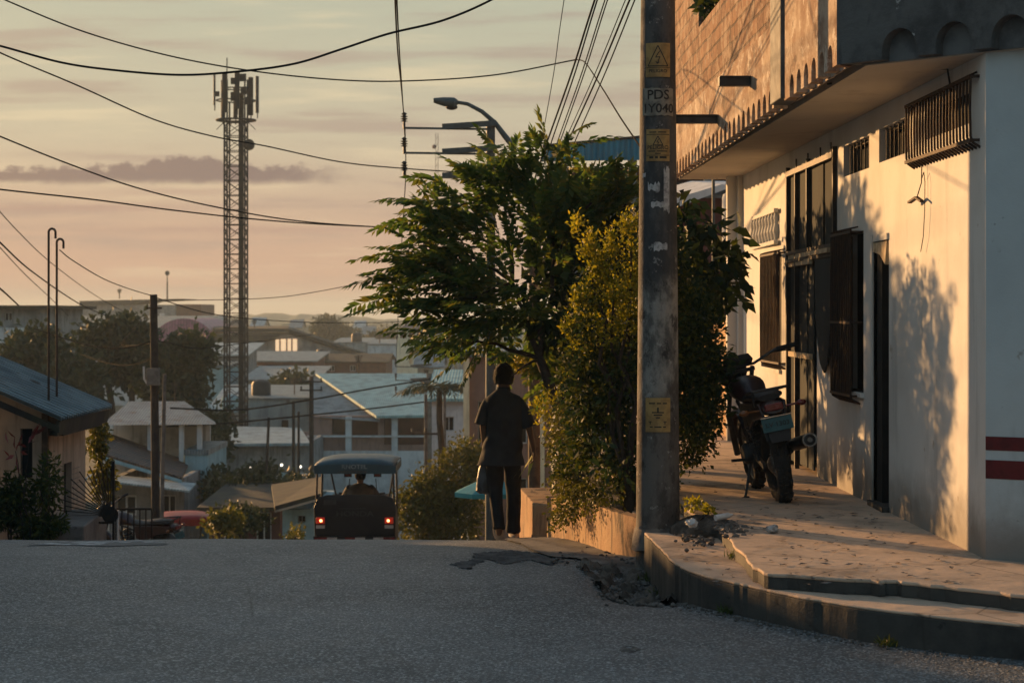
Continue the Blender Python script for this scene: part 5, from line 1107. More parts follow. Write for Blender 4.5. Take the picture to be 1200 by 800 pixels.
    for s_ in (-1, 1):
        k = MB(); k.tube([(s_ * .24, 1.6, 1.08), (s_ * .22, 1.62, 1.33)], .008, 6); k.obox((s_ * .25, 1.62, 1.40), (.13, .03, .09)); k.build('mirror', K['blackplastic'], ho)
        k = MB(); k.obox((s_ * .25, 1.596, 1.385), (.09, .01, .04)); k.build('mirror_glass', K['redlens'], ho)
    k = MB(); k.ball((0, 1.85, .95), .10, .09, .10, 14, 9); k.build('headlight', K['blackplastic'], M, smooth=True)
    return M
TX = make_taxi(K['canopy']); tag(TX, 'dark three-wheeled motor taxi with blue canopy and lit red tail lights driving downhill', 'motor taxi')
tl_ = Vector((PX(416.5, 33), 33, T(33) + .03)); TX.location = tl_; TX.rotation_euler = (R(-8.8) * 0, 0, 0)
TX2 = make_taxi(K['canopyred'], False); tag(TX2, 'three-wheeled taxi with rounded red canopy parked low behind the road crest at left', 'motor taxi')
TX2.location = (PX(219, 49), 49, T(49)); TX2.rotation_euler = (0, 0, R(14))
DR = thing('person', 'driver in pale shirt seated under the blue canopy holding the handlebar', 'person', (0, 0, 0))
J = [(V3(0, 0, .88), .125), (V3(0, .02, 1.06), .12), (V3(0, .05, 1.20), .115), (V3(0, .06, 1.30), .06), (V3(0, .07, 1.41), .048), (V3(0, .09, 1.49), .085), (V3(0, .095, 1.56), .062),
     (V3(-.17, .06, 1.27), .045), (V3(-.27, .25, 1.12), .042), (V3(-.32, .50, 1.10), .028), (V3(.17, .06, 1.27), .045), (V3(.27, .25, 1.12), .042), (V3(.32, .50, 1.10), .028),
     (V3(-.10, .05, .85), .09), (V3(-.20, .42, .80), .065), (V3(-.18, .48, .42), .045), (V3(-.18, .60, .38), .035), (V3(.10, .05, .85), .09), (V3(.20, .42, .80), .065), (V3(.18, .48, .42), .045), (V3(.18, .60, .38), .035)]
E = [(0, 1), (1, 2), (2, 3), (3, 4), (4, 5), (5, 6), (3, 7), (7, 8), (8, 9), (3, 10), (10, 11), (11, 12), (0, 13), (13, 14), (14, 15), (15, 16), (0, 17), (17, 18), (18, 19), (19, 20)]
hand_chain(J, E, 9, V3(-.32, .50, 1.10), (0, 1, 0), (1, 0, 0), (0, 0, -1)); hand_chain(J, E, 12, V3(.32, .50, 1.10), (0, 1, 0), (-1, 0, 0), (0, 0, -1))
skin('body', J, E, K['skin'], DR, 0, 2); head_parts((0, .095, 1.51), DR)
o_s = cloth([((0, 0, .82), .20, .15), ((0, .01, .95), .19, .15), ((0, .03, 1.10), .20, .145), ((0, .05, 1.22), .225, .145), ((0, .06, 1.29), .235, .13), ((0, .065, 1.345), .17, .10), ((0, .07, 1.39), .07, .065)], 'shirt', K['drivershirt'], DR, 28, .006)
for s_ in (-1, 1):
    a = V3(s_ * .175, .06, 1.29); b = V3(s_ * .28, .26, 1.12); r = []
    for t, rr in ((-.1, .07), (.3, .078), (.7, .07), (1.0, .07)):
        d = (b - a).normalized(); x, y = ring_frame(d); r.append((a.lerp(b, t), rr, rr, x, y))
    mb = MB(); mb.loft(r, 18, False); mb.build('sleeve', K['drivershirt'], o_s, smooth=True)
DR.location = tl_ + V3(0, 1.0, -.09)
for n_ in ('a',):
    for s_ in (-1, 1):
        a = [V3(s_ * .10, .05, .85), V3(s_ * .20, .42, .80), V3(s_ * .18, .48, .44)]; mb = MB(); mb.tube([p + tl_ + V3(0, 1.0, 0) for p in a], [.105, .08, .065], 14)
        ORGs = ORG[DR.name]; ORG[DR.name] = tl_ + V3(0, 1.0, 0); mb.build('trouser_leg', K['trousers'], DR, smooth=True); ORG[DR.name] = ORGs
# ------------------------------------------------------------------ the town below
K['blueroof'] = corrug('blue_grey_sheet_roof', (.25, .33, .36), (.17, .235, .265), 'y', 26, .9, (.07, .055, .045), .5, .2, .60, .68)
K['tealroof'] = corrug('pale_teal_sheet_roof', (.28, .52, .52), (.22, .43, .44), 'x', 10, .6, (.16, .22, .21), .5, .1, .62, .7)
K['paleroof'] = corrug('pale_sheet_roof', (.36, .47, .50), (.26, .35, .39), 'x', 12, .5, (.14, .14, .13), .5, .1, .58, .7)
K['greyroof'] = corrug('grey_sheet_roof', (.19, .26, .29), (.13, .18, .205), 'x', 12, .6, (.09, .07, .06), .5, .1, .55, .66)
K['rustroof'] = corrug('rusty_sheet_roof', (.085, .06, .052), (.05, .045, .045), 'x', 12, .9, (.12, .06, .04), .7, .05, .5, .6)
K['darkroof'] = pm('dark_old_roof', (.035, .033, .030), (.055, .055, .035), 1.6, .85, .6, 7, stain=(.02, .02, .018), bdist=.05)
K['mauveroof'] = corrug('mauve_vault_roof', (.40, .13, .24), (.33, .11, .20), 'x', 4, .8, (.13, .09, .10), .5, .1)
K['bluefascia'] = corrug('bright_blue_sheet', (.05, .25, .37), (.04, .20, .31), 'x', 9, .9, (.10, .16, .18), .45, .2, .62, .7)
K['greywall'] = pm('grey_render', (.27, .28, .28), (.17, .175, .175), 1.2, .9, .3, 12, stain=(.06, .055, .05), stain_amt=.6)
K['beigewall'] = pm('beige_render', (.40, .34, .27), (.30, .26, .21), 1.3, .9, .3, 12, stain=(.12, .10, .08), stain_amt=.55)
K['palewall'] = pm('pale_render', (.60, .62, .62), (.46, .48, .49), 1.3, .9, .3, 12, stain=(.12, .11, .10), stain_amt=.5)
K['bluewall'] = pm('light_blue_render', (.27, .43, .48), (.21, .34, .38), 1.5, .9, .3, 12, stain=(.10, .12, .12), stain_amt=.4)
K['pinkwall'] = pm('pinkish_render', (.30, .19, .16), (.24, .15, .125), 1.5, .9, .3, 12, stain=(.12, .08, .07), stain_amt=.5)
K['brickwall'] = pm('red_brick_wall', (.17, .075, .05), (.12, .055, .04), 3, .9, .4, 20, stain=(.08, .05, .04), stain_amt=.4)
K['redroom'] = pm('dark_red_recess', (.075, .022, .016), (.05, .016, .013), 2, .9, 0)
K['creamwall'] = pm('cream_church_paint', (.85, .74, .52), (.76, .64, .44), 1.5, .85, .2, 12, stain=(.25, .19, .13), stain_amt=.4)
K['orangewall'] = pm('ochre_wall', (.48, .29, .13), (.38, .22, .10), 1.5, .9, .3, 14, stain=(.18, .10, .05), stain_amt=.5)
K['maroonwall'] = pm('maroon_wall', (.12, .05, .045), (.09, .04, .036), 2, .9, .2, 14)
K['lampwhite'] = emis('lit_wall_lamp', (1.0, .86, .66), 3)
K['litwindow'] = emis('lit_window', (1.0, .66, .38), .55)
K['poledark'] = pm('dark_timber_pole', (.035, .028, .024), (.055, .045, .036), 7, .9, .5, 30)
K['polegrey'] = pm('grey_steel_pole', (.075, .095, .10), (.055, .07, .075), 7, .6, .2, 30, metal=.2)
K['poleconc'] = pm('grey_concrete_pole', (.17, .16, .145), (.11, .105, .095), 7, .9, .4, 30)
def block(name, label, cat, x0, x1, ytop, d, dep, wall, roof=None, rise=None, over=.3, openings=(), group=None, panes='dark', sink=1.0, roofover=None, z1=None, frame=True, parapet=False):
    """a building whose front stands at distance d between photo columns x0..x1 with its wall top at row ytop"""
    X0, X1 = PX(x0, d), PX(x1, d); zt = PZ(ytop, d); zb = T(d) - sink - .0
    t = thing(name, label, cat, ((X0 + X1) / 2, d, zb), group)
    P = lambda u, v, w: Vector((u, d + w, v)); hs = []
    for o in openings: hs.append((PX(o[0], d), PX(o[2], d), PZ(o[3], d), PZ(o[1], d)))
    wall_grid(MB(), P, [X0, X1], [zb, zt], hs, .22).build('wall', K[wall], t)
    for xa in (X0, X1 - .2): MB().box(xa, xa + .2, d + .22, d + dep, zb, zt).build('wall', K[wall], t)
    MB().box(X0 + .2, X1 - .2, d + dep - .2, d + dep, zb, zt).build('wall', K[wall], t)
    for o, h in zip(openings, hs):
        kind = o[4] if len(o) > 4 else panes
        nm = 'door' if (h[3] - h[2]) > 1.7 else 'window'
        w = MB(); w.box(h[0] + .002, h[1] - .002, d + .17, d + .21, h[2] + .002, h[3] - .002); wo_ = w.build(nm, K[kind], t)
        if frame and kind in ('dark', 'darkglass'):
            e = min(.06, (h[1] - h[0]) * .1); f = MB()
            for a, b, c, q in ((h[0], h[1], h[3] - e, h[3]), (h[0], h[1], h[2], h[2] + e), (h[0], h[0] + e, h[2] + e, h[3] - e), (h[1] - e, h[1], h[2] + e, h[3] - e), ((h[0] + h[1]) / 2 - e / 2, (h[0] + h[1]) / 2 + e / 2, h[2] + e, h[3] - e)): f.box(a + .004, b - .004, d + .10, d + .15, c + .004, q - .004)
            f.build('frame', K['palewall'], wo_)
    ro = K[roof] if roof else None
    if roof and rise is not None:
        kind, zr = rise
        zr = zt + zr if kind != 'flat' else zt
        if kind == 'gx':      # ridge along x, front slope seen
            m = d + dep / 2; th = .08
            MB().prism([(X0 - over, d - over, zt - .05), (X1 + over, d - over, zt - .05), (X1 + over, m, zr), (X0 - over, m, zr)], (0, 0, th)).build('roof', ro, t)
            MB().prism([(X0 - over, m, zr), (X1 + over, m, zr), (X1 + over, d + dep + over, zt - .05), (X0 - over, d + dep + over, zt - .05)], (0, 0, th - .005)).build('roof', ro, t)
            for xa in (X0, X1 - .2): MB().prism([(xa, d + .01, zt), (xa, d + dep - .01, zt), (xa, m, zr - .02)], (.2, 0, 0)).build('gable', K[wall], t)
        elif kind == 'gy':    # ridge along y, gable to the camera
            m = (X0 + X1) / 2; sl = (zr - zt) / (m - X0)
            MB().prism([(X0, d, zt), (X1, d, zt), (m, d, zr)], (0, .2, 0)).build('gable', K[wall], t)
            for a, s_ in ((X0, -1), (X1, 1)): MB().prism([(a + s_ * over, d - over, zt - over * sl), (m, d - over, zr + .02), (m, d + dep + over, zr + .02), (a + s_ * over, d + dep + over, zt - over * sl)], (0, 0, .09)).build('roof', ro, t)
        elif kind == 'mono':  # rises away from the camera
            MB().prism([(X0 - over, d - over, zt), (X1 + over, d - over, zt), (X1 + over, d + dep + over, zr), (X0 - over, d + dep + over, zr)], (0, 0, .09)).build('roof', ro, t)
            for xa in (X0, X1 - .2): MB().prism([(xa, d + .01, zt), (xa, d + dep, zt), (xa, d + dep, zr - .02)], (.2, 0, 0)).build('gable', K[wall], t)
            MB().box(X0 + .2, X1 - .2, d + dep - .2, d + dep - .01, zt, zr - .03).build('gable', K[wall], t)
        elif kind == 'sx':    # slopes down to the right
            MB().prism([(X0 - over, d - over, zr), (X1 + over, d - over, zt), (X1 + over, d + dep, zt), (X0 - over, d + dep, zr)], (0, 0, .09)).build('roof', ro, t)
            MB().prism([(X0, d + .01, zt), (X1, d + .01, zt), (X0, d + .01, zr - .03)], (0, .2, 0)).build('gable', K[wall], t)
        elif kind == 'flat':
            MB().box(X0 - over, X1 + over, d - over, d + dep + over, zt, zt + .16).build('roof', ro, t)
        elif kind == 'hip':
            m = d + dep / 2; i = dep / 2; th = .07
            a, b, c, q = (X0 - over, d - over, zt), (X1 + over, d - over, zt), (X1 + over, d + dep + over, zt), (X0 - over, d + dep + over, zt); r0, r1 = (X0 + i, m, zr), (X1 - i, m, zr)
            MB().add([Vector(p) for p in (a, b, c, q, r0, r1)], [(0, 1, 5, 4), (1, 2, 5), (2, 3, 4, 5), (3, 0, 4), (3, 2, 1, 0)]).build('roof', ro, t)
    return t

# --- near left: house with blue corrugated roof ---
LH = thing('house', 'near left house with blue corrugated roof, beige walls and louvred door', 'house', (-8.5, 26.3, -3.9))
hw = -6.03; zE = -1.30
def gabz(x): return zE + .43 * ((x if x > -8.5 else -17 - x) - hw) * -1 if False else zE + .43 * (hw - max(x, -17 - x))
wall_grid(MB(), lambda u, v, w: Vector((u, 26.3 + w, v)), [-11, hw], [-4.2, zE], [(PX(24, 26.3), PX(38, 26.3), PZ(560, 26.3), PZ(502, 26.3)), (-8.6, -7.4, -3.0, -2.0)], .15).build('wall', K['beigewall'], LH)
MB().prism([(-11, 26.3, zE), (hw, 26.3, zE), (-8.5, 26.3, zE + .43 * 2.47)], (0, .15, 0)).build('gable', K['beigewall'], LH)
MB().box(PX(24, 26.3), PX(38, 26.3), 26.40, 26.44, PZ(560, 26.3), PZ(502, 26.3)).build('window', K['dark'], LH)
MB().box(-8.6, -7.4, 26.40, 26.44, -3.0, -2.0).build('window', K['dark'], LH)
wall_grid(MB(), lambda u, v, w: Vector((hw - w, u, v)), [26.45, 28.95], [-4.6, zE], [(27.55, 28.05, -4.2, -2.05)], .15).build('wall', K['beigewall'], LH)
MB().box(hw - .12, hw - .08, 27.55, 28.05, -4.2, -2.05).build('door', K['dark'], LH)
lv = MB()
for k in range(26): lv.obox((hw - .02, 28.35, -3.9 + k * .07), (.05, .5, .012), (0, R(35), 0))
lv.build('louvre_shutter', K['blackplastic'], LH)
MB().box(-11, -10.85, 26.45, 28.95, -4.6, zE).build('wall', K['beigewall'], LH)
MB().box(-10.85, hw - .15, 28.8, 28.95, -4.6, zE).build('wall', K['beigewall'], LH)
MB().bar((hw + .05, 26.25, -4.0), (hw + .05, 26.25, zE), .08).build('corner_post', K['wood'], LH)
def corr_roof(xa, za, xb, zb, y0, y1, n, amp=.03):
    vs = []; fs = []
    for i in range(n + 1):
        y = y0 + (y1 - y0) * i / n; o = amp * math.cos(i * math.pi / 2)
        vs += [(xa, y, za + o), (xb, y, zb + o)]
    for i in range(n): fs.append((2 * i, 2 * i + 1, 2 * i + 3, 2 * i + 2))
    return MB().add(vs, fs)
for s_, nm in ((1, 'roof'), (-1, 'roof')):
    xe = -8.5 + s_ * 2.78; o = corr_roof(xe, zE + .06 - .12, -8.5, zE + .06 + .43 * 2.5, 25.95, 29.3, 100).build(nm, K['blueroof'], LH, recalc=False); q = o.modifiers.new('t', 'SOLIDIFY'); q.thickness = .01
MB().prism([(-5.74, 26.0, zE - .09), (-5.74, 29.25, zE - .09), (-5.78, 29.25, zE - .28), (-5.78, 26.0, zE - .28)], (-.04, 0, 0)).build('eaves_board', K['darkroof'], LH)
MB().box(hw, -5.78, 26.4, 28.9, zE - .30, zE - .26).build('eaves_soffit', K['darkroof'], LH)
MB().prism([(-8.5, 25.97, zE + 1.04), (-5.74, 25.97, zE - .16), (-5.74, 25.97, zE - .24), (-8.5, 25.97, zE + .94)], (0, .04, 0)).build('barge_board', K['darkroof'], LH)
tag(MB().prism([(-5.98, 25.4, -2.68), (-5.35, 25.6, -2.68), (-5.50, 27.8, -2.68), (-5.98, 27.8, -2.68)], (0, 0, -1.2)).build('terrace_slab', K['apron'], bevel=.02), 'raised concrete terrace slab in front of the blue-roofed house', 'terrace')
# two hooked riser pipes on its roof
for (px, yt, d, lab) in ((57, 268, 27.0, 'taller thin hooked riser pipe rising above the blue-roofed house'), (66.5, 280, 27.6, 'shorter hooked riser pipe rising beside the taller one')):
    x = PX(px, d); zt_ = PZ(yt, d); mb = MB(); r = .045; pts = [(x, d, -3.6), (x, d, zt_ - r)] + [(x + r - r * math.cos(a), d, zt_ - r + r * math.sin(a)) for a in [R(k * 22.5) for k in range(1, 9)]] + [(x + 2 * r, d, zt_ - .13)]
    tag(mb.tube(pts, .016, 8).build('riser_pipe', K['poledark'], smooth=True), lab, 'pipe', 'hooked riser pipes')
# iron sunburst gate panel
SG = thing('iron_gate', 'iron gate panel with radiating bars like a sunburst at left', 'gate', (PX(133, 27), 27, T(27)))
gx0 = PX(133, 27); c_ = V3(PX(129, 27), 27, PZ(603, 27)); mb = MB(); mb.bar((gx0, 27, -3.6), (gx0, 27, PZ(540, 27)), .03); mb.bar((PX(96, 27), 27, PZ(612, 27)), (gx0, 27, PZ(612, 27)), .03); mb.build('gate_frame', K['iron'], SG)
mb = MB()
for k in range(17):
    a = R(88 + k * 6.2); L = .62 if k % 2 else .70; mb.bar(c_ + V3(.10 * math.cos(a), 0, .10 * math.sin(a)), c_ + V3(L * math.cos(a), 0, L * math.sin(a)), .013)
sb = mb.build('sun_rays', K['iron'], SG); sb['kind'] = 'stuff'
MB().lathe(c_ + V3(0, .02, 0), [(.11, 0), (.11, .02)], 24, (0, -1, 0)).build('sun_disc', K['iron'], SG)
# low fence rail beside the gate
fr_ = thing('low_railing', 'low iron railing running from the sunburst gate to the wooden pole', 'railing', (PX(155, 29), 29, T(29)))
mb = MB(); zf = PZ(596, 29); mb.bar((PX(134, 29), 29, zf), (PX(178, 29), 29, zf), .03); mb.build('top_rail', K['iron'], fr_)
for k in range(7): x = PX(136 + k * 7, 29); MB().bar((x, 29, zf - 1.1), (x, 29, zf), .018).build('baluster', K['iron'], fr_)
MB().bar((PX(134.5, 29), 29.05, -4.1), (PX(134.5, 29), 29.05, PZ(598, 29)), .09).build('post', K['palewall'], fr_)
# garden plants before the house
K['leafred'] = leafmat('crimson_leaves', [(.14, .02, .025), (.22, .035, .045), (.07, .018, .02)], .4, .5)
leafy('cordyline', 'crimson-leaved garden plant before the left house window', 'plant', (PX(30, 25), 25, T(25)), [pb(33, 520, 25, 14, 18, .15), pb(18, 528, 25.1, 12, 14, .15)], 22, .22, .045, K['leafred'], -.6, [Q(33, 520, 25), Q(18, 528, 25.1)], .012, .1, out=1.0)
for (px, py, rx_, ry_, n, lab) in ((14, 585, 24, 36, 1300, 'dark leafy garden shrub at the far left frame edge'), (58, 565, 15, 36, 500, 'thin dark shrub reaching up before the beige wall of the left house'), (50, 615, 30, 16, 900, 'low dark shrub at the foot of the left house wall')):
    leafy('garden_shrub', lab, 'shrub', (PX(px, 25.2), 25.2, T(25.2)), [pb(px, py, 25.2, rx_, ry_, .4), pb(px - 8, py + 14, 25.3, rx_ * .8, ry_ * .7, .3)], n, .10, .035, K['leafhedge'], .1, [Q(px, py - 10, 25.2), Q(px + 8, py, 25.3), Q(px - 10, py, 25.2)], .015, .15, group=None)
leafy('hanging_vine', 'leafy vine hanging below the eaves of the blue-roofed house', 'vine', (PX(118, 30), 30, T(30)), [pb(115, 515, 30, 12, 26, .3), pb(122, 560, 30, 14, 30, .3), pb(108, 490, 30, 10, 12, .3)], 1500, .09, .045, K['leafbush'], .5, [Q(116, 500, 30), Q(120, 560, 30)], .02, .1)
# --- mid left ---
PV = thing('pavilion', 'open pavilion with blue-grey hipped roof on pale posts behind the wooden pole', 'pavilion', (PX(185, 60), 60, T(60)))
def q3(px, py, d): return tuple(Q(px, py, d))
MB().add([Vector(p) for p in (q3(118, 498, 60), q3(253, 497, 60), q3(252, 494, 66), q3(140, 494, 66), q3(152, 470, 63), q3(216, 470, 63))], [(0, 1, 5, 4), (1, 2, 5), (2, 3, 4, 5), (3, 0, 4), (3, 2, 1, 0)]).build('roof', K['greyroof'], PV)
for px, d in ((122, 60.3), (176, 60.3), (213, 60.3), (234, 60.3), (130, 65.5), (244, 65.5)): MB().bar((PX(px, d), d, T(d) - .5), (PX(px, d), d, PZ(497, d)), .14).build('post', K['palewall'], PV)
MB().box(PX(130, 66), PX(245, 66), 66, 66.2, T(66) - 1, PZ(497, 66)).build('back_wall', K['greywall'], PV)
block('small_house', 'small light-blue flat-topped house wall below the pavilion', 'house', 217, 243, 533, 60, 4, 'bluewall', 'greyroof', ('flat', 0), .03)
SRF = block('shed', 'low shed with brown rusty lean-to roof and blue edge beside the wooden pole', 'shed', 128, 216, 560, 57, 3.5, 'greywall', None, None, openings=[(135, 580, 160, 604, 'dark'), (190, 580, 206, 612, 'dark')])
MB().prism([Q(122, 508, 61), Q(222, 543, 61), Q(213, 562, 56.6), Q(120, 534, 56.6)], (0, 0, .07)).build('roof', K['rustroof'], SRF)
MB().prism([Q(120, 534, 56.56), Q(213, 562, 56.56), Q(213, 566, 56.56), Q(120, 538, 56.56)], (0, -.05, 0)).build('roof_edge', K['bluewall'], SRF)
MB().prism([Q(100, 562, 55.2), Q(222, 577, 55.2), Q(230, 568, 56.8), Q(110, 555, 56.8)], (0, 0, .05)).build('awning', K['paleroof'], SRF)
# --- big dark low roof area before the tower, and walls in the middle ---
block('low_house', 'dark low house with mossy sagging roof just right of the red canopy', 'house', 246, 328, 597, 52, 5, 'maroonwall', 'darkroof', ('mono', .15), .3, openings=[(262, 603, 280, 640), (300, 600, 318, 640)])
MH = block('low_house', 'little mossy-roofed house with light-blue wall left of the motor taxi', 'house', 331, 372, 597, 46, 5, 'bluewall', None, None, openings=[(349, 604, 358, 612)])
MB().prism([Q(322, 598, 45.4), Q(376, 583, 45.4), Q(376, 563, 51.4), Q(318, 572, 51.4)], (0, 0, .10)).build('roof', K['darkroof'], MH)
MB().prism([Q(322, 598, 45.38), Q(376, 583, 45.38), Q(376, 585.5, 45.38), Q(322, 600.5, 45.38)], (0, -.05, 0)).build('roof_edge', K['beigewall'], MH)
WH = block('long_house', 'long grey house with pale roof, dark doors and three small lit lamps', 'house', 250, 362, 520, 90, 9, 'greywall', None, None, openings=[(292, 548, 303, 600), (318, 548, 327, 600), (345, 552, 356, 572)])
MB().prism([Q(246, 523, 89.4), Q(364, 522, 89.4), Q(352, 504, 95), Q(262, 502, 95)], (0, 0, .12)).build('roof', K['paleroof'], WH)
for px, py in ((294, 545), (330, 543), (352, 545)):
    lm = MB(); lm.ball(Q(px, py, 89.5), .05, n=10, m=8); lo = lm.build('wall_lamp', K['steel'], WH); k = MB(); k.ball(Q(px, py + 1.6, 89.4), .055, n=10, m=8); k.build('bulb', K['lampwhite'], lo)
block('block_house', 'grey two-part building with pale blue sheet walls behind the long grey house', 'building', 283, 362, 468, 104, 10, 'paleroof', 'greyroof', ('mono', .3), .1, openings=[(330, 492, 338, 502)], frame=False)
block('white_building', 'small bright white building partly behind the lattice tower', 'building', 243, 284, 484, 112, 8, 'palewall', 'paleroof', ('mono', 1.2), .1, openings=[(262, 492, 268, 500)])
# --- teal roofed building ---
TB = block('teal_roof_building', 'two-storey building with large pale teal roof and dark red openings behind the motor taxi', 'building', 362, 556, 487, 97, 9, 'pinkwall', None, None, openings=[(389, 490, 405, 509, 'darkglass'), (411, 491, 443, 510, 'redroom'), (450, 488, 459, 521, 'redroom'), (465, 488, 546, 521, 'redroom'), (480, 541, 503, 558, 'dark'), (520, 541, 545, 575, 'dark')], frame=False)
MB().prism([Q(370, 440, 106), Q(590, 440, 106), Q(562, 488, 96.4), Q(441, 490, 96.4)], (0, 0, .12)).build('roof', K['tealroof'], TB)
MB().prism([Q(364, 441, 105.9), Q(372, 441, 105.9), Q(445, 489, 96.3), Q(445, 494, 96.3), Q(364, 488, 97)], (0, .15, 0)).build('gable', K['greywall'], TB)
for px in (408, 462): MB().box(PX(px - 3, 96.8), PX(px + 4, 96.8), 96.7, 96.98, T(97) - 1, PZ(488, 96.8)).build('column', K['palewall'], TB)
MB().box(PX(362, 96.9), PX(556, 96.9), 96.84, 96.98, PZ(578, 96.9), PZ(528, 96.9)).build('lower_band', K['palewall'], TB)
MB().box(PX(360, 96.7), PX(558, 96.7), 96.62, 96.82, PZ(512, 96.7), PZ(510, 96.7)).build('ledge', K['palewall'], TB)
# --- further back ---
block('brick_house', 'half-built brick and grey house in the middle distance', 'house', 285, 366, 424, 150, 10, 'brickwall', 'greyroof', ('mono', .5), .4, openings=[(293, 428, 307, 436, 'dark'), (312, 427, 334, 438, 'redroom')])
block('low_building', 'low grey shed roof in front of the brick house', 'shed', 290, 366, 446, 128, 9, 'greywall', 'greyroof', ('mono', .6), .4)
GH = block('gabled_hall', 'wide dark-roofed gabled hall with one sunlit window bay in the distance', 'hall', 262, 388, 408, 175, 14, 'greywall', None, None, openings=[(322, 396.5, 347, 411, 'litwindow')], frame=False) if False else thing('gabled_hall', 'wide dark-roofed gabled hall with one lit window bay in the distance', 'hall', (PX(325, 175), 175, T(175)))
MB().prism([Q(252, 440, 175), Q(425, 440, 175), Q(425, 420, 175), Q(338, 391, 175), Q(252, 391, 175)], (0, 12, 0)).build('wall', K['greywall'], GH)
MB().prism([Q(250, 389, 174.5), Q(338, 389, 174.5), Q(338, 386, 187.5), Q(250, 386, 187.5)], (0, 0, .3)).build('roof', K['darkroof'], GH)
MB().prism([Q(337, 389, 174.4), Q(430, 419, 174.4), Q(430, 417, 187.4), Q(337, 386, 187.4)], (0, 0, .3)).build('roof', K['darkroof'], GH)
MB().prism([Q(252, 392, 174.9), Q(330, 392, 174.9), Q(318, 399, 174.9), Q(285, 407, 174.9), Q(252, 410, 174.9)], (0, -.4, 0)).build('dark_fascia', K['darkroof'], GH)
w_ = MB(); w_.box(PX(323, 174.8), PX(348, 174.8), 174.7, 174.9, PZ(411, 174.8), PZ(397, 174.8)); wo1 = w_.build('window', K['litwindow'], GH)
for px in (328, 336, 342): MB().box(PX(px - .8, 174.6), PX(px + .8, 174.6), 174.6, 174.68, PZ(411, 174.6), PZ(397, 174.6)).build('mullion', K['brickwall'], wo1)
block('blue_shed', 'long pale blue sheet-walled shed left of the church tower', 'shed', 390, 431, 402, 190, 10, 'paleroof', 'greyroof', ('mono', .3), .1, openings=[(398, 412, 404, 418)])
block('pale_shed', 'long grey-white shed directly left of the church tower', 'shed', 431, 470, 404, 186, 10, 'palewall', 'greyroof', ('mono', .3), .1, openings=[(440, 416, 446, 422)])
block('brown_house', 'brownish house between the hall and the teal roof', 'house', 368, 452, 424, 160, 9, 'brickwall', 'darkroof', ('gx', .5), .3, openings=[(385, 428, 392, 435), (410, 428, 417, 435)])
CT = thing('church_tower', 'cream church tower with red pointed cap and narrow twin windows', 'tower', (PX(482, 150), 150, T(150)))
cx0, cx1 = PX(465, 150), PX(500, 150)
wall_grid(MB(), lambda u, v, w: Vector((u, 150 + w, v)), [cx0, cx1], [T(150) - 1, PZ(396, 150)], [(PX(479.5, 150), PX(483, 150), PZ(426, 150), PZ(408, 150)), (PX(485, 150), PX(488.5, 150), PZ(426, 150), PZ(408, 150))], .2).build('wall', K['creamwall'], CT)
MB().box(cx0, cx1, 150.5, 152.3, T(150) - 1, PZ(396, 150)).build('wall', K['creamwall'], CT)
MB().box(cx0, cx1, 150.0, 152.3, PZ(396, 150), PZ(388, 150)).build('belfry', K['brickwall'], CT)
for a in (.08, .36, .64, .92): x = cx0 + (cx1 - cx0) * a; MB().box(x - .08, x + .08, 149.94, 149.998, PZ(396, 150), PZ(388, 150)).build('pilaster', K['creamwall'], CT)
MB().box(cx0 - .08, cx1 + .08, 149.92, 152.38, PZ(388, 150), PZ(387, 150)).build('cornice', K['creamwall'], CT)
MB().add([(cx0, 150, PZ(387, 150)), (cx1, 150, PZ(387, 150)), (cx1, 152.3, PZ(387, 150)), (cx0, 152.3, PZ(387, 150)), ((cx0 + cx1) / 2, 151.15, PZ(374, 150))], [(0, 1, 4), (1, 2, 4), (2, 3, 4), (3, 0, 4), (3, 2, 1, 0)]).build('spire', K['pinkwall'], CT)
# horizon line on the left
DF = thing('long_hall', 'long grey hall building standing highest on the left skyline', 'hall', (PX(165, 250), 250, T(250)))
MB().box(PX(97, 250), PX(205, 250), 250, 262, T(250), PZ(357, 250)).build('wall', K['greywall'], DF)
MB().prism([Q(93, 358, 249.4), Q(160, 356, 249.4), Q(170, 353, 249.4), Q(212, 351, 249.4), Q(212, 350, 249.4), Q(93, 352.5, 249.4)], (0, 13, 0)).build('roof', K['darkroof'], DF)
MB().box(PX(206, 251), PX(236, 251), 251, 262, T(250), PZ(356.5, 251)).build('annexe', K['brickwall'], DF)
for px in (121, 156, 190): MB().box(PX(px - 3, 249.9), PX(px + 3, 249.9), 249.8, 249.97, PZ(371, 249.9), PZ(367, 249.9)).build('window', K['palewall'], DF)
mb = MB(); mb.tube([Q(196, 352, 249), Q(196, 330, 249)], .1, 6); mb.ball(Q(196, 320, 249), .3, n=8, m=6); mb.tube([Q(196, 330, 249), Q(196, 320, 249)], .06, 6); tag(mb.build('antenna_mast', K['poledark']), 'short antenna mast with round top on the skyline hall', 'antenna')
block('blue_roof_hall', 'wide hall with flat blue roof below the left skyline', 'hall', -60, 212, 392, 200, 22, 'palewall', 'blueroof', ('mono', 1.7), .4, openings=[(5, 393.5, 12, 399), (35, 393.5, 42, 399)])
MV = thing('vault_roof_hall', 'hall with curved mauve barrel roof behind the dark trees', 'hall', (PX(215, 180), 180, T(180)))
pts = [Q(176, 420, 180)] + [Q(215 - 39 * math.cos(a), 408 - 35 * math.sin(a), 180) for a in [math.pi * k / 16 for k in range(17)]] + [Q(254, 420, 180)]
MB().prism(pts, (0, 16, 0)).build('vault_roof', K['mauveroof'], MV, smooth=True, angle=30)
MB().box(PX(177, 180.3), PX(253, 180.3), 180.3, 195.8, T(180), PZ(416, 180)).build('wall', K['palewall'], MV)
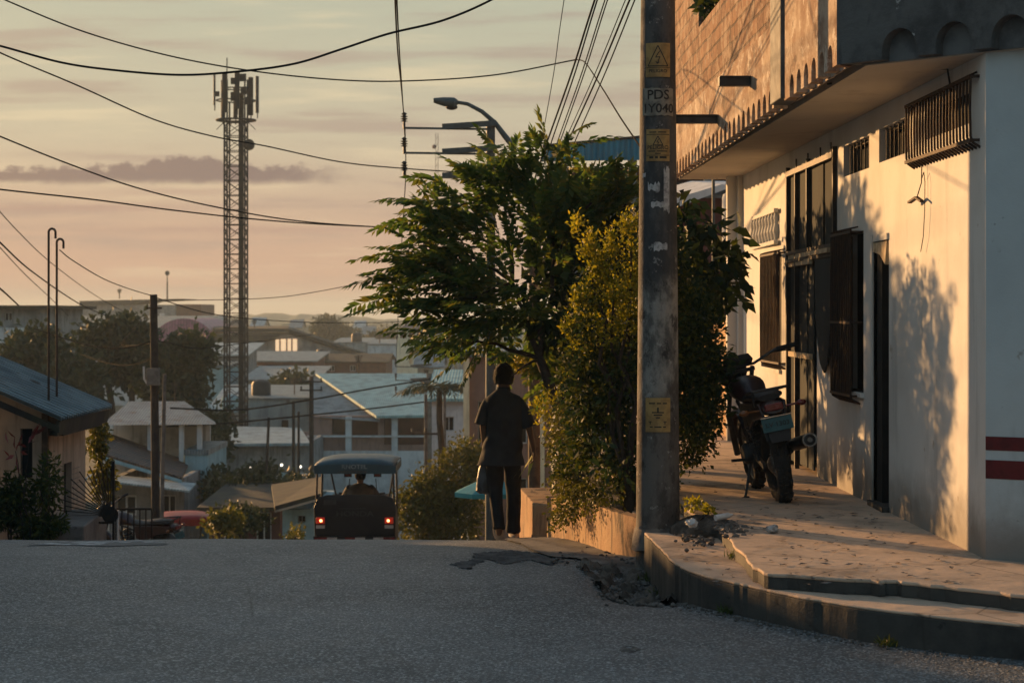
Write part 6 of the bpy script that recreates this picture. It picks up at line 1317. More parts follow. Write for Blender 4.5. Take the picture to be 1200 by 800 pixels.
FL = block('flat_house', 'grey upper-floor house with overhanging flat roof at the far left', 'house', -40, 47, 362, 90, 9, 'greywall', 'darkroof', ('flat', 0), .55, openings=[(5, 366, 14, 376, 'dark')])
MB().box(PX(-40, 89.7), PX(46, 89.7), 89.6, 89.95, PZ(402, 90), PZ(384, 90)).build('balcony_wall', K['palewall'], FL)
block('blue_house', 'small bright light-blue house between the dark trees and the lattice tower', 'house', 236, 264, 430, 130, 8, 'bluewall', 'greyroof', ('flat', 0), .2, openings=[(244, 424, 252, 430, 'dark')] if False else [])
block('grey_house', 'grey house with long pale roof right of the mauve vault', 'house', 214, 284, 417, 140, 8, 'greywall', 'paleroof', ('mono', .7), .5, openings=[(246, 420, 254, 428)])
# right behind the man and under the trees
PK = block('pink_building', 'tall pinkish building with pale pilasters directly behind the feathery tree', 'building', 548, 706, 418, 52, 8, 'pinkwall', 'greyroof', ('flat', 0), .2, openings=[(600, 470, 618, 520), (560, 470, 574, 520), (650, 470, 675, 520), (600, 560, 618, 610)])
for px in (546, 582, 634, 702): MB().box(PX(px - 3, 51.9), PX(px + 4, 51.9), 51.8, 51.98, T(52) - 1, PZ(420, 51.9)).build('pilaster', K['creamwall'], PK)
block('white_house', 'whitish low house left of the pinkish building behind the bush', 'house', 506, 546, 470, 64, 7, 'palewall', 'tealroof', ('mono', .7), .2, openings=[(520, 488, 532, 505)])
# --- right: blue rooftop canopy building down the street ---
RB = thing('rooftop_building', 'concrete building topped by bright blue metal sheet canopy right of the treetop', 'building', (PX(705, 40), 40, T(40)))
MB().box(PX(655, 40), 6.5, 40, 48, T(40) - 1, PZ(222, 40)).build('wall', K['greywall'], RB)
wall_grid(MB(), lambda u, v, w: Vector((u, 39.96 - w, v)), [PX(650, 40), 6.6], [PZ(228, 40), PZ(214, 40)], [], -.3).build('ledge', K['greyconc'], RB)
MB().prism([Q(640, 189, 39.4), Q(860, 186, 39.4), Q(860, 150, 39.4), Q(640, 170, 39.4)], (0, .06, 0)).build('canopy_fascia', K['bluefascia'], RB)
MB().prism([Q(640, 172, 39.46), Q(860, 152, 39.46), (6.6, 48, 3.9), (PX(640, 40), 48, 3.5)], (0, 0, .05)).build('canopy_roof', K['bluefascia'], RB)
MB().prism([Q(636, 172.5, 39.38), Q(862, 151.5, 39.38), Q(862, 148.5, 39.38), Q(636, 169.5, 39.38)], (0, .25, 0)).build('canopy_edge', K['rustroof'], RB)
for px in (660, 741, 830): MB().box(PX(px - 5, 39.8), PX(px + 5, 39.8), 39.7, 39.95, PZ(216, 39.8), PZ(184, 39.8)).build('column', K['greywall'], RB)
MB().box(PX(655, 46), 6.4, 45.5, 45.7, PZ(230, 40), 3.2).build('back_wall', K['maroonwall'], RB)
# yard seen under the overhang
YB = block('yard_house', 'maroon-walled yard house with pale sloping roof seen under the overhang', 'house', 796, 905, 232, 31.5, 5, 'maroonwall', None, None)
MB().prism([Q(780, 236, 31.2), Q(846, 216, 31.2), Q(915, 216, 31.2), Q(915, 222, 31.2), Q(850, 222, 31.2), Q(780, 248, 31.2)], (0, 5.5, .4)).build('roof', K['palewall'], YB)
mb = MB(); mb.lathe((PX(860, 28.5), 28.5, PZ(285, 28.5)), [(.16, 0), (.165, .03), (.165, .62), (.15, .68), (.05, .72)], 24); tag(mb.build('water_tank', K['palewall'], smooth=True), 'pale cylindrical water tank standing beside the far end column of the corner building', 'tank')
TS = thing('tank_stand', 'dark platform that carries the pale water tank', 'stand', (PX(860, 28.5), 28.5, -1.6)); 
MB().box(PX(846, 28.5), PX(876, 28.5), 28.2, 28.8, PZ(290, 28.5), PZ(285.2, 28.5)).build('platform', K['poledark'], TS)
for px in (849, 872): MB().bar((PX(px, 28.5), 28.5, -1.8), (PX(px, 28.5), 28.5, PZ(290, 28.5)), .08).build('post', K['poledark'], TS)
tag(MB().tube([Q(836, 520, 27.5), Q(836, 203, 27.5)], .022, 8).build('vent_pipe', K['polegrey']), 'thin upright pipe seen under the overhang left of the water tank', 'pipe')
tag(MB().tube([Q(855, 520, 26.8), Q(855, 196, 26.8)], .05, 8).build('timber_post', K['poledark']), 'dark timber post under the overhang behind the water tank', 'post')
MB_ = MB(); MB_.prism([(2.62, 24.45, -1.75), (2.60, 33, -1.75), (2.60, 33, -.12), (2.62, 24.45, -.12)], (.15, 0, 0)); tag(MB_.build('boundary_wall', K['orangewall']), 'sunlit ochre boundary wall continuing past the far end of the corner building', 'wall')
MB_ = MB(); MB_.box(1.65, 2.6, 26.0, 33, -2.2, -1.55); tag(MB_.build('rear_path', K['pave']), kind='structure')
bb = bpy.data.objects['rear_path']; bb.name = 'path.001'
# street side opposite: a building added outside the frame to shade the road
CS = thing('shade_building', 'added unseen two-storey plastered building with doorways, shading the road from the left', 'building', (-11, 12, -1.8))
wall_grid(MB(), lambda u, v, w: Vector((-7.6 - w, u, v)), [4.0, 22.6], [-3.0, 3.6], [(7, 8.6, -1.75, .6), (10.5, 12.1, -1.75, .6), (14, 15.6, -1.75, .6), (7, 8.4, 1.6, 2.8), (10.6, 12, 1.6, 2.8), (14, 15.4, 1.6, 2.8), (18, 19.4, 1.6, 2.8), (18, 19.6, -1.6, .5)], .2).build('wall', K['beigewall'], CS)
for y in (7, 10.5, 14, 18): MB().box(-7.76, -7.72, y, y + 1.6, -1.75, .6).build('door', K['wood'], CS); MB().box(-7.76, -7.72, y, y + 1.5, 1.6, 2.8).build('window', K['darkglass'], CS)
MB().box(-14, -7.8, 22.4, 22.6, -3.0, 3.6).build('wall', K['beigewall'], CS); MB().box(-14, -7.8, 4, 4.2, -3, 3.6).build('wall', K['beigewall'], CS); MB().box(-14.2, -14, 4, 22.6, -3, 3.6).build('wall', K['beigewall'], CS)
MB().box(-14.4, -7.3, 3.7, 22.8, 3.6, 3.8).build('roof', K['greyroof'], CS)

GW = MB().prism([(-6.9, 10.5, -3.6), (-6.9, 25.6, -3.6), (-6.9, 25.6, .22), (-6.9, 24.4, .22), (-6.9, 24.4, .34), (-6.9, 23.2, .34), (-6.9, 23.2, .45), (-6.9, 10.5, .45)], (.22, 0, 0)); tag(GW.build('shade_wall', K['greywall'], bevel=.01), 'added unseen tall grey wall left of the road, stepped to shade it', 'wall')  # added out of view; stepped top shades the road but not the pavement
# ------------------------------------------------------------------ trees of the town
K['barkfar'] = K['bark']
def far_tree(label, px, py, d, rx_, ry_, n, leaf=.30, mat='leaffar', cat='tree', nm='broad_tree', group='dark trees below the left skyline', seed=0):
    b = []; random.seed(int(px * 7 + py))
    for k in range(7): b.append(pb(px + random.uniform(-.6, .6) * rx_, py + random.uniform(-.5, .55) * ry_, d + random.uniform(-1, 1), rx_ * random.uniform(.35, .6), ry_ * random.uniform(.35, .6), rx_ / F * d * .5))
    return leafy(nm, label, cat, (PX(px, d), d, T(d)), b, n, leaf, leaf * .6, K[mat], .0, [tuple(Q(px + random.uniform(-.5, .5) * rx_, py + random.uniform(-.3, .3) * ry_, d)) for _ in range(3)], .006 * d * .5, .35, group, clump=3)
far_tree('round dark tree at the far left behind the blue corrugated roof', 35, 425, 76, 45, 36, 5200)
far_tree('tallest dark tree, its top below the long skyline hall', 135, 415, 80, 42, 42, 6000)
far_tree('dark tree right of the wooden pole before the mauve vault', 205, 432, 78, 38, 40, 5200)
far_tree('lower dark tree between the far left house and the wooden pole', 90, 445, 74, 36, 34, 4200)
far_tree('dark tree behind the pavilion roof', 215, 475, 82, 34, 34, 4000)
far_tree('dark tree at the left edge of the lattice tower', 247, 505, 84, 20, 34, 1800)
far_tree('mossy tree row behind the low grey shed', 330, 456, 122, 30, 12, 1500, .4)
far_tree('large brownish hilltop tree on the distant skyline', 397, 388, 260, 34, 16, 5200, .42, group='distant skyline trees')
far_tree('smaller hilltop tree right of the brownish one', 447, 396, 240, 20, 12, 3000, .42, group='distant skyline trees')
far_tree('bushy green clump at the left foot of the road crest', 262, 612, 44, 22, 14, 900, .12, 'leafbush', 'bush', 'roadside_shrub', 'roadside shrubs')
far_tree('small olive clump next to the motor taxi', 345, 630, 42, 10, 6, 300, .10, 'leafbush', 'bush', 'roadside_shrub', 'roadside shrubs')
far_tree('dark bush between the pavilion and the low dark house', 255, 575, 60, 16, 26, 1200, .2)
far_tree('dark low trees behind the mossy low houses left of the motor taxi', 290, 582, 58, 40, 18, 3000, .2)
far_tree('pale shrub clump behind the rusty lean-to shed', 240, 520, 74, 14, 20, 700, .22)
far_tree('low dark bushes under the teal-roofed building', 340, 570, 66, 24, 14, 1200, .2)
far_tree('dark shrubs in front of the low dark house just past the crest', 288, 606, 48, 32, 13, 1800, .12, 'leaffar', 'bush', 'roadside_shrub', 'roadside shrubs')
far_tree('leafy dark tree by the foot of the lattice tower', 300, 560, 72, 20, 14, 900, .2)
# palm
PM = thing('palm_tree', 'small palm with drooping fronds beside the distant street light', 'tree', (PX(517, 58), 58, T(58)))
mb = MB(); limb(mb, (PX(517, 58), 58, T(58)), Q(515, 456, 58), .12, .08, .01); mb.build('trunk', K['bark'], PM, smooth=True)
P0 = np.array([Q(515, 456, 58)] * 13); a_ = np.linspace(0, 6.1, 13); Dp = np.stack([np.cos(a_), np.sin(a_), np.full(13, .55)], 1)
V1, F1 = fronds(P0, Dp, np.full(13, 1.3), 16, .32, .05, .55, 65); fast_mesh('fronds', V1, F1, K['leaffar'], PM)
# hills on the horizon
def hills(name, d, dep, ytop, amp, seed, n=260, mat='hillgreen'):
    rs = np.random.default_rng(seed); vs = []; fs = []; m = 6; W_ = d * .55
    ph = rs.uniform(0, 6.28, 8); fq = np.array([3, 5, 9, 14, 23, 37, 61, 97]) / 1.0
    for i in range(n + 1):
        x = -W_ + 2 * W_ * i / n; u_ = i / n; h = sum(math.sin(u_ * fq[k] * 3 + ph[k]) / (1 + k * .7) for k in range(8)) / 3.2
        top_ = PZ(ytop, d) + amp * h + rs.uniform(-.15, .15) * amp
        for j in range(m):
            t = j / (m - 1); vs.append((x, d + (t - .5) * dep, -10.5 + (top_ + 10.5) * math.sin(math.pi * (.06 + .88 * t)) ** .8 + rs.uniform(-.25, .25) * amp))
    for i in range(n):
        for j in range(m - 1): a = i * m + j; fs.append((a, a + 1, a + m + 1, a + m))
    return tag(MB().add(vs, fs).build(name, K[mat], smooth=False), kind='structure')
K['hillgreen'] = pm('wooded_hill', (.035, .05, .022), (.07, .075, .04), .12, .95, .8, .6, bdist=.8)
hills('hills', 330, 50, 392, 1.6, 3); hills('hills', 520, 90, 382, 2.2, 5); hills('hills', 900, 160, 373, 3.4, 9)
# scattered far rooftops
random.seed(21)
FAR = [(150, 404, 210, 'greyroof'), (300, 382, 300, 'paleroof'), (345, 384, 320, 'greyroof'), (275, 385, 290, 'rustroof'), (430, 392, 310, 'greyroof'), (520, 404, 220, 'greyroof'), (545, 420, 170, 'paleroof'), (600, 400, 260, 'greyroof'), (420, 384, 360, 'paleroof'), (560, 392, 330, 'rustroof'), (255, 378, 380, 'greyroof'), (478, 392, 300, 'rustroof'), (500, 430, 140, 'greyroof')]
desc = ['half hidden behind the dark tree left of the vault', 'pale one under the skyline right of the tower', 'grey one under the skyline far right of the tower', 'rusty one right beside the lattice tower', 'grey one below the hilltop trees', 'grey one right of the church tower', 'pale one behind the feathery tree', 'grey one deep behind the feathery tree', 'pale speck between the hilltop trees', 'rusty one behind the tree crown', 'grey speck left of the lattice tower', 'rusty one touching the church spire', 'grey one at the church tower foot']
for (px, py, d, rf), de in zip(FAR, desc):
    block('far_house', 'small distant house, ' + de, 'house', px - 1500 / d, px + 2200 / d, py, d, 7, random.choice(['palewall', 'greywall', 'beigewall']), rf, ('gx', 1.2), .3, openings=[(px - 500 / d, py + 3, px + 300 / d, py + 3 + 900 / d)], group='distant houses', frame=False)

random.seed(44)
LM = [(180, 'near the wooden pole'), (215, 'below the mauve vault'), (276, 'beside the lattice tower'), (325, 'before the gabled hall'), (365, 'near the insulator pole'), (400, 'above the teal roof'), (450, 'near the blue shed'), (482, 'at the church tower'), (540, 'behind the tree leaves')]
RN = {'greyroof': 'grey', 'paleroof': 'pale', 'rustroof': 'rusty', 'darkroof': 'dark', 'tealroof': 'teal', 'blueroof': 'blue-grey'}; WN = {'palewall': 'pale', 'greywall': 'grey', 'beigewall': 'beige', 'brickwall': 'brick', 'bluewall': 'light-blue', 'pinkwall': 'pinkish'}
used_l = set(); cnt = 0
for k in range(400):
    if cnt >= 34: break
    d = random.uniform(105, 330); px = random.uniform(195, 560); wd = random.uniform(900, 2200) / d; hgt = random.uniform(2.3, 3.6); py = 365 + (9.4 - hgt) / d * 2400
    if 455 < px + wd and px < 510 and d < 152: continue
    if d < 125 and 270 < px < 370: continue
    rf = random.choice(list(RN)); wl = random.choice(list(WN)); lm_ = min(LM, key=lambda q: abs(q[0] - px - wd / 2))[1]; dist = 'nearer' if d < 150 else ('middle-distance' if d < 220 else 'far')
    lab = dist + ' little house with ' + RN[rf] + ' roof and ' + WN[wl] + ' wall ' + lm_
    if lab in used_l: continue
    used_l.add(lab); cnt += 1
    block('far_house', lab, 'house', px, px + wd, py, d, random.uniform(5, 8), wl, rf, random.choice([('gx', random.uniform(.7, 1.3)), ('mono', random.uniform(.4, 1.1)), ('gy', random.uniform(.5, 1.1))]), .35, openings=[(px + wd * .15, py + 250 / d * 2, px + wd * .35, py + 250 / d * 5), (px + wd * .6, py + 250 / d * 2, px + wd * .8, py + 250 / d * 5)], group='distant houses', frame=False)
for k in range(34):
    d = random.uniform(100, 240); px = random.uniform(200, 540); py = 365 + 8.0 / d * 2400
    dist = 'nearer' if d < 150 else 'farther'; lm_ = min(LM, key=lambda q: abs(q[0] - px))[1]
    if (dist, lm_) in used_l: continue
    used_l.add((dist, lm_))
    far_tree(dist + ' small dark tree among the houses ' + lm_, px, py, d, 1600 / d, 900 / d * 2.0, 500, .3, group='small trees among the houses')
# roof clutter: water tanks, aerials and washing
K['tankblack'] = pm('black_tank', (.03, .032, .034), (.02, .022, .024), 3, .6, 0)
for px, py, d, mt, lab in ((232, 403, 180, 'tankblack', 'black water tank on the far roof right of the mauve vault'), (306, 462, 106, 'tankblack', 'black water tank on the pale sheet building behind the long grey house'), (270, 478, 113, 'bluewall', 'blue water tank on the small white building by the tower'), (378, 418, 161, 'tankblack', 'black water tank on the brown house before the hall'), (418, 397, 191, 'tankblack', 'black water tank on the blue shed near the church')):
    mb = MB(); mb.lathe(Q(px, py + 5, d), [(.45, -.3), (.5, 0), (.5, .75), (.42, .9), (.15, 1.0)], 14); tag(mb.build('water_tank', K[mt], smooth=True), lab, 'tank', 'rooftop water tanks')
for px, py, h, d, lab in ((298, 388, 14, 176, 'television aerial on the dark gabled hall roof'), (345, 462, 20, 106, 'tall television aerial on the pale sheet building'), (420, 438, 22, 105, 'television aerial above the teal roof ridge'), (205, 470, 22, 63, 'television aerial on the pavilion roof'), (140, 350, 12, 250, 'aerial on the long skyline hall'), (445, 402, 14, 187, 'aerial on the grey-white shed')):
    mb = MB(); w = d * .00028; a_ = Q(px, py, d); b_ = Q(px, py - h, d); mb.tube([a_, b_], w, 5)
    for k in range(4): z = b_.z - .04 * d / 60 - k * h / F * d * .09; L_ = h / F * d * (.22 - .03 * k); mb.bar((b_.x - L_, d, z), (b_.x + L_, d, z + .03), w * 1.5)
    tag(mb.build('television_aerial', K['poledark']), lab, 'aerial', 'roof aerials')
WL = thing('washing_line', 'washing line with hanging clothes beside the long grey house', 'washing line', Q(340, 560, 86))
a_ = Q(305, 548, 86); b_ = Q(362, 550, 86); MB().tube([a_, (a_ + b_) / 2 - V3(0, 0, .15), b_], .015, 5).build('line', K['poledark'], WL)
for k, mt in enumerate(('palewall', 'bluewall', 'pinkwall', 'palewall')):
    t_k = .2 + .2 * k; c = a_.lerp(b_, t_k) - V3(0, 0, .14); MB().prism([c, c + V3(.32, 0, 0), c + V3(.30, .03, -.5), c + V3(.02, -.03, -.55)], (0, .02, 0)).build('cloth', K[mt], WL)

# ------------------------------------------------------------------ lattice tower
TW = thing('telecom_tower', 'tall slender lattice telecom tower ringed with panel antennas at its top', 'tower', (PX(276.5, 100), 100, T(100)))
tx, ty = PX(276.5, 100), 100; zb_, zt2 = T(100) - .3, PZ(143, 100); hw_ = .50
K['towersteel'] = pm('tower_steel', (.026, .022, .020), (.018, .016, .015), 3, .7, .1)
for sx in (-1, 1):
    for sy in (-1, 1): MB().bar((tx + sx * hw_, ty + sy * hw_, zb_), (tx + sx * hw_, ty + sy * hw_, PZ(92, 100)), .075).build('leg', K['towersteel'], TW)
nl = 26; br = MB(); rg_ = MB()
for i in range(nl):
    z0 = zb_ + (zt2 - zb_) * i / nl; z1 = zb_ + (zt2 - zb_) * (i + 1) / nl; c4 = [(-1, -1), (1, -1), (1, 1), (-1, 1)]
    for k in range(4):
        a, b = c4[k], c4[(k + 1) % 4]
        rg_.bar((tx + a[0] * hw_, ty + a[1] * hw_, z1), (tx + b[0] * hw_, ty + b[1] * hw_, z1), .04)
        br.bar((tx + a[0] * hw_, ty + a[1] * hw_, z0), (tx + b[0] * hw_, ty + b[1] * hw_, z1), .028); br.bar((tx + b[0] * hw_, ty + b[1] * hw_, z0), (tx + a[0] * hw_, ty + a[1] * hw_, z1), .028)
br.add(rg_.v, rg_.f); br.build('lattice', K['towersteel'], TW)
MB().box(tx + .18, tx + .42, ty - .40, ty - .30, zb_, PZ(110, 100)).build('cable_ladder', K['poledark'], TW)
MB().box(tx - .30, tx - .22, ty - .40, ty - .34, zb_, PZ(120, 100)).build('cable_ladder', K['poledark'], TW)
pf = MB(); pf.torus((tx, ty, PZ(141, 100)), .95, .05, (0, 0, 1), 24, 6); pf.torus((tx, ty, PZ(118, 100)), .95, .035, (0, 0, 1), 24, 6); pf.torus((tx, ty, PZ(104, 100)), .60, .035, (0, 0, 1), 24, 6)
for k in range(6): a = k * math.pi / 3; pf.bar((tx + .4 * math.cos(a), ty + .4 * math.sin(a), PZ(141, 100)), (tx + .98 * math.cos(a), ty + .98 * math.sin(a), PZ(141, 100)), .05); pf.bar((tx + .5 * math.cos(a), ty + .5 * math.sin(a), PZ(141, 100)), (tx + .95 * math.cos(a), ty + .95 * math.sin(a), PZ(152, 100)), .03)
pf.build('platform', K['towersteel'], TW)
for px, y0_, y1_, dy_, w in ((252, 88, 124, -.2, .10), (258.5, 92, 138, .7, .16), (266, 88, 134, -.9, .22), (281, 86, 130, -.95, .24), (292, 89, 134, .6, .24), (302, 90, 133, -.2, .16), (273, 100, 138, .9, .20)):
    x = PX(px, 100); MB().box(x - w / 2, x + w / 2, ty + dy_ - .06, ty + dy_ + .06, PZ(y1_, 100), PZ(y0_, 100)).build('panel_antenna', K['towersteel'] if w > .16 else K['steel'], TW, bevel=.02)
    MB().tube([(x, ty + dy_ + .12, PZ(y1_ + 6, 100)), (x, ty + dy_ + .12, PZ(y0_ + 2, 100))], .03, 6).build('antenna_pipe', K['towersteel'], TW)
for px, py, s_ in ((276, 97, .26), (287, 93, .3), (277, 115, .36), (288, 108, .3), (293, 120, .3), (257, 112, .2)): MB().obox((PX(px, 100), ty - .7, PZ(py, 100)), (s_, .15, s_ * 1.2)).build('radio_unit', K['poledark'], TW)
MB().tube([(PX(266, 100), ty, PZ(105, 100)), (PX(266, 100), ty, PZ(68, 100))], .028, 6).build('lightning_rod', K['towersteel'], TW)
dd = MB(); dd.lathe((PX(293, 100), ty - .55, PZ(171, 100)), [(.27, 0), (.28, .12), (.20, .25), (.05, .3)], 20, (.35, -1, 0)); dd.build('dish_antenna', K['poledark'], TW); MB().bar((tx + .5, ty - .5, PZ(171, 100)), (PX(293, 100), ty - .5, PZ(171, 100)), .05).build('dish_mount', K['towersteel'], TW)

# ------------------------------------------------------------------ poles and lights
def cross_pole(label, px, d, ytop, arms, tip_px, lamp, mat='polegrey', w=.075, lamp_side=-1, group=None, nm='street_light'):
    x = PX(px, d); t = thing(nm, label, 'street light', (x, d, T(d)), group)
    MB().lathe((x, d, T(d) - .5), [(w * 1.3, 0), (w, (PZ(ytop, d) - T(d) + .5))], 14).build('post', K[mat], t, smooth=True)
    for ya in arms:
        z = PZ(ya, d); xt = PX(tip_px, d); a = MB(); a.bar((x, d - w, z), (xt, d - w, z + .02), .035); a.build('cross_arm', K[mat], t)
        b = MB(); b.bar((x + .10, d - w - .03, z + .10), (x - .56 * (x - xt), d - w - .03, z + .04), .06, .09); b.build('arm_bracket', K[mat], t)
        i = MB(); zz = z + .02; i.lathe((xt, d - w, zz - .02), [(.02, 0), (.02, .12), (.065, .13), (.02, .15), (.065, .17), (.02, .19), (.065, .21), (.02, .23), (.05, .25), (.018, .28)], 12); i.build('insulator', K['blackplastic'], t)
    if lamp:
        a = MB(); k = lamp; a.tube([Q(p, q, d - .05) for p, q in k], [.055, .05, .042, .036, .032, .03][:len(k)], 10); a.build('lamp_arm', K[mat], t, smooth=True)
        hx_, hy_ = k[-1]; c = Q(hx_, hy_, d - .05); L = .17 * d / 34 * abs(k[-1][0] - k[-2][0]) / 15
        h = MB(); h.loft([(c + V3(.02, 0, 0), .045, .04, (0, 1, 0), (0, 0, 1)), (c + V3(-.04, 0, -.01), .11, .09, (0, 1, 0), (0, 0, 1)), (c + V3(-.22, 0, .01), .11, .075, (0, 1, 0), (0, 0, 1)), (c + V3(-.38, 0, .03), .06, .04, (0, 1, 0), (0, 0, 1))], 16); ho = h.build('lamp_head', K[mat], t, smooth=True)
        g_ = MB(); g_.ball(c + V3(-.08, 0, -.08), .10, .08, .05, 12, 8); g_.build('lamp_glass', K['blackplastic'], ho, smooth=True)
    return t
cross_pole('grey street light with three cross arms and curved lamp arm above the feathery tree', 575, 34, 146, [152, 181, 209], 474, [(602, 172), (592, 160), (580, 144), (565, 131), (548, 122), (535, 120)])
cross_pole('distant street light with short cross arms left of the pinkish building', 503, 75, 437, [425 + 5, 446, 461], 464, [(560, 480), (552, 470), (540, 455), (526, 447), (512, 445), (503, 447)], 'poleconc', .10)
def wpole(label, px, ytop, d, r, mat, lean=0, group=None, arms=(), box=None, nm='wooden_pole'):
    t = thing(nm, label, 'pole', (PX(px, d) + lean, d, T(d)), group); x = PX(px, d); zt_ = PZ(ytop, d)
    MB().tube([(x + lean, d, T(d) - .5), (x + lean * .5, d, (T(d) + zt_) / 2), (x, d, zt_)], [r, r * .92, r * .85], 12).build('shaft', K[mat], t, smooth=True)
    for ya in arms:
        MB().bar((x - .45, d - r, PZ(ya, d)), (x + .45, d - r, PZ(ya, d)), .06).build('cross_arm', K['poledark'], t)
        for s_ in (-.4, 0, .4): MB().lathe((x + s_, d - r, PZ(ya, d) + .03), [(.02, 0), (.045, .04), (.02, .07), (.045, .10), (.015, .14)], 8).build('insulator', K['blackplastic'], t)
    if box:
        MB().obox((x + .02, d - r - .07, PZ(box, d)), (.22, .14, .30)).build('meter_box', K['poleconc'], t, bevel=.01)
        MB().tube([(x - .16, d - r, PZ(box - 12, d)), (x - .15, d - r, PZ(box + 3, d)), (x - .08, d - r, PZ(box + 10, d))], .02, 6).build('conduit', K['palewall'], t)
        MB().bar((x - .12, d - r, PZ(ytop + 16, d)), (x + .16, d - r, PZ(ytop + 16, d)), .03).build('spool_bracket', K['iron'], t)
    return t
wpole('dark wooden pole with pale meter box standing left of the lattice tower', 180, 345, 36, .078, 'poledark', .05, None, (), 441)
wpole('thin weathered stay pole leaning beside the dark wooden pole', 193, 438, 37, .04, 'poleconc', -.08)
wpole('dark pole with stacked insulators left of the teal-roofed building', 365, 441, 82, .10, 'poledark', 0, None, (447, 457))
wpole('slanted thin pole in front of the long grey house', 315, 489, 70, .055, 'poledark', -.22)
wpole('short dark pole before the pale blue sheet walls', 344, 470, 80, .07, 'poledark')
wpole('second short dark pole right beside the other before the sheet walls', 350, 482, 84, .06, 'poledark', 0)
wpole('brown timber pole rising behind the walking man', 626, 288, 27, .085, 'wood', 0)
wpole('small concrete pole with short cross piece behind the olive bush', 499, 462, 60, .055, 'poleconc', 0, None, (508,))
wpole('thin grey pole right of the one with the cross piece', 521, 455, 62, .05, 'poleconc')
mm = MB(); 
for s_ in (-.12, .12): mm.bar((PX(512, 200) + s_, 200, -9.5), (PX(512, 200) + s_, 200, PZ(156, 200)), .05)
for k in range(40): z = -9 + k * .66; mm.bar((PX(512, 200) - .12, 200, z), (PX(512, 200) + .12, 200, z + .4), .035)
mm.ball((PX(509, 200), 200, PZ(172, 200)), .22, n=8, m=6); tag(mm.build('radio_mast', K['pinkwall']), 'faint slim radio mast far away seen between the street light cross arms', 'mast')
mm = MB(); mm.tube([Q(243, 372, 300), Q(243, 380, 300)], .1, 5)
# ------------------------------------------------------------------ market umbrella
K['turquoise'] = pm('turquoise_fabric', (.03, .26, .30), (.025, .21, .25), 5, .7, .2, 30)
UM = thing('market_umbrella', 'small turquoise market umbrella behind the walking man', 'umbrella', (PX(574, 36), 36, T(36)))
mb = MB(); c = Q(574, 557, 36); vs = [c]; n = 8
for k in range(n): a = 2 * math.pi * k / n + .3; vs.append(c + V3((.64) * math.cos(a), .64 * math.sin(a), -.28))
for k in range(n): a = 2 * math.pi * k / n + .3; vs.append(c + V3(.64 * math.cos(a), .64 * math.sin(a), -.36))
mb.add(vs, [(0, 1 + k, 1 + (k + 1) % n) for k in range(n)] + [(1 + k, 9 + k, 9 + (k + 1) % n, 1 + (k + 1) % n) for k in range(n)]); mb.build('canopy', K['turquoise'], UM, recalc=False)
MB().tube([(c.x, c.y, T(36)), (c.x, c.y, c.z + .05)], .02, 8).build('pole', K['polegrey'], UM)
# ------------------------------------------------------------------ cables
K['cable'] = pm('black_cable_sheath', (.008, .008, .008), (.012, .012, .012), 3, .95, 0, spec=.05)
def spline(pts, n=10):
    P_ = [Vector(p) for p in pts]; P_ = [P_[0] * 2 - P_[1]] + P_ + [P_[-1] * 2 - P_[-2]]; out = []
    for i in range(1, len(P_) - 2):
        for k in range(n):
            t = k / n; a, b, c_2, d_ = P_[i - 1:i + 3]
            out.append(.5 * ((2 * b) + (c_2 - a) * t + (2 * a - 5 * b + 4 * c_2 - d_) * t * t + (3 * b - a - 3 * c_2 + d_) * t ** 3))
    out.append(P_[-2]); return out
def cable(label, pts, d0, d1, r=.010, group='overhead cables', nm='overhead_cable'):
    n = len(pts); x0 = pts[0][0]; x1 = pts[-1][0]; L = [0]
    for i in range(1, n): L.append(L[-1] + math.hypot(pts[i][0] - pts[i - 1][0], pts[i][1] - pts[i - 1][1]))
    W3 = [Q(px, py, 1 / ((1 - l / L[-1]) / d0 + l / L[-1] / d1)) for (px, py), l in zip(pts, L)]
    sp_ = spline(W3)
    if -70 < pts[0][0] <= 0: sp_ = [sp_[0] + (sp_[0] - sp_[2]).normalized() * 14] + sp_       # carries on to a post out of view
    return tag(MB().tube(sp_, r * .8, 5).build(nm, K['cable'], smooth=True), label, 'cable', group)
cable('cable from top left past the tower top to the kink above the tree', [(-60, -30), (10, 2), (100, 38), (200, 66), (300, 84), (400, 94), (480, 95), (580, 88), (676, 70)], 22, 25, .011)
cable('short cable running down right from the kink to the concrete pole', [(676, 70), (686, 74), (706, 104), (727, 138), (750, 172)], 25, 15.3, .009)
cable('thickest cable sagging across the sky past the tower top and rising to upper right', [(-60, 40), (0, 54), (70, 73), (130, 82), (210, 88), (280, 84), (345, 75), (400, 58), (455, 40), (520, 24), (580, -2), (640, -40)], 19, 17, .013)
cable('straight cable descending from upper left behind the tower to the street light', [(-60, 30), (0, 62), (90, 100), (180, 140), (250, 160), (310, 171), (400, 190), (480, 198), (575, 204)], 22, 34, .012)
cable('cable from left edge sloping down across the tower middle to the street light', [(-60, 134), (0, 160), (80, 192), (160, 220), (250, 242), (350, 259), (463, 267), (575, 271)], 22, 34, .012)
cable('nearly level cable just below the sloping one meeting it near the tree', [(-60, 213), (0, 222), (110, 234), (200, 246), (300, 257), (400, 264), (575, 271)], 22, 34, .012)
cable('steep thick cable dropping to the roofs at the left edge', [(-40, 245), (0, 284), (40, 320), (95, 357), (130, 372)], 24, 60, .016)
cable('short thick cable in the lower left corner of the sky', [(-30, 318), (0, 338), (22, 358)], 24, 40, .018)
cable('cable from the short riser pipe hook to the wooden pole top', [(70, 293), (85, 305), (120, 326), (150, 338), (180, 347)], 27.6, 36, .010)
cable('very thin slanting cable across the lower left sky', [(-20, 225), (20, 270), (60, 308), (110, 345), (150, 368)], 40, 80, .014)
cable('thin cable rising from the trees to the lower left sky', [(0, 290), (30, 322), (60, 350), (80, 370)], 50, 80, .016)
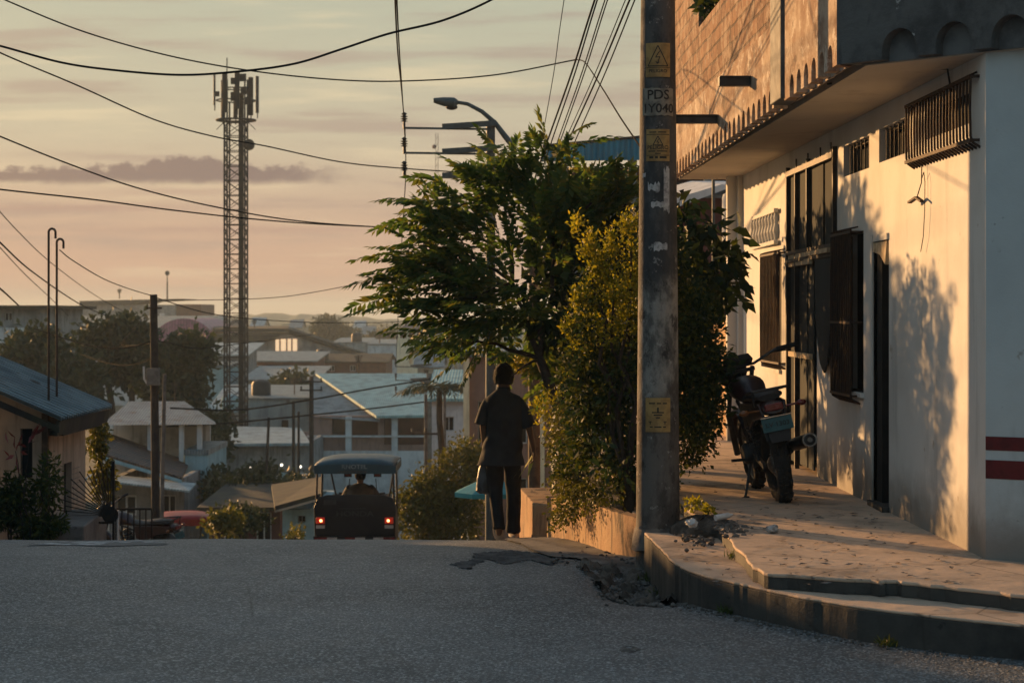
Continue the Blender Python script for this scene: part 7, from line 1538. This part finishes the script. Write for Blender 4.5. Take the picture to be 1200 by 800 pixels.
cable('thin cable from the wooden pole top running right past the tower', [(180, 348), (240, 366), (300, 374), (380, 378), (470, 377), (540, 372)], 36, 75, .012)
cable('faint cable crossing between the tower and the tree just above the horizon', [(180, 352), (300, 350), (370, 342), (460, 322), (575, 285)], 36, 34, .008)
cable('upper of two cables sagging from the insulator pole to the distant light', [(200, 478), (280, 480), (365, 468), (430, 456), (503, 444), (560, 432)], 60, 75, .035)
cable('lower of two cables sagging from the insulator pole to the distant light', [(180, 500), (260, 496), (365, 486), (440, 478), (503, 470)], 60, 75, .035)
cable('pale cable drooping left from the wooden pole across the dark trees', [(181, 398), (165, 404), (140, 408), (110, 406), (80, 398), (40, 385)], 36, 40, .014)
cable('second drooping cable lower on the wooden pole', [(181, 418), (165, 425), (145, 428), (120, 424), (95, 415)], 36, 40, .012)
cable('short cable from the wooden pole rising steeply to the left', [(181, 402), (150, 405), (143, 402), (155, 388), (163, 378)], 36, 44, .010)
cable('cable from the wooden pole running right before the mauve vault', [(181, 399), (200, 402), (230, 408), (270, 404), (365, 392)], 36, 80, .014)
cable('long conductor from above to the top arm tip', [(462, -60), (463, 0), (466, 60), (470, 100), (474, 143)], 15, 33.9, .011)
cable('second conductor close beside the first down to the middle arm tip', [(463, -60), (465, 0), (468, 60), (472, 120), (475, 173)], 15, 33.9, .009)
cable('thin jumper hanging down the arm tips towards the tree', [(474.5, 150), (475.5, 185), (475, 215), (472, 260), (470, 300), (466, 380), (464, 425)], 33.9, 75, .012)
for i, (xa, xb) in enumerate(((661, 634), (697, 640), (700, 645), (709, 652), (712, 655), (733, 660), (738, 664), (744, 672))):
    ya, yb = (0, 170); m_ = (xa - xb) / (ya - yb) if True else 0
    yt_ = -((771 - xa) / -m_) if xa < 760 else -60; yt_ = max(min(yt_, -40), -420); x_t = xa + m_ * yt_
    desc8 = ['faint thin', 'leftmost thick', 'second thick', 'third', 'fourth', 'fifth thin', 'sixth thick', 'rightmost'][i]
    sag = 6; pts = [(x_t, yt_), (xa, ya), ((xa + xb) / 2 + 1.5, (ya + yb) / 2), (xb, yb), (xb + m_ * 60 + 0, yb + 60)]
    cable(desc8 + ' cable of the bundle fanning up from the tree to the concrete pole top', pts, 15.2, 27, (.006, .013, .010, .008, .008, .006, .011, .008)[i], 'cable bundle at the concrete pole')

# ------------------------------------------------------------------ haze
hz = MB().box(-3300, 3300, -300, 3300, -14, 13.2)
ho_ = hz.build('haze', K['dark']); ho_.data.materials.clear()
hm = bpy.data.materials.new('haze_air'); hm.use_nodes = True; t_ = hm.node_tree; t_.nodes.clear()
vo = t_.nodes.new('ShaderNodeVolumePrincipled'); vo.inputs['Color'].default_value = (.76, .90, .97, 1); vo.inputs['Density'].default_value = .00068; vo.inputs['Anisotropy'].default_value = .15
oo = t_.nodes.new('ShaderNodeOutputMaterial'); t_.links.new(vo.outputs[0], oo.inputs['Volume']); ho_.data.materials.append(hm); ho_['kind'] = 'stuff'
